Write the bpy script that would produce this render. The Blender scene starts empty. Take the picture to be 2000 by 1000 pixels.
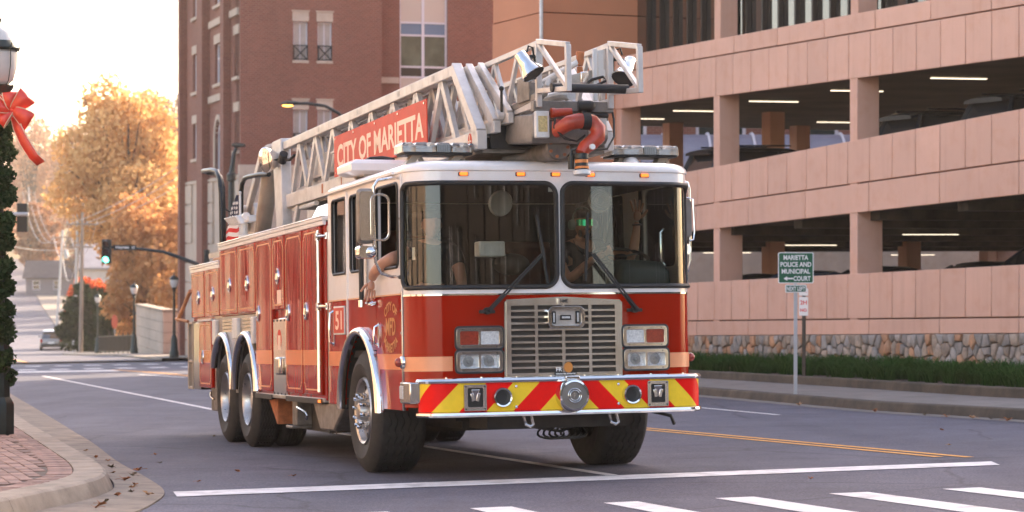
import bpy, bmesh, math, random
import numpy as np
from mathutils import Vector, Matrix
from mathutils.geometry import tessellate_polygon
rnd = random.Random(7)
S = bpy.context.scene
COL = S.collection
pi = math.pi

# ---------------------------------------------------------------- camera, sky, sun, exposure
CAMZ = 2.033
cam = bpy.data.cameras.new('camera')
cam.sensor_width = 36.0
cam.lens = 75.6
cam.shift_y = -0.02
cam.clip_end = 6000
cam.dof.use_dof = True
cam.dof.focus_distance = 18.2
cam.dof.aperture_fstop = 3.4
camo = bpy.data.objects.new('camera', cam)
COL.objects.link(camo)
camo.location = (0, 0, CAMZ)
camo.rotation_euler = (pi / 2, 0, 0)
S.camera = camo

SUN_EL, SUN_AZ = math.radians(27), math.radians(30)     # azimuth: right of the view direction
world = bpy.data.worlds.new('World')
S.world = world
world.use_nodes = True
wn = world.node_tree.nodes
wl = world.node_tree.links
bg = wn['Background']
sky = wn.new('ShaderNodeTexSky')
sky.sky_type = 'NISHITA'
sky.sun_disc = False
sky.sun_elevation = SUN_EL
sky.sun_rotation = SUN_AZ
sky.air_density = 1.0
sky.dust_density = 2.0
sky.ozone_density = 0.6
tint = wn.new('ShaderNodeMixRGB')
tint.blend_type = 'MULTIPLY'
tint.inputs[0].default_value = 1.0
tint.inputs[2].default_value = (1.13, 0.97, 0.89, 1)
wl.new(sky.outputs[0], tint.inputs[1])
wl.new(tint.outputs[0], bg.inputs[0])
bg.inputs[1].default_value = 0.15

sl = bpy.data.lights.new('sun', 'SUN')
sl.energy = 2.6
sl.angle = math.radians(0.53)
sl.color = (1.0, 0.82, 0.6)
suno = bpy.data.objects.new('sun', sl)
COL.objects.link(suno)
sd = Vector((math.sin(SUN_AZ) * math.cos(SUN_EL), math.cos(SUN_AZ) * math.cos(SUN_EL), math.sin(SUN_EL)))
suno.rotation_euler = sd.to_track_quat('Z', 'Y').to_euler()
suno.location = sd * 300

S.view_settings.view_transform = 'Standard'
S.view_settings.look = 'None'
S.view_settings.exposure = 2.2
S.view_settings.gamma = 1.0
S.render.engine = 'CYCLES'
S.cycles.use_denoising = True
S.cycles.max_bounces = 8
S.cycles.transparent_max_bounces = 16
S.cycles.volume_bounces = 1
S.cycles.sample_clamp_indirect = 6

# ---------------------------------------------------------------- materials
MATS = {}
def mat(name, col, rough=0.6, metal=0.0, var=0.0, scale=8.0, bump=0.0, bscale=None, coat=0.0, col2=None, emit=None, estr=0.0, wear=0.0, spec=0.5, rvar=0.0, detail=5.0, island=0.0, stretch=None):
    m = bpy.data.materials.new(name)
    m.use_nodes = True
    nt = m.node_tree
    b = nt.nodes['Principled BSDF']
    c4 = (col[0], col[1], col[2], 1)
    b.inputs['Base Color'].default_value = c4
    b.inputs['Roughness'].default_value = rough
    b.inputs['Metallic'].default_value = metal
    b.inputs['Specular IOR Level'].default_value = spec
    if coat:
        b.inputs['Coat Weight'].default_value = coat
        b.inputs['Coat Roughness'].default_value = 0.06
    if emit:
        b.inputs['Emission Color'].default_value = (*emit, 1)
        b.inputs['Emission Strength'].default_value = estr
    tc = nt.nodes.new('ShaderNodeTexCoord')
    vec = tc.outputs['Object']
    if stretch:
        mp = nt.nodes.new('ShaderNodeMapping')
        mp.inputs['Scale'].default_value = stretch
        nt.links.new(vec, mp.inputs[0])
        vec = mp.outputs[0]
    def noise(sc, det=detail):
        n = nt.nodes.new('ShaderNodeTexNoise')
        n.inputs['Scale'].default_value = sc
        n.inputs['Detail'].default_value = det
        n.inputs['Roughness'].default_value = 0.62
        nt.links.new(vec, n.inputs['Vector'])
        return n.outputs['Fac']
    colsock = None
    if var or col2:
        r = nt.nodes.new('ShaderNodeValToRGB')
        c2 = col2 or tuple(max(0, x * (1 - var)) for x in col)
        c1 = col if col2 else tuple(x * (1 + var * 0.6) for x in col)
        r.color_ramp.elements[0].position = 0.33
        r.color_ramp.elements[1].position = 0.67
        r.color_ramp.elements[0].color = (*c2, 1)
        r.color_ramp.elements[1].color = (*c1, 1)
        nt.links.new(noise(scale), r.inputs[0])
        colsock = r.outputs[0]
    if island:
        g = nt.nodes.new('ShaderNodeNewGeometry')
        oi = nt.nodes.new('ShaderNodeObjectInfo')
        ad = nt.nodes.new('ShaderNodeMath'); ad.operation = 'ADD'
        nt.links.new(g.outputs['Random Per Island'], ad.inputs[0])
        nt.links.new(oi.outputs['Random'], ad.inputs[1])
        fr = nt.nodes.new('ShaderNodeMath'); fr.operation = 'FRACT'
        nt.links.new(ad.outputs[0], fr.inputs[0])
        mr = nt.nodes.new('ShaderNodeMapRange')
        mr.inputs['To Min'].default_value = 1 - island
        mr.inputs['To Max'].default_value = 1 + island
        nt.links.new(fr.outputs[0], mr.inputs['Value'])
        mx = nt.nodes.new('ShaderNodeMixRGB'); mx.blend_type = 'MULTIPLY'; mx.inputs[0].default_value = 1
        if colsock: nt.links.new(colsock, mx.inputs[1])
        else: mx.inputs[1].default_value = c4
        nt.links.new(mr.outputs[0], mx.inputs[2])
        colsock = mx.outputs[0]
    if wear:
        n = noise(3.1, 9)
        r2 = nt.nodes.new('ShaderNodeValToRGB')
        r2.color_ramp.elements[0].position = 0.5
        r2.color_ramp.elements[1].position = 0.78
        r2.color_ramp.elements[0].color = (1, 1, 1, 1)
        k = 1 - wear
        r2.color_ramp.elements[1].color = (k, k * 0.93, k * 0.85, 1)
        nt.links.new(n, r2.inputs[0])
        mx = nt.nodes.new('ShaderNodeMixRGB'); mx.blend_type = 'MULTIPLY'; mx.inputs[0].default_value = 1
        if colsock: nt.links.new(colsock, mx.inputs[1])
        else: mx.inputs[1].default_value = c4
        nt.links.new(r2.outputs[0], mx.inputs[2])
        colsock = mx.outputs[0]
    if colsock: nt.links.new(colsock, b.inputs['Base Color'])
    if rvar:
        mr = nt.nodes.new('ShaderNodeMapRange')
        mr.inputs['From Min'].default_value = 0.3; mr.inputs['From Max'].default_value = 0.7
        mr.inputs['To Min'].default_value = max(0, rough - rvar); mr.inputs['To Max'].default_value = min(1, rough + rvar)
        nt.links.new(noise(scale * 1.7), mr.inputs['Value'])
        nt.links.new(mr.outputs[0], b.inputs['Roughness'])
    if bump:
        bp = nt.nodes.new('ShaderNodeBump')
        bp.inputs['Strength'].default_value = 1.0
        bp.inputs['Distance'].default_value = bump
        nt.links.new(noise(bscale or scale * 4), bp.inputs['Height'])
        nt.links.new(bp.outputs[0], b.inputs['Normal'])
        if coat: pass
    MATS[name] = m
    return m

def glass_mat(name, tintc=(0.55, 0.58, 0.55), rough=0.01, ior=1.5):
    m = bpy.data.materials.new(name)
    m.use_nodes = True
    nt = m.node_tree
    nt.nodes.clear()
    out = nt.nodes.new('ShaderNodeOutputMaterial')
    tr = nt.nodes.new('ShaderNodeBsdfTransparent'); tr.inputs[0].default_value = (*tintc, 1)
    gl = nt.nodes.new('ShaderNodeBsdfGlossy'); gl.inputs['Roughness'].default_value = rough
    fr = nt.nodes.new('ShaderNodeFresnel'); fr.inputs[0].default_value = ior
    mu = nt.nodes.new('ShaderNodeMath'); mu.operation = 'MULTIPLY_ADD'
    mu.inputs[1].default_value = 1.3; mu.inputs[2].default_value = 0.02; mu.use_clamp = True
    nt.links.new(fr.outputs[0], mu.inputs[0])
    mix = nt.nodes.new('ShaderNodeMixShader')
    nt.links.new(mu.outputs[0], mix.inputs[0])
    nt.links.new(tr.outputs[0], mix.inputs[1]); nt.links.new(gl.outputs[0], mix.inputs[2])
    nt.links.new(mix.outputs[0], out.inputs[0])
    MATS[name] = m
    return m

def leaf_mat(name, c1, c2, trans=0.5):
    m = bpy.data.materials.new(name)
    m.use_nodes = True
    nt = m.node_tree
    nt.nodes.clear()
    out = nt.nodes.new('ShaderNodeOutputMaterial')
    g = nt.nodes.new('ShaderNodeNewGeometry')
    r = nt.nodes.new('ShaderNodeValToRGB')
    r.color_ramp.elements[0].color = (*c1, 1); r.color_ramp.elements[1].color = (*c2, 1)
    nt.links.new(g.outputs['Random Per Island'], r.inputs[0])
    d = nt.nodes.new('ShaderNodeBsdfDiffuse'); t = nt.nodes.new('ShaderNodeBsdfTranslucent')
    nt.links.new(r.outputs[0], d.inputs[0]); nt.links.new(r.outputs[0], t.inputs[0])
    mix = nt.nodes.new('ShaderNodeMixShader'); mix.inputs[0].default_value = trans
    nt.links.new(d.outputs[0], mix.inputs[1]); nt.links.new(t.outputs[0], mix.inputs[2])
    nt.links.new(mix.outputs[0], out.inputs[0])
    MATS[name] = m
    return m

RED = mat('red_paint', (0.335, 0.0085, 0.0006), 0.05, coat=0.0, var=0.10, scale=2.2, rvar=0.03, bump=0.016, bscale=1.5, spec=0.2, detail=1.2, stretch=(1, 1, 0.22))
WHITE = mat('white_paint', (0.84, 0.775, 0.72), 0.3, coat=0.7, var=0.05, scale=3, wear=0.12)
CHROME = mat('chrome', (0.75, 0.73, 0.70), 0.09, 1.0, rvar=0.04, scale=6)
STEEL = mat('brushed_steel', (0.60, 0.56, 0.51), 0.20, 1.0, rvar=0.05, scale=2.5, var=0.06)
ALU = mat('ladder_metal', (0.555, 0.51, 0.47), 0.42, 0.3, var=0.13, scale=6, wear=0.22, rvar=0.1)
ALUD = mat('weathered_metal', (0.24, 0.21, 0.18), 0.5, 0.55, var=0.25, scale=7, wear=0.5, rvar=0.12)
DCHR = mat('chrome_dark_reflection', (0.34, 0.32, 0.30), 0.10, 1.0, rvar=0.04, scale=6)  # chrome with dark reflections put into its colour
TAN = mat('tan_paint', (0.42, 0.34, 0.26), 0.45, 0.1, var=0.12, scale=5, wear=0.25)
DARK = mat('black_rubber', (0.016, 0.014, 0.012), 0.55, var=0.3, scale=20)
UNDER = mat('dark_underbody', (0.022, 0.018, 0.014), 0.7, var=0.5, scale=9)
TYRE = mat('tyre_rubber', (0.028, 0.025, 0.022), 0.75, var=0.35, scale=14, bump=0.002, bscale=60, wear=0.0)
INT = mat('cab_interior', (0.022, 0.020, 0.018), 0.7, var=0.3, scale=10)
DASH = mat('dashboard_green', (0.045, 0.060, 0.050), 0.5, var=0.2, scale=8)
SEATM = mat('seat_cloth', (0.028, 0.022, 0.02), 0.9, var=0.3, scale=30)
STRIPE = mat('orange_stripe', (0.72, 0.17, 0.03), 0.4, coat=0.4, var=0.06, scale=6)
STRIPEP = mat('faded_stripe', (0.80, 0.31, 0.14), 0.4, coat=0.4, var=0.06, scale=6)
GOLD = mat('pale_gold_line', (0.72, 0.36, 0.17), 0.35, 0.2)
GOLDT = mat('gold_leaf_lettering', (0.62, 0.24, 0.05), 0.35, 0.3)
LETW = mat('cream_lettering', (0.85, 0.58, 0.42), 0.5)
SIGNR = mat('red_banner', (0.58, 0.045, 0.014), 0.5, var=0.12, scale=4, spec=0.25)
YEL = mat('reflective_yellow', (0.95, 0.60, 0.03), 0.4, var=0.05, scale=20, spec=0.2)
REDR = mat('reflective_red', (0.88, 0.004, 0.003), 0.4, var=0.05, scale=20, spec=0.15)
LENSW = mat('clear_lens', (0.62, 0.60, 0.56), 0.15, 0.0, var=0.25, scale=60, coat=0.6)
LENSR = mat('red_lens', (0.30, 0.03, 0.012), 0.2, coat=0.6, var=0.3, scale=60)
LENSA = mat('amber_lamp_lit', (0.8, 0.2, 0.02), 0.3, emit=(1.0, 0.16, 0.02), estr=0.5)
LAMPR = mat('headlamp_reflector', (0.85, 0.85, 0.85), 0.05, 1.0, bump=0.006, bscale=70)
LAMPG = glass_mat('headlamp_glass', (0.95, 0.95, 0.95))
MONR = mat('monitor_red', (0.42, 0.045, 0.014), 0.42, var=0.3, scale=9, wear=0.3, coat=0.3)
RUST = mat('rusty_orange', (0.42, 0.13, 0.04), 0.7, var=0.4, scale=12)
GLASS = glass_mat('windscreen_glass', (0.70, 0.73, 0.68))
GLASSD = glass_mat('tinted_glass', (0.20, 0.20, 0.18))
SKIN = mat('skin', (0.46, 0.23, 0.145), 0.5, var=0.10, scale=14)
SHIRT = mat('black_shirt', (0.014, 0.014, 0.016), 0.9, var=0.3, scale=20)
HAIR = mat('dark_hair', (0.025, 0.014, 0.009), 0.7)
VISOR = mat('green_mirror_lens', (0.03, 0.32, 0.17), 0.08, 0.9)
GREY = mat('grey_plastic', (0.36, 0.34, 0.31), 0.5, var=0.1, scale=12)
LTGREY = mat('light_housing', (0.66, 0.64, 0.60), 0.45, var=0.08, scale=8, wear=0.25)
BLUEF = mat('flag_blue', (0.03, 0.035, 0.07), 0.85)
WHITEF = mat('flag_white', (0.78, 0.75, 0.72), 0.85)
REDF = mat('flag_red', (0.62, 0.02, 0.015), 0.85)
BLACKM = mat('black_metal', (0.018, 0.02, 0.018), 0.4, 0.2, var=0.2, scale=10)
PLATE = mat('tread_plate', (0.48, 0.42, 0.36), 0.35, 0.7, var=0.2, scale=8, bump=0.004, bscale=90, wear=0.3)
WOOD = mat('varnished_wood', (0.45, 0.22, 0.10), 0.5, var=0.25, scale=8)

# ---------------------------------------------------------------- mesh builder
class MB:
    def __init__(s):
        s.v = []; s.f = []; s.m = []; s.mi = 0
    def add(s, vs, fs):
        o = len(s.v)
        s.v += [tuple(x) for x in vs]
        for f in fs:
            s.f.append(tuple(i + o for i in f)); s.m.append(s.mi)
        return s
    def box(s, a, b):
        x0, y0, z0 = a; x1, y1, z1 = b
        return s.add([(x0,y0,z0),(x1,y0,z0),(x1,y1,z0),(x0,y1,z0),(x0,y0,z1),(x1,y0,z1),(x1,y1,z1),(x0,y1,z1)],
                     [(0,3,2,1),(4,5,6,7),(0,1,5,4),(1,2,6,5),(2,3,7,6),(3,0,4,7)])
    def hexa(s, p):
        return s.add(p, [(0,3,2,1),(4,5,6,7),(0,1,5,4),(1,2,6,5),(2,3,7,6),(3,0,4,7)])
    def bar(s, p, q, w, h, up=(0,0,1)):
        p = Vector(p); q = Vector(q); d = (q - p).normalized(); up = Vector(up)
        if abs(d.dot(up)) > 0.98: up = Vector((1,0,0)) if abs(d.x) < 0.9 else Vector((0,1,0))
        sx = d.cross(up).normalized(); uz = sx.cross(d).normalized()
        a = sx * (w/2); b = uz * (h/2)
        return s.hexa([p-a-b, p+a-b, p+a+b, p-a+b, q-a-b, q+a-b, q+a+b, q-a+b])
    def cyl(s, p, q, r, n=14, r2=None, cap=True):
        r2 = r if r2 is None else r2
        p = Vector(p); q = Vector(q); d = (q - p).normalized()
        t = Vector((0,0,1)) if abs(d.z) < 0.9 else Vector((1,0,0))
        a = d.cross(t).normalized(); b = d.cross(a)
        vs = []
        for c, rr in ((p, r), (q, r2)):
            vs += [c + a*rr*math.cos(2*pi*i/n) + b*rr*math.sin(2*pi*i/n) for i in range(n)]
        fs = [(i, (i+1) % n, n+(i+1) % n, n+i) for i in range(n)]
        if cap: fs += [tuple(range(n))[::-1], tuple(range(n, 2*n))]
        return s.add(vs, fs)
    def tube(s, pts, r, n=8, closed=False, rs=None):
        pts = [Vector(p) for p in pts]; N = len(pts)
        vs = []; a = None
        for i in range(N):
            if closed: d = pts[(i+1) % N] - pts[i-1]
            else: d = pts[min(i+1, N-1)] - pts[max(i-1, 0)]
            d.normalize()
            if a is None:
                t = Vector((0,0,1)) if abs(d.z) < 0.9 else Vector((1,0,0))
                a = d.cross(t).normalized()
            else:
                a = (a - d*a.dot(d)).normalized()
            b = d.cross(a); rr = rs[i] if rs else r
            vs += [pts[i] + a*rr*math.cos(2*pi*k/n) + b*rr*math.sin(2*pi*k/n) for k in range(n)]
        fs = []
        for i in range(N if closed else N-1):
            j = (i+1) % N
            fs += [(i*n+k, i*n+(k+1) % n, j*n+(k+1) % n, j*n+k) for k in range(n)]
        if not closed: fs += [tuple(range(n))[::-1], tuple(range((N-1)*n, N*n))]
        return s.add(vs, fs)
    def lathe(s, o, axis, prof, n=32, jig=None):
        o = Vector(o); d = Vector(axis).normalized()
        t = Vector((0,0,1)) if abs(d.z) < 0.9 else Vector((1,0,0))
        a = d.cross(t).normalized(); b = d.cross(a)
        vs = []
        for k, (r, h) in enumerate(prof):
            for i in range(n):
                hh = h + (jig(k, i) if jig else 0)
                vs.append(o + d*hh + a*r*math.cos(2*pi*i/n) + b*r*math.sin(2*pi*i/n))
        fs = []
        for k in range(len(prof)-1):
            fs += [(k*n+i, k*n+(i+1) % n, (k+1)*n+(i+1) % n, (k+1)*n+i) for i in range(n)]
        if prof[0][0] > 1e-6: pass
        return s.add(vs, fs)
    def strip(s, A, B):
        n = len(A)
        return s.add(list(A)+list(B), [(i, i+1, n+i+1, n+i) for i in range(n-1)])
    def loft(s, rings, cap=True):
        n = len(rings[0]); vs = [p for r in rings for p in r]
        fs = []
        for k in range(len(rings)-1):
            fs += [(k*n+i, k*n+(i+1) % n, (k+1)*n+(i+1) % n, (k+1)*n+i) for i in range(n)]
        if cap: fs += [tuple(range(n))[::-1], tuple(range((len(rings)-1)*n, len(rings)*n))]
        return s.add(vs, fs)
    def plate(s, outer, holes, fn, t):
        """flat plate with holes; fn(a, b, depth) gives the 3D point; depth 0 is the outer face, t the inner one"""
        loops = [outer] + list(holes)
        tris = tessellate_polygon([[Vector((p[0], p[1], 0)) for p in l] for l in loops])
        flat = [p for l in loops for p in l]; n = len(flat)
        vs = [fn(p[0], p[1], 0) for p in flat] + ([fn(p[0], p[1], t) for p in flat] if t else [])
        fs = [tuple(x) for x in tris]
        if t:
            fs += [tuple(i+n for i in x[::-1]) for x in tris]
            o = 0
            for l in loops:
                m = len(l)
                fs += [(o+i, o+(i+1) % m, n+o+(i+1) % m, n+o+i) for i in range(m)]
                o += m
        return s.add(vs, fs)
    def ball(s, c, r, n=10, sq=(1,1,1)):
        c = Vector(c); vs = []; fs = []
        for j in range(n+1):
            th = pi*j/n
            for i in range(2*n):
                ph = pi*i/n
                vs.append((c.x+r*sq[0]*math.sin(th)*math.cos(ph), c.y+r*sq[1]*math.sin(th)*math.sin(ph), c.z+r*sq[2]*math.cos(th)))
        for j in range(n):
            fs += [(j*2*n+i, j*2*n+(i+1) % (2*n), (j+1)*2*n+(i+1) % (2*n), (j+1)*2*n+i) for i in range(2*n)]
        return s.add(vs, fs)
    def mesh(s, name, mats, ang=35, recalc=True):
        me = bpy.data.meshes.new(name)
        me.from_pydata(s.v, [], s.f)
        if not isinstance(mats, (list, tuple)): mats = [mats]
        for m in mats: me.materials.append(m)
        if len(mats) > 1: me.polygons.foreach_set('material_index', s.m)
        if recalc:
            bm = bmesh.new(); bm.from_mesh(me)
            bmesh.ops.remove_doubles(bm, verts=bm.verts, dist=1e-5)
            bmesh.ops.recalc_face_normals(bm, faces=bm.faces)
            bm.to_mesh(me); bm.free()
        if ang:
            me.polygons.foreach_set('use_smooth', [True]*len(me.polygons))
            me.set_sharp_from_angle(angle=math.radians(ang))
        me.update()
        return me
    def build(s, name, mats, parent=None, ang=35, bevel=0.0, seg=2, recalc=True):
        o = bpy.data.objects.new(name, s.mesh(name, mats, ang, recalc))
        COL.objects.link(o)
        if parent: o.parent = parent
        if bevel:
            b = o.modifiers.new('bevel', 'BEVEL'); b.width = bevel; b.segments = seg; b.limit_method = 'ANGLE'; b.angle_limit = math.radians(40)
            b.harden_normals = False
        return o

def tag(o, label=None, cat=None, group=None, kind=None):
    if label: o['label'] = label
    if cat: o['category'] = cat
    if group: o['group'] = group
    if kind: o['kind'] = kind
    return o
def empty(name, loc=(0,0,0), rz=0.0, parent=None):
    o = bpy.data.objects.new(name, None); COL.objects.link(o)
    o.empty_display_size = 0.2
    o.location = loc; o.rotation_euler = (0, 0, rz)
    if parent: o.parent = parent
    return o
def inst(name, me, parent=None, loc=None):
    o = bpy.data.objects.new(name, me); COL.objects.link(o)
    if parent: o.parent = parent
    if loc is not None: o.location = loc
    return o
def copy_tree(o, parent=None):
    c = o.copy(); COL.objects.link(c); c.parent = parent
    for ch in list(o.children): copy_tree(ch, c)
    return c
def rrect(a0, b0, a1, b1, r, n=4):
    pts = []
    for cx, cy, st in ((a1-r, b0+r, -90), (a1-r, b1-r, 0), (a0+r, b1-r, 90), (a0+r, b0+r, 180)):
        for i in range(n+1):
            t = math.radians(st + 90*i/n)
            pts.append((cx+r*math.cos(t), cy+r*math.sin(t)))
    return pts
def circ(cx, cy, r, n=20, ry=None):
    return [(cx+r*math.cos(2*pi*i/n), cy+(ry or r)*math.sin(2*pi*i/n)) for i in range(n)]
def mesh_join_normalise(me):
    v = [tuple(x.co) for x in me.vertices]; f = [tuple(p.vertices) for p in me.polygons]
    return v, f
_TX = {}
def text_geo(txt, offset=0.0, extrude=0.0, spacing=1.0, squeeze=1.0):
    """verts (x right, y up) centred, with cap height 1, and faces"""
    key = (txt, offset, spacing)
    if key in _TX: return _TX[key]
    cu = bpy.data.curves.new('lettering', 'FONT')
    cu.body = txt; cu.align_x = 'CENTER'; cu.offset = offset; cu.space_character = spacing; cu.resolution_u = 3
    o = bpy.data.objects.new('lettering', cu); COL.objects.link(o)
    dg = bpy.context.evaluated_depsgraph_get()
    me = bpy.data.meshes.new_from_object(o.evaluated_get(dg))
    bpy.data.objects.remove(o)
    v = [tuple(x.co) for x in me.vertices]; f = [tuple(p.vertices) for p in me.polygons]
    y0 = min(p[1] for p in v); y1 = max(p[1] for p in v); x0 = min(p[0] for p in v); x1 = max(p[0] for p in v)
    h = (y1-y0)
    v = [((p[0]-(x0+x1)/2)/h, (p[1]-(y0+y1)/2)/h) for p in v]
    bpy.data.meshes.remove(me)
    _TX[key] = (v, f)
    return v, f
TXT = ['CITY OF MARIETTA', '51', 'MFD', 'CITY OF', 'MARIETTA', 'POLICE AND', 'MUNICIPAL', 'COURT', 'NEXT LEFT', 'HME', 'Haynes', 'ST', '80', '90', '100', '109', 'F', 'FR', 'FERRARA FIRE APPARATUS', 'NO', 'PARKING', 'R17', '2H', 'A']
for _t in TXT: text_geo(_t, 0.028 if len(_t) > 3 else 0.024)
def put_text(mb, txt, fn, w=None, h=None):
    """fn(x, y) -> 3D point. Scaled to width w and/or height h"""
    v, f = text_geo(txt, 0.028 if len(txt) > 3 else 0.024)
    W = max(p[0] for p in v)-min(p[0] for p in v)
    sy = h if h else w/W
    sx = w/W if w else sy
    mb.add([fn(p[0]*sx, p[1]*sy) for p in v], f)
# ---------------------------------------------------------------- street frame: u across, v along the road (away from the camera)
OX, OY = -0.112, 18.844
UH = Vector((0.9513, 0.3083, 0)); VH = Vector((-0.3083, 0.9513, 0))
PV = [-80,-40,-25,-18,0,10,18,23,31,44,55,79,96,118,150,167,236,308,390,441,470,520,600,700,900,1500]
PZ = [1.5,1.5,1.2,0.938,0,-0.52,-0.85,-1.06,-1.40,-1.95,-2.5,-3.63,-4.34,-5.5,-7.1,-7.8,-8.7,-8.6,-6.1,-4.8,-3,2,12,24,36,40]
def gz(v): return float(np.interp(v, PV, PZ))
def W(u, v, z=0.0):
    return Vector((OX, OY, 0)) + UH*u + VH*v + Vector((0, 0, z))
def WG(u, v, dz=0.0): return W(u, v, gz(v)+dz)
def uv_of(X, Y):
    d = Vector((X-OX, Y-OY, 0)); return d.dot(UH), d.dot(VH)
URV = [-100,118,135,167,236,308,390,441,520,1500]; URU = [8.9,8.9,11,16.5,21,26.4,32,37.8,45,60]
def ur(v): return float(np.interp(v, URV, URU))
RV = [0,95,112,135,170,236,308,390,450,520,700]; RR = [0,0,0.6,2.2,4.5,7,8,8,7,5,0]
def rise(u, v):
    k = float(np.interp(v, RV, RR)); d = u-ur(v)-5
    x = min(1, max(0, d/26)); 
    e = ur(v)-14-u; y = min(1, max(0, e/26))
    return k*(x*x*(3-2*x) + y*y*(3-2*y))
def T(X, Y):
    u, v = uv_of(X, Y); return gz(v)+rise(u, v)
ROTZ = math.atan2(0.3083, 0.9513)       # road frame against world

# ---------------------------------------------------------------- ground materials
ASPH = mat('asphalt', (0.091, 0.086, 0.112), 0.82, var=0.22, scale=0.7, bump=0.003, bscale=260, detail=12, wear=0.10, rvar=0.08)
CONC = mat('concrete', (0.31, 0.25, 0.19), 0.85, var=0.28, scale=3.5, bump=0.006, bscale=70, detail=10, wear=0.35)
CONCD = mat('stained_concrete', (0.085, 0.060, 0.038), 0.88, var=0.5, scale=1.8, bump=0.004, bscale=80, detail=9, wear=0.4)
WALK = mat('pavement_concrete', (0.215, 0.18, 0.155), 0.88, var=0.2, scale=1.2, bump=0.002, bscale=150, detail=9, wear=0.3)
PAINT = mat('road_paint', (0.76, 0.70, 0.66), 0.8, var=0.22, scale=7, bump=0.001, bscale=200, wear=0.5, detail=10)
PAINTY = mat('yellow_road_paint', (0.72, 0.32, 0.06), 0.75, var=0.16, scale=6, wear=0.25)
EARTH = mat('dry_grass', (0.30, 0.20, 0.085), 0.95, var=0.5, scale=0.16, col2=(0.13, 0.12, 0.045), detail=9)
SOIL = mat('dark_soil', (0.05, 0.036, 0.024), 0.95, var=0.4, scale=8, bump=0.02, bscale=40)
BRICKP = mat('paver_brick', (0.295, 0.185, 0.145), 0.85, var=0.3, scale=9, bump=0.0025, bscale=150, island=0.3, wear=0.2)
SAND = mat('joint_sand', (0.11, 0.08, 0.06), 0.95)
nt_ = ASPH.node_tree; b_ = nt_.nodes['Principled BSDF']; src_ = b_.inputs['Base Color'].links[0].from_socket
tc_ = nt_.nodes.new('ShaderNodeTexCoord')
def _mul(src, fac_socket, lo, hi, c0, c1, nt_=nt_):
    r_ = nt_.nodes.new('ShaderNodeValToRGB'); r_.color_ramp.elements[0].position = lo; r_.color_ramp.elements[1].position = hi
    r_.color_ramp.elements[0].color = (*c0, 1); r_.color_ramp.elements[1].color = (*c1, 1)
    nt_.links.new(fac_socket, r_.inputs[0])
    m_ = nt_.nodes.new('ShaderNodeMixRGB'); m_.blend_type = 'MULTIPLY'; m_.inputs[0].default_value = 1
    nt_.links.new(src, m_.inputs[1]); nt_.links.new(r_.outputs[0], m_.inputs[2]); return m_.outputs[0]
n_ = nt_.nodes.new('ShaderNodeTexNoise'); n_.inputs['Scale'].default_value = 55; n_.inputs['Detail'].default_value = 4; nt_.links.new(tc_.outputs['Object'], n_.inputs['Vector'])
src_ = _mul(src_, n_.outputs['Fac'], 0.38, 0.66, (0.62, 0.62, 0.62), (1.42, 1.40, 1.38))
wn_ = nt_.nodes.new('ShaderNodeTexNoise'); wn_.inputs['Scale'].default_value = 1.1; wn_.inputs['Detail'].default_value = 6; nt_.links.new(tc_.outputs['Object'], wn_.inputs['Vector'])
mx_ = nt_.nodes.new('ShaderNodeMixRGB'); mx_.inputs[0].default_value = 0.22; nt_.links.new(tc_.outputs['Object'], mx_.inputs[1]); nt_.links.new(wn_.outputs['Color'], mx_.inputs[2])
vo_ = nt_.nodes.new('ShaderNodeTexVoronoi'); vo_.feature = 'DISTANCE_TO_EDGE'; vo_.inputs['Scale'].default_value = 0.30; nt_.links.new(mx_.outputs[0], vo_.inputs['Vector'])
src_ = _mul(src_, vo_.outputs['Distance'], 0.0015, 0.0065, (0.62, 0.60, 0.58), (1, 1, 1))
mp_ = nt_.nodes.new('ShaderNodeMapping'); mp_.inputs['Rotation'].default_value = (0, 0, -0.3134); mp_.inputs['Scale'].default_value = (1.3, 0.06, 1); nt_.links.new(tc_.outputs['Object'], mp_.inputs[0])
n2_ = nt_.nodes.new('ShaderNodeTexNoise'); n2_.inputs['Scale'].default_value = 0.9; n2_.inputs['Detail'].default_value = 3; nt_.links.new(mp_.outputs[0], n2_.inputs['Vector'])
src_ = _mul(src_, n2_.outputs['Fac'], 0.35, 0.65, (0.86, 0.85, 0.86), (1.08, 1.08, 1.07))
n3_ = nt_.nodes.new('ShaderNodeTexNoise'); n3_.inputs['Scale'].default_value = 0.8; n3_.inputs['Detail'].default_value = 8; nt_.links.new(tc_.outputs['Object'], n3_.inputs['Vector'])
src_ = _mul(src_, n3_.outputs['Fac'], 0.66, 0.74, (1, 1, 1), (0.72, 0.70, 0.69))
nt_.links.new(src_, b_.inputs['Base Color'])
def sheet(name, u0, u1, v0, v1, dz, m, nu=1, dv=2.0, thick=0.0):
    mb = MB(); nv = max(1, int(abs(v1-v0)/dv))
    vs = [WG(u0+(u1-u0)*i/nu, v0+(v1-v0)*j/nv, dz) for j in range(nv+1) for i in range(nu+1)]
    mb.add(vs, [(j*(nu+1)+i, j*(nu+1)+i+1, (j+1)*(nu+1)+i+1, (j+1)*(nu+1)+i) for j in range(nv) for i in range(nu)])
    return tag(mb.build(name, m, ang=60), kind='structure')
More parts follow.
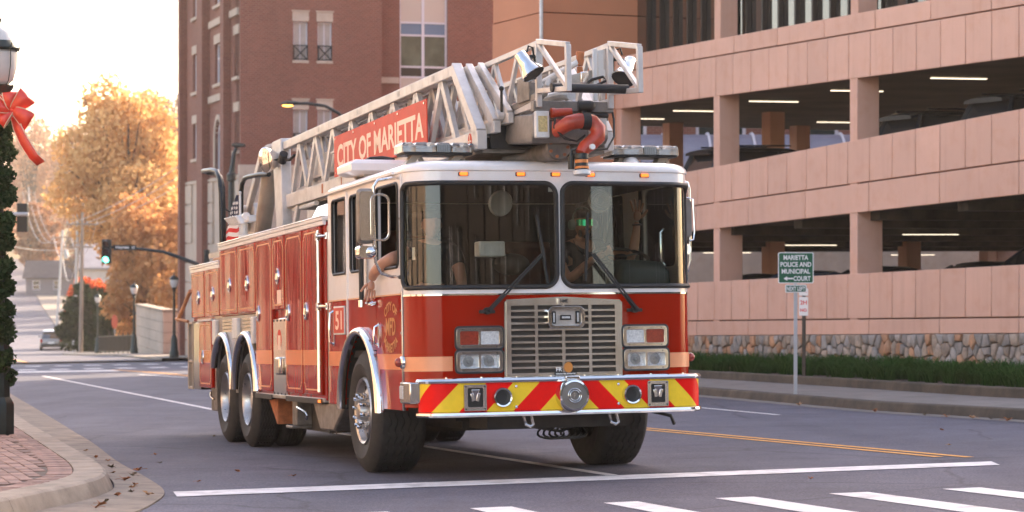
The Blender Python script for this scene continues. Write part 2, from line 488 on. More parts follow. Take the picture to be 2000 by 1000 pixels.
# terrain to the horizon
mb = MB()
xs = np.concatenate([np.linspace(-420, -160, 14), np.linspace(-140, 70, 43), np.linspace(90, 420, 14)])
ys = np.concatenate([np.linspace(-140, 60, 21), np.linspace(65, 500, 88), np.linspace(520, 900, 16)])
vs = []
for Y in ys:
    for X in xs:
        u, v = uv_of(X, Y)
        lo = -0.35*min(1, max(0, (80-v)/6)) if v > 70 else -0.35
        bumpy = 0.25*math.sin(X*0.11+Y*0.05)*min(1, max(0, (v-130)/60))*(1 if abs(u-ur(v)+5) > 12 else 0)
        vs.append((X, Y, T(X, Y)+lo+bumpy))
nx = len(xs)
mb.add(vs, [(j*nx+i, j*nx+i+1, (j+1)*nx+i+1, (j+1)*nx+i) for j in range(len(ys)-1) for i in range(nx-1)])
tag(mb.build('ground', EARTH, ang=180), kind='structure')
# the road: wide crossing near the camera, carriageway down to the junction and on up the hill
sheet('road', -60, 60, -60, 78, 0, ASPH, nu=4)
mb = MB()
L = []; Rr = []
vv = list(np.arange(77.5, 470, 3.0))
for v in vv:
    c = ur(v)
    L.append(W(c-14.5, v, gz(v)+0.07)); Rr.append(W(c, v, gz(v)+0.07))
mb.strip(L, Rr)
tag(mb.build('road', ASPH, ang=180), kind='structure')
mb = MB()
mb.strip([W(ur(v)+0.02, v, gz(v)+0.16+rise(ur(v), v)) for v in vv], [W(ur(v)+4.2, v, gz(v)+0.18) for v in vv])
mb.strip([W(ur(v)+0.02, v, gz(v)+0.0) for v in vv], [W(ur(v)+0.02, v, gz(v)+0.16) for v in vv])
tag(mb.build('pavement', CONC, ang=30), kind='structure')
mb = MB()
mb.strip([W(13.0, v, gz(v)+0.17) for v in np.arange(84, 130, 2)], [W(24.0, v, gz(v)+0.17+rise(24, v)) for v in np.arange(84, 130, 2)])
tag(mb.build('pavement', CONC, ang=60), kind='structure')
mb = MB()
mb.strip([W(13.1+(v-130)*.1, v, gz(v)+0.3+rise(13.1, v)) for v in np.arange(128, 165, 3)], [W(36.0, v, T(*W(36., v)[:2])+.25) for v in np.arange(128, 165, 3)])
tag(mb.build('pavement', CONC, ang=60), kind='structure')

# painted markings: thin sheets just above the asphalt
def marking(name, pts, m, dz=0.005, cols=1):
    """quad given as four (u, v) corners, cut along its long side to follow the road"""
    a, b, c, d = pts; n = max(1, int(math.hypot(b[0]-a[0], b[1]-a[1])/1.5))
    A = [WG(a[0]+(b[0]-a[0])*i/n, a[1]+(b[1]-a[1])*i/n, dz) for i in range(n+1)]
    B = [WG(d[0]+(c[0]-d[0])*i/n, d[1]+(c[1]-d[1])*i/n, dz) for i in range(n+1)]
    mb = MB(); mb.strip(A, B)
    return tag(mb.build('road_marking', m, ang=0), kind='structure')
marking('stop_line', [(-3.12, -1.66), (3.93, -1.62), (3.73, -2.10), (-3.18, -2.21)], PAINT)
CW = [(-1.59, -1.30), (-0.65, -0.40), (0.17, 0.46), (1.03, 1.33), (1.92, 2.22), (2.78, 3.08), (-2.45, -2.15), (3.62, 3.92)]
for a, b in CW:
    marking('crosswalk_stripe', [(a, -4.36), (a+0.02, -7.4), (b+0.02, -7.4), (b, -4.36)], PAINT)
marking('lane_line', [(0.40, -1.60), (0.40, 7.5), (0.51, 7.5), (0.51, -1.60)], PAINT)
marking('lane_line', [(0.40, 7.5), (0.40, 44.2), (0.51, 44.2), (0.51, 7.5)], PAINT)
marking('centre_line', [(3.86, -0.75), (3.86, 56), (3.96, 56), (3.96, -0.75)], PAINTY)
marking('centre_line', [(4.06, -0.95), (4.06, 56), (4.16, 56), (4.16, -0.95)], PAINTY)
marking('lane_line', [(7.25, 9.9), (7.30, 13.2), (7.40, 13.2), (7.35, 9.9)], PAINT)
marking('lane_line', [(3.0, 43.6), (3.6, 39.1), (3.75, 39.1), (3.15, 43.6)], PAINT)
marking('stop_line', [(0.35, 53.0), (3.7, 52.2), (3.9, 55.2), (0.4, 56.2)], PAINT)
marking('stop_line', [(-4.2, 54.2), (0.35, 53.0), (0.4, 56.2), (-4.2, 57.4)], PAINT)
for k in range(11):
    marking('crosswalk_stripe', [(-3.5+k*1.15, 58.5), (-2.9+k*1.15, 58.4), (-2.9+k*1.15, 60.2), (-3.5+k*1.15, 60.3)], PAINT)
    marking('crosswalk_stripe', [(-3.5+k*1.15, 68.2), (-2.9+k*1.15, 68.1), (-2.9+k*1.15, 69.9), (-3.5+k*1.15, 70.0)], PAINT)
marking('centre_line', [(3.0, 78), (3.6, 112), (3.8, 112), (3.2, 78)], PAINTY, dz=0.08)

# ---------------------------------------------------------------- left corner: gutter, kerb, brick pavement
def fillet_path(pts, n):
    """resample a polyline smoothly (Catmull-Rom)"""
    out = []
    P = [pts[0]]+list(pts)+[pts[-1]]
    for i in range(1, len(P)-2):
        for k in range(n):
            t = k/n
            out.append(tuple(0.5*((2*P[i][j])+(-P[i-1][j]+P[i+1][j])*t+(2*P[i-1][j]-5*P[i][j]+4*P[i+1][j]-P[i+2][j])*t*t+(-P[i-1][j]+3*P[i][j]-3*P[i+1][j]+P[i+2][j])*t**3) for j in (0, 1)))
    out.append(tuple(pts[-1])); return out
KB = fillet_path([(-1.3, 52), (-2.3, 30), (-2.75, 18), (-3.05, 9), (-3.27, 3), (-3.38, 0.3), (-3.53, -1.3), (-3.78, -2.25), (-4.2, -3.2), (-4.85, -4.5), (-6.2, -6.6), (-8.5, -9.5)], 6)
GU = fillet_path([(-0.8, 52), (-1.75, 30), (-2.2, 18), (-2.55, 9), (-2.93, 3), (-3.05, 0.3), (-3.18, -1.6), (-3.45, -2.85), (-3.8, -3.9), (-4.4, -5.1), (-5.8, -7.3), (-8.1, -10.3)], 6)
def inset(path, d):
    out = []
    for i in range(len(path)):
        a = path[max(0, i-1)]; b = path[min(len(path)-1, i+1)]
        dx, dy = b[0]-a[0], b[1]-a[1]; l = math.hypot(dx, dy)
        out.append((path[i][0]+dy/l*d, path[i][1]-dx/l*d))
    return out
KI = inset(KB, 0.05)          # top outer edge, face battered back a little
KT = inset(KB, 0.30)
mb = MB()
mb.strip([WG(u, v, 0.012) for u, v in GU], [WG(u, v, 0.030) for u, v in inset(KB, -0.01)])
mb.strip([WG(u, v, 0.012) for u, v in GU], [WG(u, v, -0.03) for u, v in GU])
GUTC = mat('gutter_concrete', (0.25, 0.195, 0.145), 0.9, var=0.3, scale=3, bump=0.004, bscale=90, wear=0.45, detail=10)
tag(mb.build('gutter', GUTC, ang=30), kind='structure')
kerb = tag(empty('kerb'), kind='structure')
def kerb_stones(parent, KB, KI, KT, h, m, seg, gap=0.006):
    i = 0
    while i < len(KB)-1:
        j = i; l = 0
        while j < len(KB)-1 and l < seg:
            l += math.hypot(KB[j+1][0]-KB[j][0], KB[j+1][1]-KB[j][1]); j += 1
        mb = MB()
        def pt(path, k, dz):
            u, v = path[k]
            if k == i and i > 0:
                u2, v2 = path[k+1]; d = math.hypot(u2-u, v2-v); u += (u2-u)/d*gap; v += (v2-v)/d*gap
            return WG(u, v, dz)
        rows = []
        for k in range(i, j+1):
            rows.append([pt(KB, k, -0.05), pt(KB, k, 0.02), pt(KI, k, h-0.02), pt(KI, k, h-0.004), pt(KT, k, h), pt(KT, k, -0.05)])
        for r in rows:   # rounded nose
            r[3] = r[3]+(r[4]-r[3])*0.1
        mb.loft(rows)
        mb.build('kerb_stone', m, parent, ang=25)
        i = j
kerb_stones(kerb, KB, KI, KT, 0.15, CONC, 2.8)
# brick pavement: every paver near enough to be told apart is its own piece
walk = tag(empty('brick_pavement'), kind='structure')
mb = MB()
mb.strip([WG(u-0.003, v, 0.137) for u, v in KT], [WG(u-9, v-2 if v < 0 else v, 0.137) for u, v in KT])
mb.build('joint_bed', SAND, walk, ang=60)
bm_ = []
for hw, hl in ((0.047, 0.097),):
    for kk in range(3):
        b = MB(); e = 0.006
        x0, x1, y0, y1 = -hw, hw, -hl, hl
        j = [rnd.uniform(-0.0015, 0.0015) for _ in range(8)]
        b.add([(x0+j[0], y0, -0.03), (x1, y0+j[1], -0.03), (x1+j[2], y1, -0.03), (x0, y1+j[3], -0.03),
               (x0, y0, 0.001), (x1, y0, 0.001), (x1, y1, 0.001), (x0, y1, 0.001),
               (x0+e, y0+e, 0.006), (x1-e, y0+e, 0.006), (x1-e, y1-e, 0.006), (x0+e, y1-e, 0.006)],
              [(0,1,5,4), (1,2,6,5), (2,3,7,6), (3,0,4,7), (4,5,9,8), (5,6,10,9), (6,7,11,10), (7,4,8,11), (8,9,10,11)])
        bm_.append(b.mesh('brick', BRICKP, ang=0))
def inside(u, v):
    # behind the kerb's back edge
    for i in range(len(KT)-1):
        (a, b), (c, d) = KT[i], KT[i+1]
        if min(b, d) <= v <= max(b, d):
            k = (v-b)/(d-b) if d != b else 0
            return u < a+(c-a)*k
    return False
def pxy(P): return 1000+4200*P.x/P.y, 460-4200*(P.z-CAMZ)/P.y
cand = []
slope = math.atan2(PZ[4]-PZ[3], 18)
# soldier course along the kerb, then running bond
c0 = inset(KB, 0.30+0.105)
acc = 0; lastp = None
for i in range(len(c0)-1):
    (a, b), (c, d) = c0[i], c0[i+1]; l = math.hypot(c-a, d-b); n = max(1, int(l/0.102))
    for k in range(n):
        cand.append((a+(c-a)*k/n, b+(d-b)*k/n, math.atan2(d-b, c-a)+pi/2))
c1 = inset(KB, 0.30+0.215)
KT2 = inset(KB, 0.30+0.25)
def inside2(u, v):
    for i in range(len(KT2)-1):
        (a, b), (c, d) = KT2[i], KT2[i+1]
        if min(b, d) <= v <= max(b, d):
            k = (v-b)/(d-b) if d != b else 0
            return u < a+(c-a)*k
    return False
for r in range(75):
    for c in range(90):
        u = -3.0-r*0.102; v = 9.5-c*0.202-(0.101 if r % 2 else 0)
        if inside(u, v) and min((u-q[0])**2+(v-q[1])**2 for q in c0) > 0.150**2 and min((u-q[0])**2+(v-q[1]-0.09)**2 for q in c0) > 0.115**2: cand.append((u, v, pi/2))
vis = []
for u, v, a in cand:
    P = WG(u, v, 0.15)
    x, y = pxy(P)
    if -30 < x < 240 and 800 < y < 1020: vis.append((P.y, u, v, a))
vis.sort()
tilt = Matrix.Rotation(0, 4, 'X')
far = MB()
base = bm_[0]
Rz0 = Matrix.Rotation(ROTZ, 4, 'Z')
for k, (d, u, v, a) in enumerate(vis):
    dz = rnd.uniform(-0.003, 0.003)
    M = Matrix.Translation(WG(u, v, 0.142+dz)) @ Rz0 @ Matrix.Rotation(-0.052, 4, 'X') @ Matrix.Rotation(a-pi/2, 4, 'Z') @ Matrix.Rotation(rnd.uniform(-0.01, 0.01), 4, 'X')
    if k < 295:
        o = inst('brick', bm_[k % 3], walk); o.matrix_local = M
    else:
        vs = [M @ vx.co for vx in base.vertices]
        far.add(vs, [tuple(p.vertices) for p in base.polygons])
if far.v: tag(far.build('brick_field', BRICKP, walk, ang=0, recalc=False), kind='stuff')

# ---------------------------------------------------------------- right side: gutter, kerb, pavement, planting bed
KRB = fillet_path([(7.4, -16), (7.95, -4), (8.5, 3), (8.75, 6), (8.93, 10.2), (9.14, 14.2), (9.34, 17.6), (9.6, 24), (9.7, 34), (9.6, 44), (10.6, 49), (13.5, 52), (20, 53)], 4)
KRI = inset(KRB, 0.03); KRT = inset(KRB, 0.18)
krb = tag(empty('kerb'), kind='structure')
kerb_stones(krb, KRB, KRI, KRT, 0.15, CONCD, 3.0)
mb = MB()
mb.strip([WG(u, v, 0.006) for u, v in inset(KRB, -0.22)], [WG(u, v, 0.016) for u, v in inset(KRB, 0.01)])
tag(mb.build('gutter', WALK, ang=30), kind='structure')
PIN = fillet_path([(9.6, -16), (10.3, -4), (10.65, 3), (10.75, 6), (10.85, 9.1), (11.1, 14), (11.3, 18), (11.5, 24), (11.6, 34), (11.6, 44), (12.2, 46), (14.5, 47.5), (20, 48)], 4)
mb = MB()
mb.strip([WG(u, v, 0.135) for u, v in inset(KRB, 0.17)], [WG(u, v, 0.165) for u, v in inset(PIN, 0.02)])
tag(mb.build('pavement', WALK, ang=30), kind='structure')
pkb = tag(empty('kerb'), kind='structure')
kerb_stones(pkb, [(u, v) for u, v in PIN], inset(PIN, 0.015), inset(PIN, 0.16), 0.315, CONCD, 4.0)
mb = MB()
mb.strip([WG(u, v, 0.28) for u, v in inset(PIN, 0.15)], [WG(u+4.5, v+1.5, 0.26) for u, v in PIN])
tag(mb.build('planting_bed', SOIL, ang=30), kind='structure')
# ---------------------------------------------------------------- parking garage: t along the street face, n into the building
P0 = Vector((9.05, 38.0, 0)); DD = Vector((-0.375, 0.927, 0)); NN = Vector((0.927, 0.375, 0))
def FP(t, n, z): return P0+DD*t+NN*n+Vector((0, 0, z))
PINK = mat('pink_precast', (0.655, 0.38, 0.275), 0.82, var=0.07, scale=0.5, bump=0.0015, bscale=130, island=0.055, detail=10, wear=0.06)
nt_ = PINK.node_tree; b_ = nt_.nodes['Principled BSDF']; src_ = b_.inputs['Base Color'].links[0].from_socket
tc_ = nt_.nodes.new('ShaderNodeTexCoord'); mp_ = nt_.nodes.new('ShaderNodeMapping'); mp_.inputs['Scale'].default_value = (2.6, 2.6, 0.16); nt_.links.new(tc_.outputs['Object'], mp_.inputs[0])
n_ = nt_.nodes.new('ShaderNodeTexNoise'); n_.inputs['Scale'].default_value = 2.2; n_.inputs['Detail'].default_value = 7; nt_.links.new(mp_.outputs[0], n_.inputs['Vector'])
src_ = _mul(src_, n_.outputs['Fac'], 0.50, 0.78, (1, 1, 1), (0.91, 0.89, 0.87), nt_)
nt_.links.new(src_, b_.inputs['Base Color'])
PINKG = mat('joint_backing', (0.16, 0.085, 0.06), 0.9)  # dark backing behind the panel joints
STUC = mat('tan_stucco', (0.50, 0.20, 0.10), 0.88, var=0.08, scale=0.4, bump=0.004, bscale=30)
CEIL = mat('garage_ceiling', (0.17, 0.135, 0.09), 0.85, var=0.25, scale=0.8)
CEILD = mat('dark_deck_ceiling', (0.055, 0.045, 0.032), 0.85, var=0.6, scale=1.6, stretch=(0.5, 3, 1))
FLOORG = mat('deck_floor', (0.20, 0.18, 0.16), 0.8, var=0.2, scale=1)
TUBE = mat('lit_tube', (0.9, 0.85, 0.75), 0.4, emit=(1.0, 0.83, 0.62), estr=0.6)
OFFG = mat('office_glass', (0.03, 0.025, 0.02), 0.05, 0.0, spec=1.0, coat=1.0)
BRONZE = mat('bronze_frame', (0.035, 0.026, 0.02), 0.5, 0.3)
zt = lambda t: (6.50, 6.11, 5.20)
zm = lambda t: (4.28-0.0576*t, 3.36-0.0495*t, 2.77-0.049*t)
zl = lambda t: (1.52-0.045*t, 0.59-0.042*t, 0.31-0.0464*t)
gar = tag(empty('parking_garage', P0), 'pink precast parking garage with open sloping decks beyond the right kerb', 'parking garage')
GM = Matrix.Translation(-P0)
def gb(mb, name, m, ang=35, bevel=0, kind=None, seg=1):
    mb.v = [tuple(Vector(p)-P0) for p in mb.v]
    o = mb.build(name, m, gar, ang, bevel, seg)
    if kind: o['kind'] = kind
    return o
def fbox(mb, t0, t1, n0, n1, z0a, z1a, z0b=None, z1b=None):
    """box whose bottom and top may slope from t0 (a) to t1 (b)"""
    z0b = z0a if z0b is None else z0b; z1b = z1a if z1b is None else z1b
    return mb.hexa([FP(t0,n0,z0a), FP(t1,n0,z0b), FP(t1,n1,z0b), FP(t0,n1,z0a), FP(t0,n0,z1a), FP(t1,n0,z1b), FP(t1,n1,z1b), FP(t0,n1,z1a)])
TE = 17.25
def band(zf, edges_up, edges_lo):
    for edges, a, b in ((edges_up, 1, 0), (edges_lo, 2, 1)):
        for t0, t1 in zip(edges[:-1], edges[1:]):
            g = 0.011
            x0, x1 = t0+g, t1-g
            mb = MB()
            fbox(mb, x0, x1, 0.0, 0.10, zf(x0)[a]+(0.014 if a == 1 else 0), zf(x0)[b]-(0.014 if b == 1 else 0), zf(x1)[a]+(0.014 if a == 1 else 0), zf(x1)[b]-(0.014 if b == 1 else 0))
            gb(mb, 'panel', PINK, bevel=0.008)
    mb = MB()
    for t0, t1 in ((-6, TE),):
        fbox(mb, t0, t1-0.02, 0.085, 0.30, zf(t0)[2]+0.03, zf(t0)[0]-0.03, zf(t1)[2]+0.03, zf(t1)[0]-0.03)
    gb(mb, 'spandrel_beam', PINKG)
def edges(step, off=0.0, a=-6.0, b=TE):
    e = [a]; x = math.ceil((a-off)/step)*step+off
    while x < b-0.2:
        if x > a+0.2: e.append(x)
        x += step
    e.append(b); return e
band(zt, edges(1.98, 1.0), edges(0.83, 0.16))
band(zm, edges(0.835, 0.16), edges(2.52, 0.16))
band(zl, edges(0.835, 0.16), edges(2.52, 0.16))
# swap: on the top band the narrow panels are the lower row (done above through the edges given)
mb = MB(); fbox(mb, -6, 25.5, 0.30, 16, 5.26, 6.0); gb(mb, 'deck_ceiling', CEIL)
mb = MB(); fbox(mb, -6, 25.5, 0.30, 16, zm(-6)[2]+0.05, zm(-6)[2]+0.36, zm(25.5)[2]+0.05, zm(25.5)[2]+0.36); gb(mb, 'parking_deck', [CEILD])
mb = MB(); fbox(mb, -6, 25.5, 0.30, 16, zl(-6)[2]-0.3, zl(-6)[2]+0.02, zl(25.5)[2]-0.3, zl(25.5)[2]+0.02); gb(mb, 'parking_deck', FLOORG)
for k in range(9):   # deck ribs under the lower ceiling
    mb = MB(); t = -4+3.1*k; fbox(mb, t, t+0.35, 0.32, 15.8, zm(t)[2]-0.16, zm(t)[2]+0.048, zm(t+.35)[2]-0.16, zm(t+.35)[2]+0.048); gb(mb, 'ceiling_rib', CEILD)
def column(t, n, w, d, z0, z1):
    mb = MB(); fbox(mb, t, t+w, n, n+d, z0, z1); gb(mb, 'column', PINK, bevel=0.015)
for t in (-0.3, 5.66, 11.63):
    column(t, 0.015, 0.29, 0.52, zm(t)[2]+0.37, 5.255)
    column(t, 0.015, 0.29, 0.60, zl(t)[2]+0.03, zm(t)[2]+0.04)
column(16.93, 0.02, 0.3, 0.55, zl(17)[2]+0.03, zm(17)[2]+0.04); column(16.93, 0.02, 0.3, 0.55, zm(17)[2]+0.37, 5.255)
for t in (-0.3, 5.66, 11.63, 17.5, 23.4):
    for n in ((4.55, 8.7, 15.3) if t > 12 else (8.7, 15.3)):
        column(t, n, 0.45, 0.45, zl(t)[2]+0.03, zm(t)[2]+0.04); column(t, n, 0.45, 0.45, zm(t)[2]+0.37, 5.255)
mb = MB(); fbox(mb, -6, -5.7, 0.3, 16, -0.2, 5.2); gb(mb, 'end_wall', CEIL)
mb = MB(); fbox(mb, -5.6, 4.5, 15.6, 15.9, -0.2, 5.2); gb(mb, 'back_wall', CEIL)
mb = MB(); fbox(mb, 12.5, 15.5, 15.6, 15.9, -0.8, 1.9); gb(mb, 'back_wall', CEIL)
def lamp(t, n, z, l=1.25):
    mb = MB(); c = FP(t, n, z)
    d = Vector((0.97, 0.23, 0))*(l/2); w = Vector((-0.23, 0.97, 0))*0.04
    for s in (-1, 1):
        p = c+d*s*0.5
        q = [p-d*0.48-w, p+d*0.48-w, p+d*0.48+w, p-d*0.48+w]
        mb.hexa([x+Vector((0,0,-0.015)) for x in q]+q)
    return gb(mb, 'ceiling_light', TUBE)
for t, n in ((17.68, 2.5), (13.46, 2.43), (9.45, 2.3), (5.4, 2.25), (21.5, 2.8), (17.1, 8.7), (21.1, 8.7), (1.3, 2.3), (13.2, 8.7), (9.2, 8.7)):
    lamp(t, n, 5.24)
for t, n in ((16.5, 5.2), (10.97, 5.2), (21.2, 5.25), (23.3, 12.6), (5.4, 5.2)):
    lamp(t, n, zm(t)[2]-0.17, 1.4)
# office storey above
mb = MB(); fbox(mb, -6, TE-0.02, 0.62, 0.70, 6.45, 9.6)
gb(mb, 'window_glass', OFFG)
mb = MB(); fbox(mb, -6, TE-0.02, 0.02, 0.62, 6.38, 6.47); gb(mb, 'window_sill', PINK)
t = -5.8
while t < TE-0.3:
    mb = MB(); fbox(mb, t, t+0.07, 0.50, 0.615, 6.475, 9.6); gb(mb, 'mullion', BRONZE); t += 0.74
for t in (-0.3, 5.66, 11.63):
    mb = MB(); fbox(mb, t, t+0.3, 0.04, 0.49, 6.475, 9.6); gb(mb, 'column', PINK, bevel=0.015)
mb = MB(); fbox(mb, -6, TE, 0.0, 1.2, 9.6, 11.2); gb(mb, 'upper_spandrel', PINK)
mb = MB(); fbox(mb, -6, TE+6, 0.72, 16, 6.02, 11.19); fbox(mb, -6, TE+6, 0.6, 16, 11.2, 15.5); gb(mb, 'upper_storeys', PINK)
# stair tower at the far end, standing forward of the face
mb = MB()
fbox(mb, TE, TE+3.3, -2.0, 0.72, -1.8, 7.55); fbox(mb, TE+0.01, TE+3.3, -1.98, 0.72, 7.58, 13)
gb(mb, 'stair_tower', STUC)
mb = MB(); fbox(mb, TE-0.03, TE+0.05, -2.04, -1.96, -1.6, 13); gb(mb, 'downpipe', LTGREY, bevel=0.02)
mb = MB(); fbox(mb, TE+0.35, TE+3.31, -2.03, -1.99, 4.6, 6.0); gb(mb, 'wall_band', PINK)

# rubble retaining wall below the lowest panels: every stone a piece
STONE = mat('rubble_stone', (0.34, 0.255, 0.19), 0.85, var=0.35, scale=6, bump=0.012, bscale=22, island=0.28, detail=9)
STONEB = mat('rust_stone', (0.42, 0.22, 0.12), 0.85, var=0.35, scale=6, bump=0.012, bscale=22, island=0.2, detail=9)
STONEC = mat('grey_stone', (0.31, 0.265, 0.23), 0.85, var=0.3, scale=6, bump=0.012, bscale=22, island=0.22, detail=9)
MORT = mat('mortar', (0.115, 0.085, 0.06), 0.95, var=0.3, scale=9, bump=0.01, bscale=40)
sw = tag(empty('stone_wall', FP(6, 0, 0)), 'rubble stone retaining wall of brown and grey stones above the grass bed', 'stone wall')
swp = FP(6, 0, 0)
def sb(mb, name, m, ang=40):
    mb.v = [tuple(Vector(p)-swp) for p in mb.v]
    return mb.build(name, m, sw, ang)
mb = MB(); fbox(mb, -6, TE, 0.035, 0.30, zl(-6)[2]-1.6, zl(-6)[2]-0.012, zl(TE)[2]-1.6, zl(TE)[2]-0.012)
sb(mb, 'mortar_core', MORT)
def clip(poly, nx, ny, c):
    out = []
    for i in range(len(poly)):
        a = poly[i]; b = poly[(i+1) % len(poly)]
        da = a[0]*nx+a[1]*ny-c; db = b[0]*nx+b[1]*ny-c
        if da <= 0: out.append(a)
        if da*db < 0:
            k = da/(da-db); out.append((a[0]+(b[0]-a[0])*k, a[1]+(b[1]-a[1])*k))
    return out
def voronoi(seeds, box, asp):
    cells = []
    for i, s in enumerate(seeds):
        p = [(box[0], box[2]), (box[1], box[2]), (box[1], box[3]), (box[0], box[3])]
        for j, q in enumerate(seeds):
            if i == j or abs(q[0]-s[0]) > 1.3: continue
            nx, ny = (q[0]-s[0]), (q[1]-s[1])/asp/asp
            c = (q[0]**2-s[0]**2)/2+(q[1]**2-s[1]**2)/2/asp/asp
            p = clip(p, nx, ny, c)
            if not p: break
        if p: cells.append(p)
    return cells
seeds = []
rs = random.Random(3)
T0, T1, HH = -1.0, 14.2, 0.86
x = T0
row_h = [0.16, 0.44, 0.70]
for r, (zc, st) in enumerate(((-0.12, 0.19), (-0.34, 0.195), (-0.57, 0.21), (-0.84, 0.36))):
    x = T0+rs.random()*0.2
    while x < T1:
        seeds.append((x, zc+rs.uniform(-0.10, 0.10))); x += st*rs.uniform(0.62, 1.45)
cells = voronoi(seeds, (T0-0.2, T1+0.2, -1.02, -0.0), 1.25)
def shrink(p, d):
    cx = sum(a for a, _ in p)/len(p); cy = sum(b for _, b in p)/len(p)
    out = []
    for a, b in p:
        l = math.hypot(a-cx, b-cy); k = max(0.3, (l-d)/l) if l else 0
        out.append((cx+(a-cx)*k, cy+(b-cy)*k))
    return out
ns = 0
for p in cells:
    if len(p) < 3: continue
    # drop tiny edges
    q = []
    for a in p:
        if not q or math.hypot(a[0]-q[-1][0], a[1]-q[-1][1]) > 0.03: q.append(a)
    if len(q) < 3: continue
    q = shrink(q, 0.016)
    q = [(a+rs.uniform(-0.008, 0.008), b+rs.uniform(-0.008, 0.008)) for a, b in q]
    pr = rs.uniform(0.0, 0.035); mb = MB()
    def R(pp, n): return [FP(a, n, zl(a)[2]+b) for a, b in pp]
    mb.loft([R(q, 0.06), R(q, 0.0-pr*0.4), R(shrink(q, 0.006), -0.024-pr), R(shrink(q, 0.03), -0.034-pr+rs.uniform(-0.012, 0.006))])
    sb(mb, 'stone', rs.choice([STONE, STONE, STONEC, STONEC, STONEB]), ang=50); ns += 1
# lily turf in the bed
GRASS = leaf_mat('lily_turf', (0.018, 0.052, 0.010), (0.06, 0.13, 0.03), 0.25)
def blades(N, place, lmin, lmax, w, seed=1):
    r = np.random.RandomState(seed); V = []; F = []
    for i in range(N):
        b, lean, kk = place(r)
        L = r.uniform(lmin, lmax)*kk; a = r.uniform(0, 2*pi)
        dx, dy = math.cos(a)*0.75+lean[0], math.sin(a)*0.75+lean[1]
        nrm = Vector((-dy, dx, 0)).normalized()*w
        o = len(V)
        for k, (h, s) in enumerate(((0, 1), (0.55, 0.9), (0.85, 0.65), (0.80, 0.1))):
            f = (0, 0.22, 0.55, 0.95)[k]
            c = Vector((b[0]+dx*f*L*0.8, b[1]+dy*f*L*0.8, b[2]+h*L*0.85))
            V.append(tuple(c-nrm*s)); V.append(tuple(c+nrm*s))
        for k in range(3): F.append((o+2*k, o+2*k+1, o+2*k+3, o+2*k+2))
    return V, F
clumps_ = []
rc = random.Random(4)
while len(clumps_) < 520:
    v = rc.uniform(1.0, 31.0); pin = float(np.interp(v, [p[1] for p in PIN[:33]], [p[0] for p in PIN[:33]])); u = pin+0.22+(rc.random()**0.8)*2.6
    P = WG(u, v, 0.24)
    if (P-P0).dot(NN) < -0.14: clumps_.append((P, rc.uniform(0.75, 1.3)))
def place_bed(r):
    P, k = clumps_[r.randint(len(clumps_))]
    a = r.uniform(0, 2*pi); q = 0.11*k*math.sqrt(r.uniform())
    return P+Vector((q*math.cos(a), q*math.sin(a), 0.0)), (math.cos(a)*0.55-0.30, math.sin(a)*0.55-0.2), 0.55+0.5*(k-0.75)/0.5*0.9+0.12
V_, F_ = blades(24000, place_bed, 0.30, 0.52, 0.0095, 5)
mb = MB(); mb.add(V_, F_)
tag(mb.build('grass', GRASS, ang=0, recalc=False), kind='stuff')

# ---------------------------------------------------------------- brick office building beyond the side street
def brick_mat(name, c1, c2, mortar, sc=1.0):
    m = mat(name, c1, 0.9)
    nt = m.node_tree; b = nt.nodes['Principled BSDF']
    tc = nt.nodes.new('ShaderNodeTexCoord')
    sp = nt.nodes.new('ShaderNodeSeparateXYZ'); nt.links.new(tc.outputs['Object'], sp.inputs[0])
    ad = nt.nodes.new('ShaderNodeMath'); ad.operation = 'ADD'
    nt.links.new(sp.outputs[0], ad.inputs[0]); nt.links.new(sp.outputs[1], ad.inputs[1])
    cb = nt.nodes.new('ShaderNodeCombineXYZ'); nt.links.new(ad.outputs[0], cb.inputs[0]); nt.links.new(sp.outputs[2], cb.inputs[1])
    br = nt.nodes.new('ShaderNodeTexBrick')
    br.inputs['Color1'].default_value = (*c1, 1); br.inputs['Color2'].default_value = (*c2, 1); br.inputs['Mortar'].default_value = (*mortar, 1)
    br.inputs['Scale'].default_value = sc; br.inputs['Brick Width'].default_value = 0.22; br.inputs['Row Height'].default_value = 0.085; br.inputs['Mortar Size'].default_value = 0.011
    nt.links.new(cb.outputs[0], br.inputs[0])
    n = nt.nodes.new('ShaderNodeTexNoise'); n.inputs['Scale'].default_value = 0.35; n.inputs['Detail'].default_value = 8
    nt.links.new(tc.outputs['Object'], n.inputs['Vector'])
    mr = nt.nodes.new('ShaderNodeMapRange'); mr.inputs['To Min'].default_value = 0.78; mr.inputs['To Max'].default_value = 1.2; nt.links.new(n.outputs['Fac'], mr.inputs['Value'])
    mx = nt.nodes.new('ShaderNodeMixRGB'); mx.blend_type = 'MULTIPLY'; mx.inputs[0].default_value = 1
    nt.links.new(br.outputs[0], mx.inputs[1]); nt.links.new(mr.outputs[0], mx.inputs[2]); nt.links.new(mx.outputs[0], b.inputs['Base Color'])
    return m
BRK = brick_mat('red_brick', (0.215, 0.070, 0.043), (0.165, 0.050, 0.031), (0.24, 0.14, 0.10))
LIME = mat('limestone', (0.46, 0.36, 0.28), 0.85, var=0.1, scale=1.2, island=0.05, wear=0.12)
WGL = mat('window_glass_dark', (0.035, 0.04, 0.045), 0.06, spec=1.0, coat=1.0)
WGB = mat('blind', (0.42, 0.36, 0.31), 0.8, var=0.1, scale=3)
FRW = mat('pale_window_frame', (0.62, 0.58, 0.60), 0.5)
SPAN = mat('spandrel_panel', (0.52, 0.42, 0.34), 0.7)
BV0, BU0 = 71.0, 11.2
bo = W(BU0, BV0, gz(BV0))
bb = tag(empty('brick_building', bo, ROTZ), 'tall red brick office building with pale stone base beyond the side street', 'building')
bz = bo.z
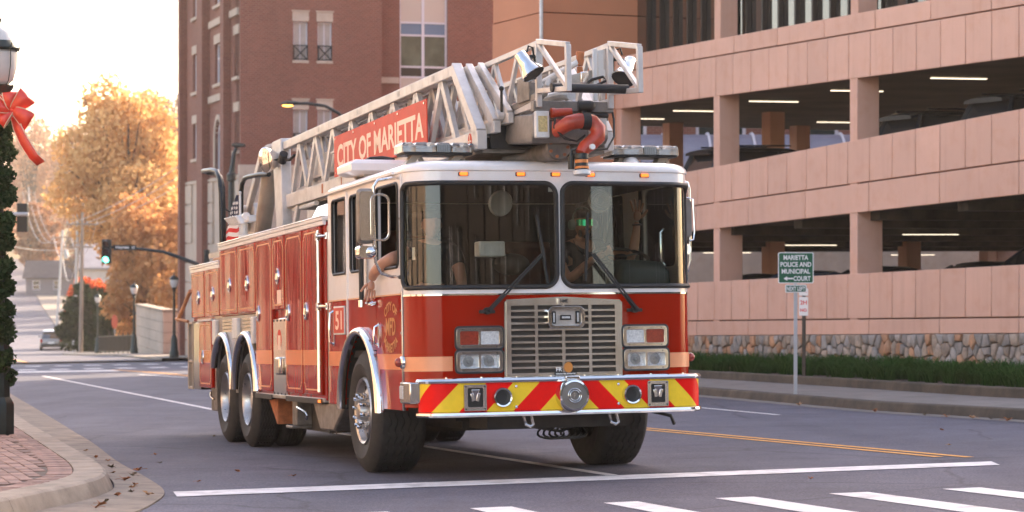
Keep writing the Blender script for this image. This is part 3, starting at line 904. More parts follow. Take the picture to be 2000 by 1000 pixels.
# local: x = u-BU0, y = v-BV0, z = height above bo
def Z(z): return z-bz
HB = Z(18.5)
def wall_x(name, x0, x1, y, holes, z0, z1, m, t=0.3):
    mb = MB(); mb.plate([(x0, z0), (x1, z0), (x1, z1), (x0, z1)], [h for h in holes], lambda a, b, d: (a, y+d, b), t)
    return mb.build(name, m, bb, ang=0)
def wall_y(name, y0, y1, x, holes, z0, z1, m, t=0.3):
    mb = MB(); mb.plate([(y0, z0), (y1, z0), (y1, z1), (y0, z1)], [h for h in holes], lambda a, b, d: (x+d, a, b), t)
    return mb.build(name, m, bb, ang=0)
def rect(a0, b0, a1, b1): return [(a0, b0), (a1, b0), (a1, b1), (a0, b1)]
fx = [(13.45, 14.07), (14.49, 15.11)]
rows = [(9.42, 11.05), (5.71, 7.33), (13.1, 14.7)]
holes = [rect(a-BU0, Z(z0), b-BU0, Z(z1)) for a, b in fx for z0, z1 in rows]
wall_x('brick_wall', 0, 17.27-BU0, 0, holes, Z(5.02), HB, BRK)
wall_x('stone_base', -0.06, 17.27-BU0, -0.07, [], -1.5, Z(5.0), LIME)
wall_x('brick_wall', 17.27-BU0+0.01, 30-BU0, 1.0, [rect(18.35-BU0, Z(1), 20.5-BU0, HB-0.5)], -1.5, HB, BRK)
mb = MB(); mb.box((17.27-BU0-0.3, 0.31, -1.5), (17.27-BU0, 1.3, HB)); mb.build('brick_wall', BRK, bb, ang=0)
def xwin(x0, x1, z0, z1, y):
    w = MB(); w.plate(rect(x0, z0, x1, z1), [rect(x0+0.05, z0+0.05, (x0+x1)/2-0.02, z1-0.05), rect((x0+x1)/2+0.02, z0+0.05, x1-0.05, z1-0.05)], lambda a, b, d: (a, y+0.12+d, b), 0.05)
    f = w.build('window', FRW, bb, ang=0)
    g = MB(); g.box((x0+0.01, y+0.16, z0), (x1-0.01, y+0.20, z1)); g.build('pane', WGB, f, ang=0)
    l = MB(); l.box((x0-0.04, y-0.04, z1+0.01), (x1+0.04, y+0.1, z1+0.42)); l.box((x0-0.08, y-0.08, z1+0.425), (x1+0.08, y+0.1, z1+0.48)); l.build('lintel', LIME, f, ang=0)
    s_ = MB(); s_.box((x0-0.04, y-0.05, z0-0.12), (x1+0.04, y+0.12, z0)); s_.build('sill', LIME, f, ang=0)
    r = MB(); zt_ = z0+0.62
    for a, b in (((x0, zt_), (x1, zt_)), ((x0, z0+0.04), (x1, z0+0.04)), ((x0+0.02, z0), (x0+0.02, zt_)), ((x1-0.02, z0), (x1-0.02, zt_)), ((x0, z0), (x1, zt_)), ((x0, zt_), (x1, z0))):
        r.bar((a[0], y-0.02, a[1]), (b[0], y-0.02, b[1]), 0.045, 0.045)
    r.build('railing', BLACKM, f, ang=0)
for a, b in fx:
    for z0, z1 in rows: xwin(a-BU0, b-BU0, Z(z0), Z(z1), 0)
# tall curtain-wall strip
zs = [1.0, 4.2, 7.2, 8.9, 9.35, 10.72, 11.27, 13.0, 14.6, 16.5]
WGB1 = mat('pane_sky_reflection', (0.13, 0.20, 0.28), 0.15, spec=0.4); WGB2 = mat('pane_olive', (0.10, 0.125, 0.085), 0.15, var=0.5, scale=0.8, spec=0.4); WGB3 = mat('pane_dark', (0.025, 0.035, 0.03), 0.15, spec=0.4)  # the blue pane has the sky's reflection painted into its colour
mb = MB(); x0, x1 = 18.35-BU0, 20.5-BU0; xm = (x0+x1)/2
zz = [Z(z) for z in zs]
hs = []
for a, b in zip(zz[:-1], zz[1:]):
    hs += [rect(x0+0.08, a+0.04, xm-0.06, b-0.04), rect(xm+0.06, a+0.04, x1-0.08, b-0.04)]
mb.plate(rect(x0, zz[0], x1, zz[-1]), hs, lambda a, b, d: (a, 1.12+d, b), 0.08)
cw = mb.build('window', FRW, bb, ang=0)
for k, (a, b) in enumerate(zip(zz[:-1], zz[1:])):
    for c0, c1 in ((x0+0.07, xm-0.05), (xm+0.05, x1-0.07)):
        g = MB(); g.box((c0, 1.16, a+0.03), (c1, 1.19, b-0.03)); g.build('pane', SPAN if k in (0, 2, 6, 8) else {5: WGB1, 4: WGB2}.get(k, WGB3), cw, ang=0)
mb = MB(); mb.box((17.3-BU0, 0.9, Z(8.6)), (18.3-BU0, 1.05, Z(8.86))); mb.box((20.55-BU0, 0.9, Z(8.6)), (30-BU0, 1.05, Z(8.86))); mb.build('stone_course', LIME, bb, ang=0)
# street face on the left (x = 0 plane), windows in pairs
yw = [(80.75, 82.85), (75.1, 77.0), (70.9+0.35, 72.35)]
rz_ = [(8.72, 10.5), (5.6, 7.25), (12.2, 14.0)]
holes = []
for i, (a, b) in enumerate(yw):
    for j, (z0, z1) in enumerate(rz_):
        if i == 1 and j == 1: continue
        holes.append(rect(a-BV0, Z(z0), b-BV0, Z(z1)))
arch = [(75.3-BV0, Z(4.85)), (76.9-BV0, Z(4.85))]+[(76.1-BV0+0.8*math.cos(t), Z(6.35)+0.8*math.sin(t)) for t in np.linspace(0, pi, 12)]
holes.append(arch)
wall_y('brick_wall', 0.301, 14.2, 0, holes, Z(4.62), HB, BRK)
bh = [rect(80.9-BV0, Z(1.85), 82.9-BV0, Z(3.85)), rect(75.2-BV0, Z(1.75), 77.2-BV0, Z(3.65))]
mb = MB()
def ywin(y0, y1, z0, z1, x, lint=True, nm=1):
    w = MB(); hs = []
    n = 2
    for k in range(n):
        hs.append(rect(y0+(y1-y0)*k/n+0.06, z0+0.06, y0+(y1-y0)*(k+1)/n-0.06, z0+(z1-z0)*0.62)); hs.append(rect(y0+(y1-y0)*k/n+0.06, z0+(z1-z0)*0.66, y0+(y1-y0)*(k+1)/n-0.06, z1-0.06))
    w.plate(rect(y0, z0, y1, z1), hs, lambda a, b, d: (x+0.12+d, a, b), 0.06)
    f = w.build('window', FRW, bb, ang=0)
    g = MB(); g.box((x+0.17, y0+0.01, z0), (x+0.2, y1-0.01, z1)); g.build('pane', WGL, f, ang=0)
    if lint:
        l = MB(); l.box((x-0.05, y0-0.05, z1+0.01), (x+0.1, y1+0.05, z1+0.40)); l.build('lintel', LIME, f, ang=0)
        s_ = MB(); s_.box((x-0.12, y0-0.06, z0-0.14), (x+0.12, y1+0.06, z0)); s_.build('sill', LIME, f, ang=0)
for i, (a, b) in enumerate(yw):
    for j, (z0, z1) in enumerate(rz_):
        if i == 1 and j == 1: continue
        ywin(a-BV0, b-BV0, Z(z0), Z(z1), 0)
for h in bh: ywin(h[0][0], h[1][0], h[0][1], h[2][1], -0.08, False)
w = MB(); w.plate(arch, [[(75.36-BV0, Z(4.95)), (76.05-BV0, Z(4.95)), (76.05-BV0, Z(6.9)), (75.36-BV0, Z(6.5))], [(76.15-BV0, Z(4.95)), (76.84-BV0, Z(4.95)), (76.84-BV0, Z(6.5)), (76.15-BV0, Z(6.9))]], lambda a, b, d: (0.12+d, a, b), 0.06)
f = w.build('window', FRW, bb, ang=0)
g = MB(); g.box((0.17, 75.35-BV0, Z(4.86)), (0.2, 76.85-BV0, Z(6.95))); g.build('pane', WGL, f, ang=0)
w = MB(); n = 14
ro = [(-0.06, 76.1-BV0+1.02*math.cos(t), Z(6.35)+1.02*math.sin(t)) for t in np.linspace(0, pi, n)]
ri = [(-0.06, 76.1-BV0+0.8*math.cos(t), Z(6.35)+0.8*math.sin(t)) for t in np.linspace(0, pi, n)]
ro2 = [(0.1, a, b) for _, a, b in ro]; ri2 = [(0.1, a, b) for _, a, b in ri]
w.strip(ro, ri); w.strip(ro, ro2); w.strip(ri, ri2)
w.box((-0.06, 75.08-BV0, Z(4.7)), (0.1, 75.3-BV0, Z(6.35))); w.box((-0.06, 76.9-BV0, Z(4.7)), (0.1, 77.12-BV0, Z(6.35)))
w.build('arch_surround', LIME, f, ang=0)
for (a, b) in ((84.6, 85.2), (78.4, 79.9), (73.1, 73.9)):       # brick piers
    mb = MB(); mb.box((-0.34, a-BV0, -1.5), (0.0, b-BV0, HB)); mb.build('brick_pier', BRK, bb, ang=0)
mb = MB(); mb.box((-0.1, 0.31, Z(11.3)), (0.02, 7.2, Z(11.6))) ; mb.box((-0.1, 4.0, Z(7.95)), (0.02, 7.3, Z(8.25))); mb.build('stone_course', LIME, bb, ang=0)
# stone base in courses
zc = -1.5; k = 0
while zc < Z(4.5):
    z1 = min(zc+0.92, Z(4.6))
    mb = MB(); mb.plate([(-0.06, zc), (14.3, zc), (14.3, z1-0.05), (-0.06, z1-0.05)], [], lambda a, b, d: (-0.09+d, a, b), 0.088)
    ok = True
    hh = [h for h in bh if h[0][1] < z1-0.05 and h[2][1] > zc]
    if hh:
        mb = MB(); ys_ = [-0.06]+sum([[h[0][0], h[1][0]] for h in sorted(hh)], [])+[14.3]
        for a, b in zip(ys_[0::2], ys_[1::2]): mb.box((-0.09, a, zc), (-0.002, b, z1-0.05))
    mb.build('stone_course', LIME, bb, ang=0)
    zc = z1
wall_y('stone_base', 0.3, 14.2, 0.0, [], -1.5, Z(4.6), LIME)
mb = MB(); mb.box((0, 14.2, -1.5), (20, 14.5, HB)); mb.box((0.3, 0.4, HB-0.6), (20, 14.2, HB-0.3)); mb.box((18.8, 1.3, -1.5), (19.1, 14.2, HB)); mb.build('rear_wall', BRK, bb, ang=0)

# annex and glass vault seen through the upper deck
ax = tag(empty('brick_annex', (2, 79, 0)), 'low brick annex with dark windows seen through the upper parking deck', 'building')
mb = MB()
wx = [(1.2, 2.95), (4.75, 6.6), (8.8, 10.0), (14.6, 16.4)]
mb.plate(rect(-1, -4, 30, 24), [rect(a, 3.4, b, 7.6) for a, b in wx], lambda a, b, d: (a, d, b), 0.3)  # unseen upper part of the wall raised to block the sun
mb.build('brick_wall', BRK, ax, ang=0)
for a, b in wx:
    w = MB(); w.plate(rect(a, 3.4, b, 7.6), [rect(a+0.12, 3.5, b-0.12, 7.5)], lambda x, z, d: (x, 0.1+d, z), 0.08); f = w.build('window', FRW, ax, ang=0)
    g = MB(); g.box((a+0.1, 0.15, 3.45), (b-0.1, 0.18, 7.55)); g.build('pane', WGB3, f, ang=0)
VAULT = mat('vault_sheet', (0.22, 0.21, 0.25), 0.4, 0.0, var=0.12, scale=1.5)
va = tag(empty('canopy', (2.0, 75.5, 3.83)), 'curved pale canopy roof with white ribs behind the parking deck', 'canopy')
def arcp(x, r, n=14): return [(x, -r*math.cos(t), r*math.sin(t)) for t in np.linspace(0, pi, n)]
mb = MB(); mb.strip(arcp(0, 1.75), arcp(22, 1.75)); mb.build('roof_sheet', VAULT, va, ang=60)
for k in range(15):
    mb = MB(); mb.tube(arcp(k*1.55+0.2, 1.79), 0.05, 6); mb.build('rib', FRW, va)
mb = MB(); mb.box((0, -1.8, -7), (22, 1.8, -0.01)); mb.build('canopy_wall', LIME, va, ang=0)
# what stands behind the lower deck
lb = tag(empty('stone_building', FP(20, 24, -1.5)), 'pale stone and brick building behind the lower parking deck', 'building')
lbm = FP(20, 24, -1.5)
mb = MB(); 
for k in range(14):
    mb.box((-9+k*1.9, 0, -1), (-8.3+k*1.9, 0.4, 3.6))
mb.box((-9, 0.02, 2.6), (18, 0.5, 3.9)); mb.build('stone_frame', PINK, lb, ang=0)
mb = MB(); mb.box((-9, 0.3, -1), (18, 0.6, 2.59)); mb.build('window_glass', WGL, lb, ang=0)
# ---------------------------------------------------------------- unseen buildings added to reflect in glass and paint and bounce warm light
DKST = mat('darkened_stone', (0.045, 0.034, 0.028), 0.9, var=0.3, scale=1)  # darkened so the unseen buildings reflect dark in the windscreen
BRKD = brick_mat('brown_brick', (0.20, 0.085, 0.055), (0.155, 0.062, 0.042), (0.24, 0.17, 0.13))
def block(name, label, P, ang, w, d, h, wm, nx, nz, z0=1.0, ww=0.5, wh=0.6, cat='building', pil=None):
    o = tag(empty(name, P, ang), label, cat)
    hs = []; sx = w/nx; sz = (h-z0-0.8)/nz
    for i in range(nx):
        for k in range(nz):
            a = -w/2+sx*(i+0.5); b = z0+sz*(k+0.5); hs.append(rect(a-sx*ww/2, b-sz*wh/2, a+sx*ww/2, b+sz*wh/2))
    mb = MB(); mb.plate(rect(-w/2, -2, w/2, h), hs, lambda a, b, t: (a, t, b), 0.4); mb.build('wall', wm, o, ang=0)
    mb = MB(); mb.box((-w/2, 0.41, -2), (w/2, d, h-0.01)); mb.build('core', UNDER, o, ang=0)
    mb = MB(); mb.box((-w/2-.3, -0.35, h), (w/2+.3, d, h+0.7)); mb.build('cornice', LIME, o, ang=0)
    for hh in hs:
        mb = MB(); mb.box((hh[0][0], 0.25, hh[0][1]), (hh[1][0], 0.32, hh[2][1])); f = mb.build('window', WGL, o, ang=0)
        mb = MB(); c = (hh[0][0]+hh[1][0])/2; mb.box((c-.04, 0.18, hh[0][1]), (c+.04, 0.245, hh[2][1])); mb.build('mullion', FRW, f, ang=0)
    for i in range(nx+1):
        mb = MB(); a = -w/2+sx*i; mb.box((a-0.28, -0.30, -2), (a+0.28, -0.003, h-0.6)); mb.build('pilaster', pil or wm, o, ang=0)
    return o
# left side of the street: face turned to +u (local -y faces the street)
def left_block(v0, v1, u, h, wm, nx, nz, label, **kw):
    vm = (v0+v1)/2
    return block('added_building', label, W(u, vm, gz(vm)), ROTZ+pi/2, v1-v0, 12, h, wm, nx, nz, **kw)
block('added_building', 'dark brick office building behind the camera corner', Vector((50, -54.5, 1.2)), pi-0.55, 62, 20, 21, DKST, 14, 5, ww=0.35)

block('added_building', 'dark office building on the right behind the camera', Vector((60, -8, 1.2)), -pi/2, 74, 20, 21, DKST, 12, 5, ww=0.35)

STUCW = mat('cream_stucco', (0.66, 0.50, 0.36), 0.85, var=0.08, scale=0.6)
left_block(-10, 27, -14, 9.5, STUCW, 7, 2, 'cream stucco building across the street from the garage', ww=0.3, wh=0.5)  # unseen, added for warm light on the truck side
left_block(28, 72, -14, 6.5, BRKD, 9, 1, 'brown brick shops with pale piers across the street', ww=0.62, wh=0.7, pil=STUCW)
# ---------------------------------------------------------------- trees
BARK = mat('bark', (0.085, 0.06, 0.042), 0.95, var=0.35, scale=6, bump=0.02, bscale=20)
LV = {
 'gold': leaf_mat('golden_leaves', (0.56, 0.31, 0.11), (0.78, 0.53, 0.25), 0.5),
 'amber': leaf_mat('amber_leaves', (0.44, 0.20, 0.075), (0.62, 0.34, 0.14), 0.45),
 'rust': leaf_mat('rust_leaves', (0.30, 0.155, 0.085), (0.46, 0.26, 0.15), 0.35),
 'red': leaf_mat('red_leaves', (0.50, 0.075, 0.025), (0.62, 0.16, 0.05), 0.5),
 'brown': leaf_mat('russet_leaves', (0.26, 0.11, 0.05), (0.42, 0.20, 0.09), 0.4),
 'green': leaf_mat('dark_green_leaves', (0.022, 0.035, 0.012), (0.06, 0.075, 0.03), 0.25),
 'olive': leaf_mat('olive_leaves', (0.12, 0.10, 0.035), (0.22, 0.16, 0.06), 0.4),
 'grey': leaf_mat('bare_twigs', (0.15, 0.10, 0.075), (0.24, 0.17, 0.12), 0.2),
 'cedar': leaf_mat('garland_needles', (0.016, 0.034, 0.013), (0.055, 0.085, 0.035), 0.2),
}
def leaf_cloud(blobs, n, size, seed):
    """leaf clumps spread through a set of ellipsoids (centre, radii); more near their skin"""
    r = np.random.RandomState(seed)
    vol = np.array([b[1][0]*b[1][1]*b[1][2] for b in blobs])**0.7; vol /= vol.sum()
    idx = r.choice(len(blobs), n, p=vol)
    C = np.array([b[0] for b in blobs])[idx]; Rd = np.array([b[1] for b in blobs])[idx]
    d = r.normal(size=(n, 3)); d /= np.linalg.norm(d, axis=1)[:, None]
    rad = r.uniform(0.12, 1.0, n)**0.45*r.uniform(0.85, 1.12, n)
    c = C+d*Rd*rad[:, None]
    a = r.normal(size=(n, 3)); a /= np.linalg.norm(a, axis=1)[:, None]
    b = np.cross(a, r.normal(size=(n, 3))); b /= np.linalg.norm(b, axis=1)[:, None]
    s = (size*r.uniform(0.5, 1.3, n))[:, None]
    v = np.stack([c-a*s-b*s*0.35, c+a*s*0.2-b*s*0.7, c+a*s+b*s*0.3, c-a*s*0.3+b*s*0.75], 1).reshape(-1, 3)
    f = np.arange(4*n).reshape(-1, 4)
    return v, f
def np_mesh(name, v, f, m):
    me = bpy.data.meshes.new(name)
    me.vertices.add(len(v)); me.vertices.foreach_set('co', np.asarray(v, dtype=np.float32).ravel())
    k = f.shape[1]
    me.loops.add(f.size); me.loops.foreach_set('vertex_index', f.ravel().astype(np.int32))
    me.polygons.add(len(f)); me.polygons.foreach_set('loop_start', np.arange(0, f.size, k, dtype=np.int32)); me.polygons.foreach_set('loop_total', np.full(len(f), k, dtype=np.int32))
    me.update(calc_edges=True); me.validate(); me.materials.append(m)
    return me
def tree(name, label, cat, X, Y, H, wd, key, n, size, seed, group=None, trunk=0.3, bare=0.35, z0=None, nb=None, lean=0, twig=False):
    r = random.Random(seed); zg = (T(X, Y) if z0 is None else z0)-0.1
    root = tag(empty(name, (X, Y, zg)), label, cat, group)
    mb = MB(); tr = max(0.05, H*0.022)
    th = H*trunk
    pts = [(0, 0, 0), (lean*0.1+r.uniform(-.1, .1), 0, th*0.5), (lean*0.2, r.uniform(-.1, .1), th), (lean*0.4, 0, H*0.62), (lean*.5, 0, H*0.9)]
    mb.tube(pts, tr, 7, rs=[tr*1.35, tr, tr*0.85, tr*0.45, tr*0.1])
    blobs = []
    nb = nb or 13
    for k in range(nb):
        a = k*2.4+r.uniform(-.4, .4); h = H*(bare+(1-bare)*((k+0.5)/nb)*0.93)
        env = math.sin(pi*min(1, max(0.08, ((h/H-bare)/(1-bare))*0.82+0.14)))**0.75
        rr = wd/2*env*r.uniform(0.42, 0.72)
        c = (lean*h/H*0.5+rr*math.cos(a), rr*math.sin(a), h)
        q = wd*r.uniform(0.13, 0.23)*(0.6+0.5*env)
        blobs.append((c, (q, q, q*r.uniform(0.62, 0.85))))
        mid = (c[0]*0.45, c[1]*0.45, th+(h-th)*0.45)
        mb.tube([(lean*0.2, 0, th*r.uniform(0.75, 1.0)), mid, c, (c[0]*1.25, c[1]*1.25, c[2]+q*0.4)], tr*.4, 5, rs=[tr*0.5, tr*0.32, tr*0.16, tr*0.05])
        for _ in range(2):
            e = (c[0]+r.uniform(-q, q), c[1]+r.uniform(-q, q), c[2]+r.uniform(-.3*q, q))
            mb.tube([mid, tuple((mid[i]+e[i])/2+r.uniform(-.1, .1) for i in range(3)), e], .02, 4, rs=[tr*0.2, tr*0.12, tr*0.04])
    blobs.append(((lean*.4, 0, H*(bare+(1-bare)*0.5)), (wd*0.27, wd*0.27, H*(1-bare)*0.36)))
    mb.build('trunk', BARK, root, ang=60)
    v, f = leaf_cloud(blobs, n, size, seed)
    o = inst('crown', np_mesh('crown', v, f, LV[key]), root); 
    return root
tree('maple_tree', 'tall broad golden autumn tree rising beside the brick building', 'tree', -30.5, 171, 21.5, 12.4, 'gold', 24000, 0.20, 11, trunk=0.42, bare=0.36, nb=26)
tree('maple_tree', 'wide amber autumn tree behind the pale retaining wall', 'tree', -25.5, 155, 11.2, 10.5, 'amber', 13000, 0.22, 12, trunk=0.2, bare=0.10, nb=18)
tree('maple_tree', 'low amber tree close against the brick building', 'tree', -20.5, 148, 10.5, 8.0, 'amber', 7000, 0.22, 13, trunk=0.2, bare=0.10)
tree('maple_tree', 'small bright red autumn tree above the dark green shrubs', 'tree', -37.0, 190, 6.2, 6.0, 'red', 3600, 0.22, 14, trunk=0.3, bare=0.35)
tree('tree', 'dark green shrubby evergreen behind the first street lamp', 'tree', -32.5, 166, 5.6, 5.0, 'green', 5000, 0.2, 15, trunk=0.1, bare=0.02)
tree('tree', 'small dark green evergreen between two street lamps', 'tree', -29.5, 161, 4.6, 3.8, 'green', 4200, 0.2, 16, trunk=0.1, bare=0.02)
tree('tree', 'olive bush growing on the slope beside the far road', 'tree', -41.5, 238, 5.5, 8.5, 'olive', 4200, 0.26, 17, trunk=0.1, bare=0.02)
tree('tree', 'brown leaved bush on the bank above the utility poles', 'tree', -37.0, 222, 5.0, 6.5, 'brown', 3600, 0.24, 18, trunk=0.1, bare=0.02)
hillspec = [(-55, 300, 17, 13, 'rust', 'hazy rust tree behind the utility poles'), (-104, 465, 27, 18, 'rust', 'hazy rust tree beyond the red ribbon'),
            (-56, 310, 15, 12, 'brown', 'bare brownish tree behind the golden maple'), (-90, 445, 24, 17, 'rust', 'pale rust tree at the top of the far road'),
            (-76, 405, 19, 13, 'grey', 'grey leafless tree above the far road'), (-58, 360, 24, 15, 'grey', 'tall grey leafless tree above the golden maple'),
            (-49, 330, 21, 14, 'grey', 'grey leafless tree peeping over the amber crown'), (-40, 300, 17, 12, 'brown', 'brownish hillside tree next to the brick building'),
            (-70, 420, 24, 16, 'brown', 'brown hillside tree far behind the house'), (-122, 470, 26, 17, 'brown', 'brown tree half hidden by the garland post'),
            (-42, 270, 10, 9, 'red', 'red orange tree behind the poles and the house'), (-47, 262, 8, 7, 'brown', 'russet tree on the bank beside the far road')]
hillspec += [(-66, 338, 9, 9, 'grey', 'low bare tree in front of the dark roofed house'), (-80, 362, 12, 9, 'brown', 'brown tree beside the dark roofed house')]
for i, (X, Y, H, wd, key, lab) in enumerate(hillspec):
    tree('tree', lab, 'tree', X, Y, H*1.28, wd*1.12, key, 2600 if key == 'grey' else 4800, 0.36 if key != 'grey' else 0.26, 40+i, trunk=0.3, bare=0.25, group='autumn trees on the far hillside')
# far wood on the hill: one mass
r = np.random.RandomState(5); bl = []
for i in range(150):
    X = r.uniform(-230, 20); Y = r.uniform(470, 760); h = r.uniform(9, 17)
    bl.append(((X, Y, T(X, Y)+h*0.55), (h*0.42, h*0.42, h*0.5)))
for i in range(70):
    X = r.uniform(-150, -75)-10; Y = r.uniform(300, 470); u, v = uv_of(X, Y)
    if abs(u-ur(v)+6) < 14: continue
    h = r.uniform(6, 13); bl.append(((X, Y, T(X, Y)+h*0.5), (h*0.5, h*0.5, h*0.5)))
v, f = leaf_cloud(bl, 42000, 0.62, 77)
tag(inst('hillside_wood', np_mesh('wood', v, f, LV['brown'])), kind='stuff')
tree('tree', 'small red leaved tree seen through the lower parking deck', 'tree', *FP(15.5, 19.0, 0)[:2], 4.4, 3.6, 'red', 2600, 0.13, 81, trunk=0.2, bare=0.1, z0=-1.6)
tree('tree', 'russet tree seen beyond the lower deck column', 'tree', *FP(10.5, 19.5, 0)[:2], 4.6, 4.0, 'brown', 2600, 0.13, 82, trunk=0.2, bare=0.1, z0=-1.4)
# low shrubs on the bank
for i, (X, Y, s, key, lab) in enumerate([(-36.0, 178, 1.3, 'green', 'clipped dark bush beside the utility poles'), (-44.6, 215, 1.1, 'olive', 'small olive bush at the foot of the thin pole'), (-27.2, 150, 1.0, 'olive', 'little bush beside the black railing')]):
    zg = T(X, Y); rt = tag(empty('bush', (X, Y, zg)), lab, 'bush')
    v, f = leaf_cloud([((0, 0, s*0.5), (s*1.2, s, s*0.6)), ((s*.6, 0, s*.4), (s*.8, s*.8, s*.5))], 900, 0.14, 90+i)
    inst('foliage', np_mesh('foliage', v, f, LV[key]), rt)
    mb = MB(); mb.tube([(0, 0, -0.1), (0, 0, s*0.5)], 0.05, 6); mb.build('stem', BARK, rt)

# ---------------------------------------------------------------- house, wall, railing
ROOFM = mat('dark_shingle', (0.06, 0.05, 0.055), 0.9, var=0.3, scale=1)
ROOFL = mat('grey_roof', (0.34, 0.29, 0.28), 0.8, var=0.15, scale=0.8)
def house(X, Y, w, d, h, rh, lab, wm, rm, rot=0.0, nw=3):
    z = T(X, Y)-0.5
    o = tag(empty('house', (X, Y, z), rot), lab, 'house')
    mb = MB(); mb.box((-w/2, -d/2, 0), (w/2, d/2, h+0.5)); mb.add([(-w/2, -d/2, h+.5), (-w/2, d/2, h+.5), (-w/2, 0, h+rh+.3), (w/2, -d/2, h+.5), (w/2, d/2, h+.5), (w/2, 0, h+rh+.3)], [(0,1,2), (3,5,4)])
    mb.build('wall', wm, o, ang=0)
    mb = MB(); e = 0.5
    for s in (-1, 1):
        mb.hexa([(-w/2-e, s*(d/2+e), h+.35), (w/2+e, s*(d/2+e), h+.35), (w/2+e, 0, h+rh+.5), (-w/2-e, 0, h+rh+.5)]+[(-w/2-e, s*(d/2+e), h+.55), (w/2+e, s*(d/2+e), h+.55), (w/2+e, 0, h+rh+.7), (-w/2-e, 0, h+rh+.7)])
    rf = mb.build('roof', rm, o, ang=0)
    mb = MB(); mb.box((w*0.2, 0.3, h+rh*.5), (w*0.2+.8, 1.1, h+rh+1.5)); mb.build('chimney', BRK, rf, ang=0)
    for k in range(nw):
        x = -w/2+w*(k+0.5)/nw
        mb = MB(); mb.plate(rect(x-.6, 1.4, x+.6, 2.9), [rect(x-.5, 1.5, x+.5, 2.1), rect(x-.5, 2.18, x+.5, 2.8)], lambda a, b, dd: (a, -d/2-0.06+dd, b), 0.1); f = mb.build('window', FRW, o, ang=0)
        mb = MB(); mb.box((x-.5, -d/2-0.03, 1.5), (x+.5, -d/2-0.01, 2.8)); mb.build('pane', WGL, f, ang=0)
    return o
SIDING = mat('grey_siding', (0.20, 0.18, 0.19), 0.8, var=0.1, scale=2)
CREAM = mat('cream_render', (0.52, 0.44, 0.38), 0.85, var=0.08, scale=2)
house(-74.0, 352, 10, 8, 2.8, 2.6, 'dark roofed house at the top of the far road behind the poles', SIDING, ROOFM, 0.1)
house(-41.0, 240, 13, 9, 6.6, 2.4, 'pale roofed house behind the amber trees', CREAM, ROOFL, 0.15, 4)
# pale retaining wall with grooved courses
ww = W(11.0, 90.8, gz(90.8)); wo = tag(empty('retaining_wall', ww, ROTZ), 'pale stone block retaining wall with grooved courses behind the street lamps', 'retaining wall')
for k in range(5):
    z0 = -0.3+k*0.52; 
    for (x0, x1, y0, y1) in ((0, 0.5, 0.51, 9.5), (0, 8.0, 0, 0.5)):
        L_ = 1.6; n = int(max(x1-x0, y1-y0)/L_); off = 0.0
        for q in range(n):
            mb = MB(); g = 0.008
            if y1-y0 > x1-x0: mb.box((x0, y0+(y1-y0)*q/n+g, z0), (x1, y0+(y1-y0)*(q+1)/n-g, z0+0.50))
            else: mb.box((x0+(x1-x0)*q/n+g, y0, z0), (x0+(x1-x0)*(q+1)/n-g, y1, z0+0.50))
            mb.build('block', LIME, wo, ang=0)
mb = MB(); mb.box((-0.06, -0.06, 2.31), (8.0, 0.56, 2.42)); mb.box((-0.06, 0.57, 2.31), (0.56, 9.5, 2.42)); mb.build('coping', CONC, wo, ang=0)
mb = MB(); mb.box((0.03, 0.03, -0.3), (7.9, 0.47, 2.29)); mb.box((0.03, 0.48, -0.3), (0.47, 9.4, 2.29)); mb.build('core', MORT, wo, ang=0)
fo_ = W(11.2, 101, gz(101)); fo = tag(empty('railing', fo_, ROTZ), 'black metal railing beyond the pale retaining wall', 'railing')
mb = MB()
for z in (0.15, 1.05): mb.bar((0, 0, z+.12), (0, 17, z-0.75), 0.05, 0.05)
mb.build('rail', BLACKM, fo)
bal = MB(); bal.box((-.014, -.014, 0.15), (.014, .014, 1.06)); bme = bal.mesh('baluster', BLACKM)
pst = MB(); pst.box((-.035, -.035, -.1), (.035, .035, 1.22)); pme = pst.mesh('post', BLACKM)
for k in range(86):
    y = k*0.2; o = inst('post' if k % 10 == 0 else 'baluster', pme if k % 10 == 0 else bme, fo, (0, y, 0.12-y*0.052))

# ---------------------------------------------------------------- street lamps of the old pattern
LAMPB = mat('dark_green_cast_iron', (0.022, 0.030, 0.024), 0.4, 0.3, var=0.2, scale=10)
GLOBE = mat('lamp_globe', (0.56, 0.53, 0.49), 0.2, var=0.05, scale=8)
def post_lamp(u, v, H, lab, zoff=0.17, group='old pattern street lamps on the far pavement', sc=1.0):
    o = tag(empty('street_lamp', WG(u, v, zoff)), lab, 'street lamp', group)
    mb = MB(); mb.lathe((0, 0, 0), (0, 0, 1), [(0.0, 0), (0.21, 0), (0.21, 0.25), (0.17, 0.32), (0.15, 0.8), (0.11, 0.95), (0.085, 1.0)], 12); mb.build('base', LAMPB, o)
    mb = MB(); mb.lathe((0, 0, 1.0), (0, 0, 1), [(0.075, 0), (0.062, 0.5), (0.05, H-1.75), (0.09, H-1.7), (0.06, H-1.66), (0.11, H-1.6), (0.13, H-1.55), (0.0, H-1.55)], 12); mb.build('pole', LAMPB, o)
    mb = MB(); mb.lathe((0, 0, H-0.56), (0, 0, 1), [(0.10, 0), (0.16, 0.12), (0.20, 0.28), (0.185, 0.36)], 12); mb.build('lantern', GLOBE, o)
    mb = MB(); mb.lathe((0, 0, H-0.2), (0, 0, 1), [(0.23, 0), (0.21, 0.05), (0.10, 0.16), (0.03, 0.20), (0.02, 0.3), (0.0, 0.34)], 12); mb.build('cap', LAMPB, o)
    return o
post_lamp(9.7, 79.0, 3.70, 'nearest far street lamp, in front of the pale wall end')
post_lamp(10.25, 95.7, 3.66, 'far street lamp standing against the black railing')
post_lamp(11.18, 118.5, 3.72, 'farthest street lamp, bright globe before the dark shrubs')
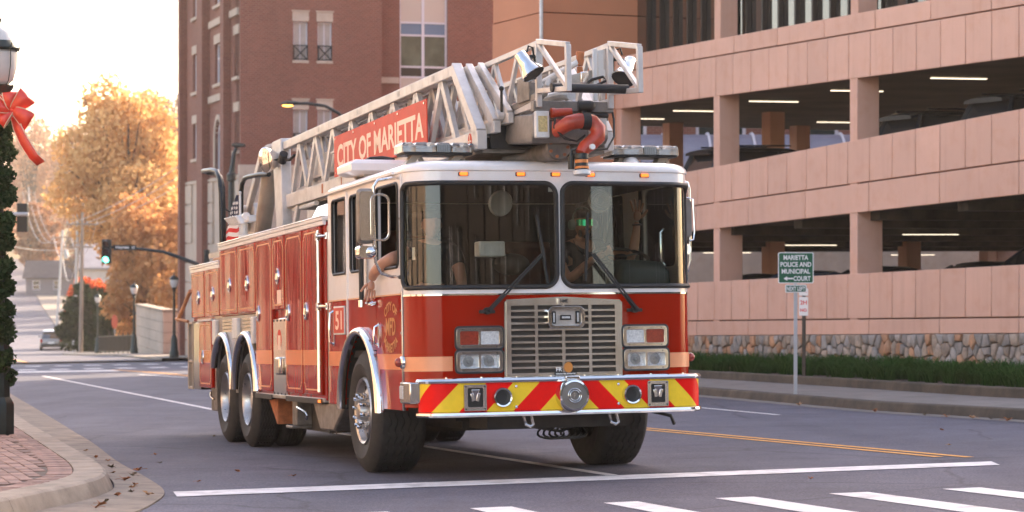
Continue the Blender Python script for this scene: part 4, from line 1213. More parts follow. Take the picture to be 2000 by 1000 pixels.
# near lamp on the brick corner, wound with a garland
lo = tag(empty('garland_lamp', WG(-3.745, 6.9, 0.155)), 'dark cast iron lamp post wound with green garland on the brick corner', 'street lamp')
def octa(mb, pr): mb.lathe((0, 0, 0), (0, 0, 1), pr, 8)
mb = MB(); octa(mb, [(0.0, -0.02), (0.185, -0.02), (0.185, 0.34), (0.165, 0.38), (0.14, 0.42), (0.13, 1.0), (0.10, 1.08)]); mb.build('base', LAMPB, lo, ang=25)
mb = MB(); mb.lathe((0, 0, 1.05), (0, 0, 1), [(0.085, 0), (0.07, 1.2), (0.06, 2.55), (0.10, 2.6), (0.10, 2.66), (0.07, 2.7), (0.12, 2.78), (0.17, 2.84), (0.185, 2.88), (0.0, 2.88)], 16); mb.build('pole', LAMPB, lo)
mb = MB(); mb.lathe((0, 0, 3.94), (0, 0, 1), [(0.12, 0), (0.175, 0.05), (0.215, 0.2), (0.222, 0.36), (0.2, 0.39)], 20); mb.build('lantern', GLOBE, lo)
mb = MB(); mb.lathe((0, 0, 4.32), (0, 0, 1), [(0.24, 0.0), (0.25, 0.03), (0.24, 0.06), (0.21, 0.11)], 20); mb.build('lantern_band', LAMPB, lo)
mb = MB(); mb.lathe((0, 0, 4.43), (0, 0, 1), [(0.20, 0), (0.17, 0.09), (0.09, 0.15), (0.05, 0.17)], 20); mb.build('lantern_dome', GLOBE, lo)
mb = MB(); mb.lathe((0, 0, 4.59), (0, 0, 1), [(0.06, 0), (0.035, 0.04), (0.05, 0.09), (0.02, 0.13), (0.012, 0.22), (0.0, 0.28)], 12); mb.build('finial', LAMPB, lo)
mb = MB()
for k in range(6):
    a = k*pi/3+0.35; c, s_ = math.cos(a), math.sin(a)
    mb.tube([(0.13*c, 0.13*s_, 3.90), (0.20*c, 0.20*s_, 3.98), (0.235*c, 0.235*s_, 4.15), (0.24*c, 0.24*s_, 4.34), (0.262*c, 0.262*s_, 4.40)], 0.006, 5)
mb.build('lantern_cage', LAMPB, lo)
rr = np.random.RandomState(8); bl = []
for k in range(420):
    z = 0.62+3.15*k/420; a = k*0.185
    rad = 0.09+0.04*rr.uniform()
    q = 0.085+0.075*max(0, math.sin(k*0.185*0.5))
    bl.append(((rad*math.cos(a), rad*math.sin(a), z), (q, q, q*1.1)))
n = 26000
v, f = leaf_cloud(bl, n, 0.030, 21)
tag(inst('garland', np_mesh('garland', v, f, LV['cedar']), None), 'thick green conifer garland wound round the lamp post', 'garland')
bpy.data.objects['garland'].location = lo.location
RIB = mat('red_ribbon', (0.72, 0.045, 0.02), 0.4, var=0.1, scale=10, coat=0.3)
RIBE = mat('gold_ribbon_edge', (0.66, 0.50, 0.34), 0.4)
bo_ = WG(-3.745, 6.9, 0.155)+Vector((0.215, -0.16, 3.64))
bw = tag(empty('ribbon_bow', bo_), 'large red ribbon bow with pale edges tied high on the lamp post', 'bow')
def ribbon(name, path, wv, parent=bw):
    """a band of cloth: path of centres, width vector per point"""
    A = [Vector(p)-Vector(w)/2 for p, w in zip(path, wv)]; B = [Vector(p)+Vector(w)/2 for p, w in zip(path, wv)]
    mb = MB(); mb.strip(A, B); o = mb.build(name, RIB, parent, ang=60, recalc=False)
    sd_ = o.modifiers.new('solid', 'SOLIDIFY'); sd_.thickness = 0.004
    m2 = MB(); m2.tube(A, 0.006, 5); m2.tube(B, 0.006, 5); m2.build('ribbon_edge', RIBE, o)
    return o
def loop(ang, L, w, tw):
    pts = []; ws = []
    c, s_ = math.cos(ang), math.sin(ang)
    for i in range(13):
        t = i/12*2*pi; r_ = L*(1-math.cos(t))/2; o_ = 0.34*L*math.sin(t)
        pts.append((r_*c, -0.06+o_*0.55, r_*s_+tw*math.sin(t))); k = 0.22+0.78*((1-math.cos(t))/2)**0.7
        ws.append((-s_*w*k, -w*0.25*k, c*w*k))
    return pts, ws
for a, L, w, tw in ((0.75, 0.24, 0.22, 0.02), (-0.62, 0.24, 0.22, -0.02), (1.7, 0.2, 0.16, 0.02), (2.7, 0.22, 0.18, 0.02), (-2.4, 0.2, 0.18, 0)):
    ribbon('bow_loop', *loop(a, L, w, tw))
tp = [(0.02, -0.03, -0.06), (0.06, -0.06, -0.2), (0.14, -0.07, -0.36), (0.24, -0.06, -0.52), (0.32, -0.05, -0.60)]
ribbon('ribbon_tail', tp, [(0.10, -0.05, 0.035)]*2+[(0.11, -0.05, 0.05)]*3)
mb = MB(); mb.ball((0, -0.05, 0), 0.045, 6); mb.build('knot', RIB, bw)

# ---------------------------------------------------------------- utility poles and wires
PW = mat('weathered_pole_wood', (0.30, 0.235, 0.18), 0.9, var=0.3, scale=3, stretch=(4, 4, 0.4))
PWL = mat('galvanised_pole', (0.50, 0.47, 0.45), 0.5, 0.3, var=0.1, scale=2)
GP = 'utility poles along the far road'
def upole(X, Y, H, lab, m, arms=(), lean=(0, 0), extra=None):
    z = T(X, Y)-0.2; o = tag(empty('utility_pole', (X, Y, z)), lab, 'utility pole', GP)
    mb = MB(); mb.tube([(0, 0, 0), (lean[0]*.5, 0, H/2), (lean[0], 0, H)], .15, 10, rs=[0.17, 0.14, 0.11]); mb.build('pole', m, o)
    for za, w in arms:
        mb = MB(); mb.bar((lean[0]-w/2, -0.12, za), (lean[0]+w/2, -0.12, za), 0.1, 0.12); ca = mb.build('crossarm', PW, o)
        for k in range(4):
            mb = MB(); mb.lathe((lean[0]-w/2+0.1+k*(w-0.2)/3, -0.12, za+0.06), (0, 0, 1), [(0.03, 0), (0.05, 0.06), (0.03, 0.1), (0.05, 0.15), (0, 0.2)], 8); mb.build('insulator', GLOBE, ca)
    if extra:
        mb = MB(); mb.lathe((lean[0]+0.35, -0.1, extra), (0, 0, 1), [(0, 0), (0.25, 0), (0.25, 0.85), (0.2, 0.93), (0, 0.95)], 12); mb.build('transformer', GREY, o)
    return Vector((X+lean[0], Y, z+H))
tA = upole(-47.9, 226, 11.2, 'thin leaning pole with a transformer, nearest the far road', PWL, ((10.4, 2.2),), (0.7, 0), 8.2)
tB = upole(-34.6, 170, 11.3, 'tall grey pole beside the wooden pole', PWL, ((8.6, 2.2),), (0.3, 0))
tC = upole(-32.2, 160.5, 10.8, 'brown wooden utility pole closest to the street lamps', PW, ((9.9, 2.4), (8.2, 1.6)), (0.15, 0))
tD = upole(-85.0, 380, 17.5, 'distant pole at the top of the far road', PWL, ((16.5, 2.4),), (-0.4, 0))
def wire(a, b, sag, lab, k=0):
    pts = [a.lerp(b, i/16)-Vector((0, 0, sag*4*(i/16)*(1-i/16))) for i in range(17)]
    mb = MB(); mb.tube([tuple(p-a) for p in pts], 0.022, 5)
    o = tag(mb.build('overhead_wire', PWL), lab, 'wire', 'sagging overhead wires'); o.location = a
off = Vector((0.9, 0, -0.7))
wl_ = 'pale overhead wire sagging between utility poles above the far road'
for dx in (-1.0, 0.0, 1.0):
    wire(tD+Vector((dx, 0, -1.0)), tA+Vector((dx*.9, 0, -.8)), 3.5, wl_); wire(tA+Vector((dx*.9, 0, -.8)), tC+Vector((dx, 0, -.9)), 2.2, wl_)
    wire(tC+Vector((dx, 0, -.9)), Vector((-10+dx, 118, 12)), 1.2, wl_)
wire(tB+Vector((0, 0, -2.6)), tA+Vector((0, 0, -3.0)), 2.6, wl_)
wire(tB+Vector((0.8, 0, -2.6)), Vector((-36, 120, 5.5)), 1.8, wl_)

# ---------------------------------------------------------------- traffic lights, lamps on arms, signs
GLIT = mat('green_signal_lit', (0.05, 0.8, 0.5), 0.3, emit=(0.12, 1.0, 0.66), estr=2.2)
LDARK = mat('unlit_signal_lens', (0.05, 0.012, 0.008), 0.3)
def signal(root, x, y, z, lit, face=-1, s=1.0):
    mb = MB(); mb.box((x-0.17*s, y-0.1, z-0.46*s), (x+0.17*s, y+0.1, z+0.46*s)); h = mb.build('signal_head', BLACKM, root, bevel=0.02)
    for k, zz_ in enumerate((0.30, 0.0, -0.30)):
        mb = MB(); mb.lathe((x, y+face*0.1, z+zz_*s), (0, face, 0), [(0.0, 0.03), (0.12*s, 0.01)], 16); mb.build('signal_lens', GLIT if (k == 2 and lit) else LDARK, h)
        mb = MB(); n = 12
        A = [(x+0.135*s*math.cos(t), y+face*0.10, z+zz_*s+0.135*s*math.sin(t)) for t in np.linspace(-0.2*pi, 1.2*pi, n)]
        B = [(p[0], y+face*0.32, p[2]-0.03) for p in A]; mb.strip(A, B); mb.build('visor', BLACKM, h)
GREENS = mat('green_sign_face', (0.012, 0.10, 0.04), 0.4)
WSIGN = mat('white_sign_film', (0.80, 0.77, 0.72), 0.4)
tl = W(8.5, 63.6, gz(63.6)); to = tag(empty('traffic_light', tl), 'traffic light showing green on a curved mast arm over the side street', 'traffic light')
ax_ = lambda px, py, Y=82.0: Vector(((px-1000)/4200*Y-tl.x, Y-tl.y, (460-py)/4200*Y+CAMZ-tl.z))
mb = MB(); mb.tube([(0, 0, -0.1), (0, 0, 4.4)], 0.12, 12, rs=[0.15, 0.11]); mb.build('pole', BLACKM, to)
e1 = ax_(265, 485); e2 = ax_(320, 492); e3 = ax_(360, 506); e4 = ax_(385, 516)
mb = MB(); mb.tube([ax_(205, 482), e1, e2, e3, e4, (0.0, 0, 3.2)], 0.07, 10, rs=[0.05, 0.055, 0.065, 0.075, 0.085, 0.09]); mb.build('mast_arm', BLACKM, to)
sg = ax_(210, 491); signal(to, sg.x, sg.y-0.18, sg.z, True)
ns_ = ax_(245, 483.5)
mb = MB(); mb.box((ns_.x-0.44, ns_.y-0.12, ns_.z-0.10), (ns_.x+0.44, ns_.y-0.10, ns_.z+0.10)); np_ = mb.build('name_plate', BLACKM, to)
mb = MB(); put_text(mb, 'Haynes', lambda x, y: (ns_.x-0.1+x, ns_.y-0.124, ns_.z+y), h=0.13, w=0.5); put_text(mb, 'ST', lambda x, y: (ns_.x+0.33+x, ns_.y-0.124, ns_.z+y), h=0.09); mb.build('lettering', WSIGN, np_, ang=0)
Yl = 62.0
tl2 = Vector((-16.5, Yl, T(-16.5, Yl))); t2 = tag(empty('traffic_light', tl2), 'dark traffic light seen from behind the garland post', 'traffic light')
mb = MB(); mb.tube([(0, 0, -0.1), (0, 0, 5.4)], 0.12, 12, rs=[0.15, 0.11]); mb.build('pole', PWL, t2)
q = Vector(((42-1000)/4200*Yl-tl2.x, 0, (460-425)/4200*Yl+CAMZ-tl2.z))
mb = MB(); mb.tube([(0, 0, q.z+0.1), (q.x+0.2, 0, q.z+0.1)], 0.06, 10); mb.build('mast_arm', PWL, t2)
signal(t2, q.x, 0.15, q.z, False, face=1, s=0.9)
# cobra-head street light over the ladder
co = W(14.3, 59.7, gz(59.7)); cs = tag(empty('street_light', co), 'dark cobra head street light with glowing orange lens above the ladder', 'street light')
Yc = 80.0
cx_ = lambda px, py: Vector(((px-1000)/4200*Yc-co.x, Yc-co.y, (460-py)/4200*Yc+CAMZ-co.z))
b0 = Vector((0, 0, 7.2))
mb = MB(); mb.tube([(0, 0, -0.1), (0, 0, 7.3)], 0.1, 10, rs=[0.13, 0.085]); mb.build('pole', BLACKM, cs)
mb = MB(); mb.tube([b0, cx_(690, 245), cx_(660, 220), cx_(635, 207), cx_(600, 202), cx_(575, 202)], 0.06, 8); mb.build('arm', BLACKM, cs)
h1 = cx_(548, 204); h2 = cx_(584, 202)
mb = MB(); rings = []
for k, (t, w, hh) in enumerate(((0, .03, .02), (.1, .1, .06), (.35, .15, .09), (.7, .12, .08), (1, .06, .05))):
    c = h1.lerp(h2, t); rings.append([c+Vector((0, w*math.cos(a), hh*math.sin(a)+0.02)) for a in np.linspace(0, 2*pi, 12, endpoint=False)])
mb.loft(rings); mb.build('lamp_head', BLACKM, cs)
mb = MB(); c = h1.lerp(h2, 0.38); mb.ball((c.x, c.y, c.z-0.05), 0.13, 8, (1.6, 0.9, 0.45)); mb.build('lamp_lens', mat('sodium_lamp_lit', (0.9, 0.4, 0.1), 0.3, emit=(1.0, 0.36, 0.06), estr=2.0), cs)
# dark shoebox lamp on a pole behind the rear hand rails
Yd = 86.0; do = Vector(((453-1000)/4200*Yd, Yd, T((453-1000)/4200*Yd, Yd))); d_ = tag(empty('street_light', do), 'dark pole light standing before the brick building left of the ladder', 'street light')
dz_ = lambda px, py: Vector(((px-1000)/4200*Yd-do.x, 0, (460-py)/4200*Yd+CAMZ-do.z))
mb = MB(); mb.tube([(0, 0, 0), dz_(452, 345), dz_(457, 300), dz_(462, 288)], 0.1, 10, rs=[0.15, 0.13, 0.08, 0.07]); mb.build('pole', BLACKM, d_)
mb = MB(); p = dz_(466, 284); mb.box((p.x-0.24, -0.25, p.z-0.06), (p.x+0.24, 0.25, p.z+0.08)); mb.build('lamp_head', BLACKM, d_, bevel=0.03)
mb = MB(); p = dz_(452, 348); mb.lathe((p.x, 0, p.z-0.15), (0, 0, 1), [(0.1, 0), (0.19, 0.05), (0.19, 0.3), (0.1, 0.4)], 12); mb.build('pole_collar', BLACKM, d_)
# green direction sign on the right pavement
def plate_sign(mbp, w, h, r, z, m_edge, y=0.0):
    mbp.plate(rrect(-w/2, z-h/2, w/2, z+h/2, r), [], lambda a, b, d: (a, y+d, b), 0.004)
gs = tag(empty('road_sign', WG(9.3, 13.54, 0.15), math.radians(3)), 'green sign to police and municipal court on a steel post', 'road sign')
sp_ = 4200/34.6
mb = MB(); 
for s in (-0.022, 0.022): mb.box((s-0.006, -0.006, -0.05), (s+0.006, 0.012, 1.9))
mb.box((-0.028, -0.010, -0.05), (0.028, -0.004, 1.9)); mb.build('post', PWL, gs)
sc_ = lambda dx: dx/sp_
def big(name, w, h, zc, lines, parent, r=0.03):
    mb = MB(); plate_sign(mb, w, h, r, zc, WSIGN, -0.030); o = mb.build(name, WSIGN, parent, ang=0)
    mb = MB(); mb.plate(rrect(-w/2+0.014, zc-h/2+0.014, w/2-0.014, zc+h/2-0.014, r*0.7), [], lambda a, b, d: (a, -0.0325+d, b), 0.002); g_ = mb.build('sign_face', GREENS, o, ang=0)
    mb = MB()
    for t, x, z, tw, th in lines: put_text(mb, t, lambda a, b: (a+x, -0.0345, b+zc+z), w=tw, h=th)
    if name == 'sign_plate' and len(lines) > 2:
        mb.add([(-0.20, -0.0345, zc-0.172), (-0.14, -0.0345, zc-0.135), (-0.14, -0.0345, zc-0.160), (-0.045, -0.0345, zc-0.160), (-0.045, -0.0345, zc-0.184), (-0.14, -0.0345, zc-0.184), (-0.14, -0.0345, zc-0.209)], [(0, 6, 5, 4, 3, 2, 1)])
    mb.build('lettering', WSIGN, g_, ang=0)
big('sign_plate', 0.575, 0.50, 2.03, [('MARIETTA', 0, 0.165, 0.40, 0.078), ('POLICE AND', 0, 0.055, 0.50, 0.078), ('MUNICIPAL', 0, -0.056, 0.46, 0.078), ('COURT', 0.10, -0.172, 0.28, 0.078)], gs)
big('sign_plate', 0.345, 0.125, 1.695, [('NEXT LEFT', 0, 0, 0.30, 0.066)], gs, 0.02)
ps_ = tag(empty('parking_sign', WG(11.4, 17.6, 0.32), math.radians(-25)), 'narrow white parking sign on a dark post in the grass bed', 'parking sign')
mb = MB(); mb.box((-0.03, -0.012, -0.1), (0.03, 0.02, 1.52)); mb.build('post', mat('rusty_post', (0.07, 0.055, 0.04), 0.8, var=0.4, scale=8), ps_)
mb = MB(); plate_sign(mb, 0.17, 0.34, 0.015, 1.26, WSIGN, -0.02); sp2 = mb.build('sign_plate', WSIGN, ps_, ang=0)
mb = MB(); plate_sign(mb, 0.17, 0.13, 0.012, 1.52, WSIGN, -0.02); sp3 = mb.build('sign_plate', WSIGN, ps_, ang=0)
mb = MB(); put_text(mb, '2H', lambda a, b: (a, -0.0225, b+1.33), h=0.08); put_text(mb, 'NO', lambda a, b: (a, -0.0225, b+1.19), h=0.06); mb.build('lettering', REDF, sp2, ang=0)
mb = MB(); put_text(mb, 'PARKING', lambda a, b: (a, -0.0225, b+1.52), w=0.13); mb.build('lettering', REDF, sp3, ang=0)
# oval red sign by the far shrubs
X_, Y_ = -27.9, 151.0; os_ = tag(empty('shop_sign', (X_, Y_, T(X_, Y_))), 'small red oval sign on a thin post before the dark shrubs', 'sign')
mb = MB(); mb.tube([(0, 0, -0.1), (0, 0, 2.2)], 0.04, 6); mb.build('post', PWL, os_)
mb = MB(); mb.plate(circ(0, 2.3, 0.22, 20, 0.5), [], lambda a, b, d: (a, -0.05+d, b), 0.05); mb.build('sign_plate', mat('sign_red_orange', (0.62, 0.10, 0.04), 0.5), os_, ang=0)

# ---------------------------------------------------------------- fallen leaves
LEAFM = [mat('dead_leaf', (0.30, 0.10, 0.03), 0.8, var=0.3, scale=30), mat('dead_leaf_pale', (0.42, 0.22, 0.10), 0.8, var=0.3, scale=30), mat('dead_leaf_dark', (0.10, 0.07, 0.035), 0.8)]
def leaf_mesh(seed, m):
    r = random.Random(seed); mb = MB(); n = 10; out = []
    for i in range(n):
        a = 2*pi*i/n; q = (0.055 if i % 2 == 0 else 0.028)*r.uniform(0.7, 1.2)
        out.append((q*1.2*math.cos(a), q*math.sin(a), r.uniform(0.0, 0.035)+abs(math.cos(a))*0.02))
    mb.add([(0, 0, 0.006)]+out, [(0, i+1, (i+1) % n+1) for i in range(n)])
    mb.tube([(0, 0, 0.006), (0.06, 0.01, 0.02), (0.1, 0.02, 0.012)], 0.0022, 4)
    return mb.mesh('fallen_leaf', m, ang=0, recalc=False)
LM = [leaf_mesh(i, LEAFM[i % 3]) for i in range(7)]
spots = [(-3.10, 8.2), (-3.12, 7.1), (-3.05, 6.2), (-3.2, 5.5), (-3.0, 4.9), (-3.18, 4.3), (-3.1, 3.5), (-3.0, 2.9), (-3.22, 2.2), (-3.15, 1.5), (-3.0, 1.05), (-3.25, 0.6), (-3.12, 0.2), (-3.3, -0.4), (-3.28, -1.0), (-3.42, -1.5), (-3.5, -1.9), (-3.6, -2.3), (-3.4, -2.2), (-3.72, -2.8), (-3.85, -3.1), (-3.9, -3.4)]
for i, (u, v) in enumerate(spots):
    o = inst('fallen_leaf', LM[i % 7], None, WG(u+rnd.uniform(-.05, .05), v+rnd.uniform(-.2, .2), 0.022)); o.rotation_euler = (rnd.uniform(-.2, .2), rnd.uniform(-.2, .2), rnd.uniform(0, 6)); s = rnd.uniform(0.4, 0.8); o.scale = (s, s, s*1.1)
    tag(o, 'brown autumn leaf lying in the concrete gutter by the brick corner', 'leaf', 'fallen leaves in the gutter')
for i, (u, v) in enumerate([(-2.4, 4.0), (-2.2, 0.6), (-1.9, -0.3), (-2.6, 2.4), (-1.1, 8.0), (2.1, 3.3), (5.0, 1.0), (1.6, -2.9), (6.6, 4.0), (-2.75, -0.6)]):
    o = inst('fallen_leaf', LM[(i*3) % 7], None, WG(u, v, 0.004)); o.rotation_euler = (0, 0, rnd.uniform(0, 6)); s = rnd.uniform(0.4, 0.6); o.scale = (s, s, s)
    tag(o, 'curled dry leaf lying on the open asphalt', 'leaf', 'fallen leaves on the road')
for i, (u, v) in enumerate([(8.55, 7.2), (8.62, 6.2), (8.58, 6.6), (8.75, 9.6), (8.9, 12.4), (8.5, 5.6), (8.66, 8.0), (8.45, 4.9)]):
    o = inst('fallen_leaf', LM[(i*2) % 7], None, WG(u-0.08, v, 0.012)); o.rotation_euler = (0, 0, rnd.uniform(0, 6)); s = rnd.uniform(0.6, 1.1); o.scale = (s, s, s*1.2)
    tag(o, 'rust coloured leaf against the dark right kerb', 'leaf', 'fallen leaves along the right kerb')

# ---------------------------------------------------------------- cars
CARG = mat('tinted_car_glass', (0.03, 0.032, 0.035), 0.05, spec=1.0, coat=1.0)
TAILR = mat('tail_lamp', (0.35, 0.015, 0.01), 0.2, coat=0.5)
RIMM = mat('car_rim', (0.45, 0.45, 0.46), 0.35, 0.8)
def car_parts(kind):
    """one prototype: x across, y forward, wheels on z = 0"""
    suv = kind == 'suv'
    Lh, Wd, Hb, Hr = (2.35, 0.95, 1.02, 1.74) if suv else (2.3, 0.90, 0.92, 1.44)
    prof = [(-Lh, 0.35, 0.72*Hb+.1, .86), (-Lh+.08, 0.3, Hb, .93), (-Lh+.5, 0.28, Hb+.02, 1.0), (-0.6, 0.26, Hb+.02, 1.0), (0.7, 0.26, Hb, 1.0), (1.2, 0.28, Hb-.03, 0.99), (Lh-.35, 0.3, Hb-.16, 0.95), (Lh-.05, 0.34, Hb-.26, 0.86), (Lh, 0.4, 0.62, 0.78)]
    body = MB(); rings = []
    for y, zb, zt_, w in prof:
        w *= Wd
        rings.append([(-w*.9, y, zb), (-w, y, zb+.12), (-w*1.02, y, (zb+zt_)/2), (-w*.97, y, zt_-.08), (-w*.86, y, zt_), (w*.86, y, zt_), (w*.97, y, zt_-.08), (w*1.02, y, (zb+zt_)/2), (w, y, zb+.12), (w*.9, y, zb)])
    body.loft(rings)
    if suv: g = [(-Lh+.12, Hb-.02, Hb), (-Lh+.38, Hr-.12, Hr-.06), (0.25, Hr-.06, Hr), (1.15, Hb-.02, Hb)]
    else: g = [(-1.75, Hb-.02, Hb), (-0.95, Hr-.1, Hr-.05), (0.15, Hr-.06, Hr), (1.15, Hb-.02, Hb)]
    gl = MB(); rf = MB(); wb, wt = Wd*.87, Wd*.70
    lo_ = [(-wb, g[0][0], Hb), (wb, g[0][0], Hb), (wb, g[3][0], Hb), (-wb, g[3][0], Hb)]
    hi_ = [(-wt, g[1][0], g[1][1]), (wt, g[1][0], g[1][1]), (wt, g[2][0], g[2][1]), (-wt, g[2][0], g[2][1])]
    gl.hexa(lo_+hi_)
    rfr = []
    for k, (y, dz, sh) in enumerate(((g[1][0]-(.22 if suv else 0), -.03, .9), (g[1][0]+.1, .035, 1.0), ((g[1][0]+g[2][0])/2, .07, 1.03), (g[2][0]-.2, .06, 1.0), (g[2][0]+.05, 0.0, .95))):
        z = Hr-.1+dz; w = wt*sh*1.06
        rfr.append([(-w, y, z-.05), (-w*.96, y, z+.01), (-w*.6, y, z+.045), (w*.6, y, z+.045), (w*.96, y, z+.01), (w, y, z-.05)])
    rf.loft(rfr)
    for s in (-1, 1):
        for (ya, yb) in ((lo_[0][1], hi_[0][1]), (lo_[2][1], hi_[2][1])):
            rf.bar((s*wb*.99, ya, Hb), (s*wt*1.0, yb, Hr-.1), .08, .08)
        rf.bar((s*wb*1.0, -0.35, Hb), (s*wt*1.02, -0.3, Hr-.08), .09, .05)
        if suv: rf.bar((s*wt*.9, g[1][0]+.2, Hr+.03), (s*wt*.9, g[2][0]-.2, Hr+.06), .04, .04)
    return body, gl, rf, Lh, Wd, Hb, Hr
def make_car(kind, label, paint, M, cat='car', group=None):
    body, gl, rf, Lh, Wd, Hb, Hr = car_parts(kind)
    o = empty('parked_car'); o.matrix_world = M; tag(o, label, cat, group)
    body.build('body', paint, o, ang=40); gl.build('windows', CARG, o, ang=0); rf.build('roof', paint, o, ang=40)
    for s in (-1, 1):
        for y in (-1.4, 1.42):
            w = MB(); w.lathe((s*(Wd-.2), y, 0.34), (s, 0, 0), [(0.2, 0), (0.32, 0), (0.345, 0.03), (0.345, 0.19), (0.32, 0.22), (0.21, 0.22)], 20); wo_ = w.build('wheel', TYRE, o)
            w = MB(); w.lathe((s*(Wd-.2), y, 0.34), (s, 0, 0), [(0.215, 0.215), (0.18, 0.19), (0.06, 0.2), (0.0, 0.2)], 12); w.build('rim', RIMM, wo_)
        m_ = MB(); m_.ball((s*(Wd+.1), 0.95, Hb+.08), 0.1, 6, (1.2, .6, .8)); m_.build('mirror', paint, o)
        t = MB(); t.box((s*Wd*.86-.1, -Lh-.015, Hb-.32), (s*Wd*.86+.1, -Lh+.12, Hb-.02)); t.build('tail_light', TAILR, o, bevel=.02)
        t = MB(); t.box((s*Wd*.7-.18, Lh-.12, Hb-.36), (s*Wd*.7+.18, Lh-.0, Hb-.24)); t.build('headlight', LENSW, o, bevel=.03)
    p = MB(); p.box((-.26, -Lh-.02, Hb-.42), (.26, -Lh+.02, Hb-.29)); p.build('number_plate', WSIGN, o)
    b = MB(); b.box((-Wd*.9, -Lh-.06, 0.33), (Wd*.9, -Lh+.1, 0.58)); b.build('bumper', DARK, o, bevel=.04)
    return o
CARB = mat('black_car_paint', (0.014, 0.014, 0.015), 0.45, spec=0.3)
CARBL = mat('blue_grey_car_paint', (0.10, 0.13, 0.20), 0.25, 0.3, coat=1.0)
CARS = mat('silver_car_paint', (0.42, 0.42, 0.43), 0.3, 0.4, coat=1.0)
CARM = mat('grey_car_paint', (0.26, 0.24, 0.22), 0.35, 0.3, coat=0.8)
def gar_M(t, n, z, nose_in=True):
    f = NN if nose_in else -NN
    x = f.cross(Vector((0, 0, 1)))
    P = FP(t, n, z)
    return Matrix(((x.x, f.x, 0, P.x), (x.y, f.y, 0, P.y), (0, 0, 1, P.z), (0, 0, 0, 1)))
fm = lambda t: zm(t)[2]+0.365; fl = lambda t: zl(t)[2]+0.025
G_ = 'cars parked in the garage'
make_car('suv', 'black suv on the upper deck just above the cab roof', CARB, gar_M(14.7, 3.2, fm(14.7)), 'car', G_)
make_car('suv', 'black suv with rear spoiler beside the thick upper column', CARB, gar_M(5.75+.35, 3.35, fm(6.1)), 'car', G_)
make_car('suv', 'black suv highest up on the sloping upper deck', CARB, gar_M(2.75, 3.2, fm(2.75)), 'car', G_)
make_car('sedan', 'dark sedan between the truck mirror and the green sign', CARB, gar_M(15.1, 3.4, fl(15.1)), 'car', G_)
make_car('sedan', 'blue grey sedan behind the green sign on the lower deck', CARBL, gar_M(12.3, 3.2, fl(12.3)), 'car', G_)
make_car('sedan', 'dark sedan between green sign and the lower deck column', CARB, gar_M(9.4, 3.4, fl(9.4)), 'car', G_)
make_car('sedan', 'dark sedan beyond the lower deck column from the green sign', CARB, gar_M(6.5, 4.2, fl(6.5)), 'car', G_)
make_car('suv', 'dark suv nose out with a pale headlamp on the lower deck', CARB, gar_M(3.3, 3.2, fl(3.3), False), 'car', G_)
make_car('sedan', 'dark sedan past the suv on the lower deck', CARB, gar_M(0.4, 3.4, fl(0.4)), 'car', G_)
# the grey car driving away
Pc = Vector((-39.6, 185.0, 0)); u_, v_ = uv_of(Pc.x, Pc.y); Pc.z = gz(v_)+0.08
fw = Vector((-0.19, 0.98, 0)).normalized(); xr = fw.cross(Vector((0, 0, 1)))
make_car('suv', 'grey car driving away down the far road', CARM, Matrix(((xr.x, fw.x, 0, Pc.x), (xr.y, fw.y, 0, Pc.y), (0, 0, 1, Pc.z), (0, 0, 0, 1)))).name = 'car'
# ================================================================ THE FIRE ENGINE (u across, v back from the front axle, w up)
TR = tag(empty('fire_engine'), 'red and white ladder fire engine driving towards the stop line', 'fire engine')
TU = Vector((0.9513, 0.3083, 0)); TV = Vector((-0.3078, 0.9500, -0.0520)); TW = Vector((-0.0160, 0.0495, 0.9986))
TR.matrix_world = Matrix(((TU.x, TV.x, TW.x, OX), (TU.y, TV.y, TW.y, OY), (0, TV.z, TW.z, 0.002), (0, 0, 0, 1)))
def tp(mb, name, m, parent=None, ang=35, bevel=0.0, recalc=True, seg=2): return mb.build(name, m, parent or TR, ang, bevel, seg, recalc)
VF = -1.70
def fo(s, off=0.0, b=0.92, r=0.30, vf=VF, bow=0.035):
    a = abs(s); sg = 1 if s >= 0 else -1
    if a <= b:
        sl = 2*bow*a/b/b; n = math.hypot(1, sl)
        return (sg*(a+off*sl/n), vf+bow*(a/b)**2-off/n)
    t = min((a-b)/r, pi/2)
    return (sg*(b+(r+off)*math.sin(t)), vf+bow+r-(r+off)*math.cos(t))
SM = 0.92+0.30*pi/2
def srange(a, b, n): return [a+(b-a)*i/n for i in range(n+1)]
def fband(mb, w0, w1, s0=-SM, s1=SM, off=0.0, n=64, f=fo):
    A = [(*f(s, off), w0) for s in srange(s0, s1, n)]; B = [(*f(s, off), w1) for s in srange(s0, s1, n)]
    return mb.strip(A, B)
# ---- cab front
fw = MB(); fband(fw, 0.585, 1.472); cabf = tp(fw, 'front_panel', RED)
mb = MB(); fband(mb, 0.872, 0.988, -SM, -0.90, 0.003, 24); tp(mb, 'reflective_stripe', STRIPEP, cabf)
mb = MB(); fband(mb, 0.868, 0.988, 0.915, SM, 0.003, 24); tp(mb, 'reflective_stripe', STRIPEP, cabf)
mb = MB(); fband(mb, 1.470, 1.484, off=0.008); fband(mb, 1.484, 1.4841, off=0.0); tp(mb, 'trim_strip', CHROME, cabf)
WL, WH, WR_ = 1.535, 2.368, 0.10
def lohi(s, s0, s1):
    d = min(s-s0, s1-s); k = 0
    if d < WR_: k = WR_-math.sqrt(max(0, WR_**2-(WR_-d)**2))
    return WL+k, WH-k
cols = sorted(set([round(x, 4) for x in srange(-SM, SM, 90)]+[round(q*x, 4) for q in (-1, 1) for x in list(0.024+np.linspace(0, WR_, 10))+list(1.375-np.linspace(0, WR_, 10))]))
mb = MB()
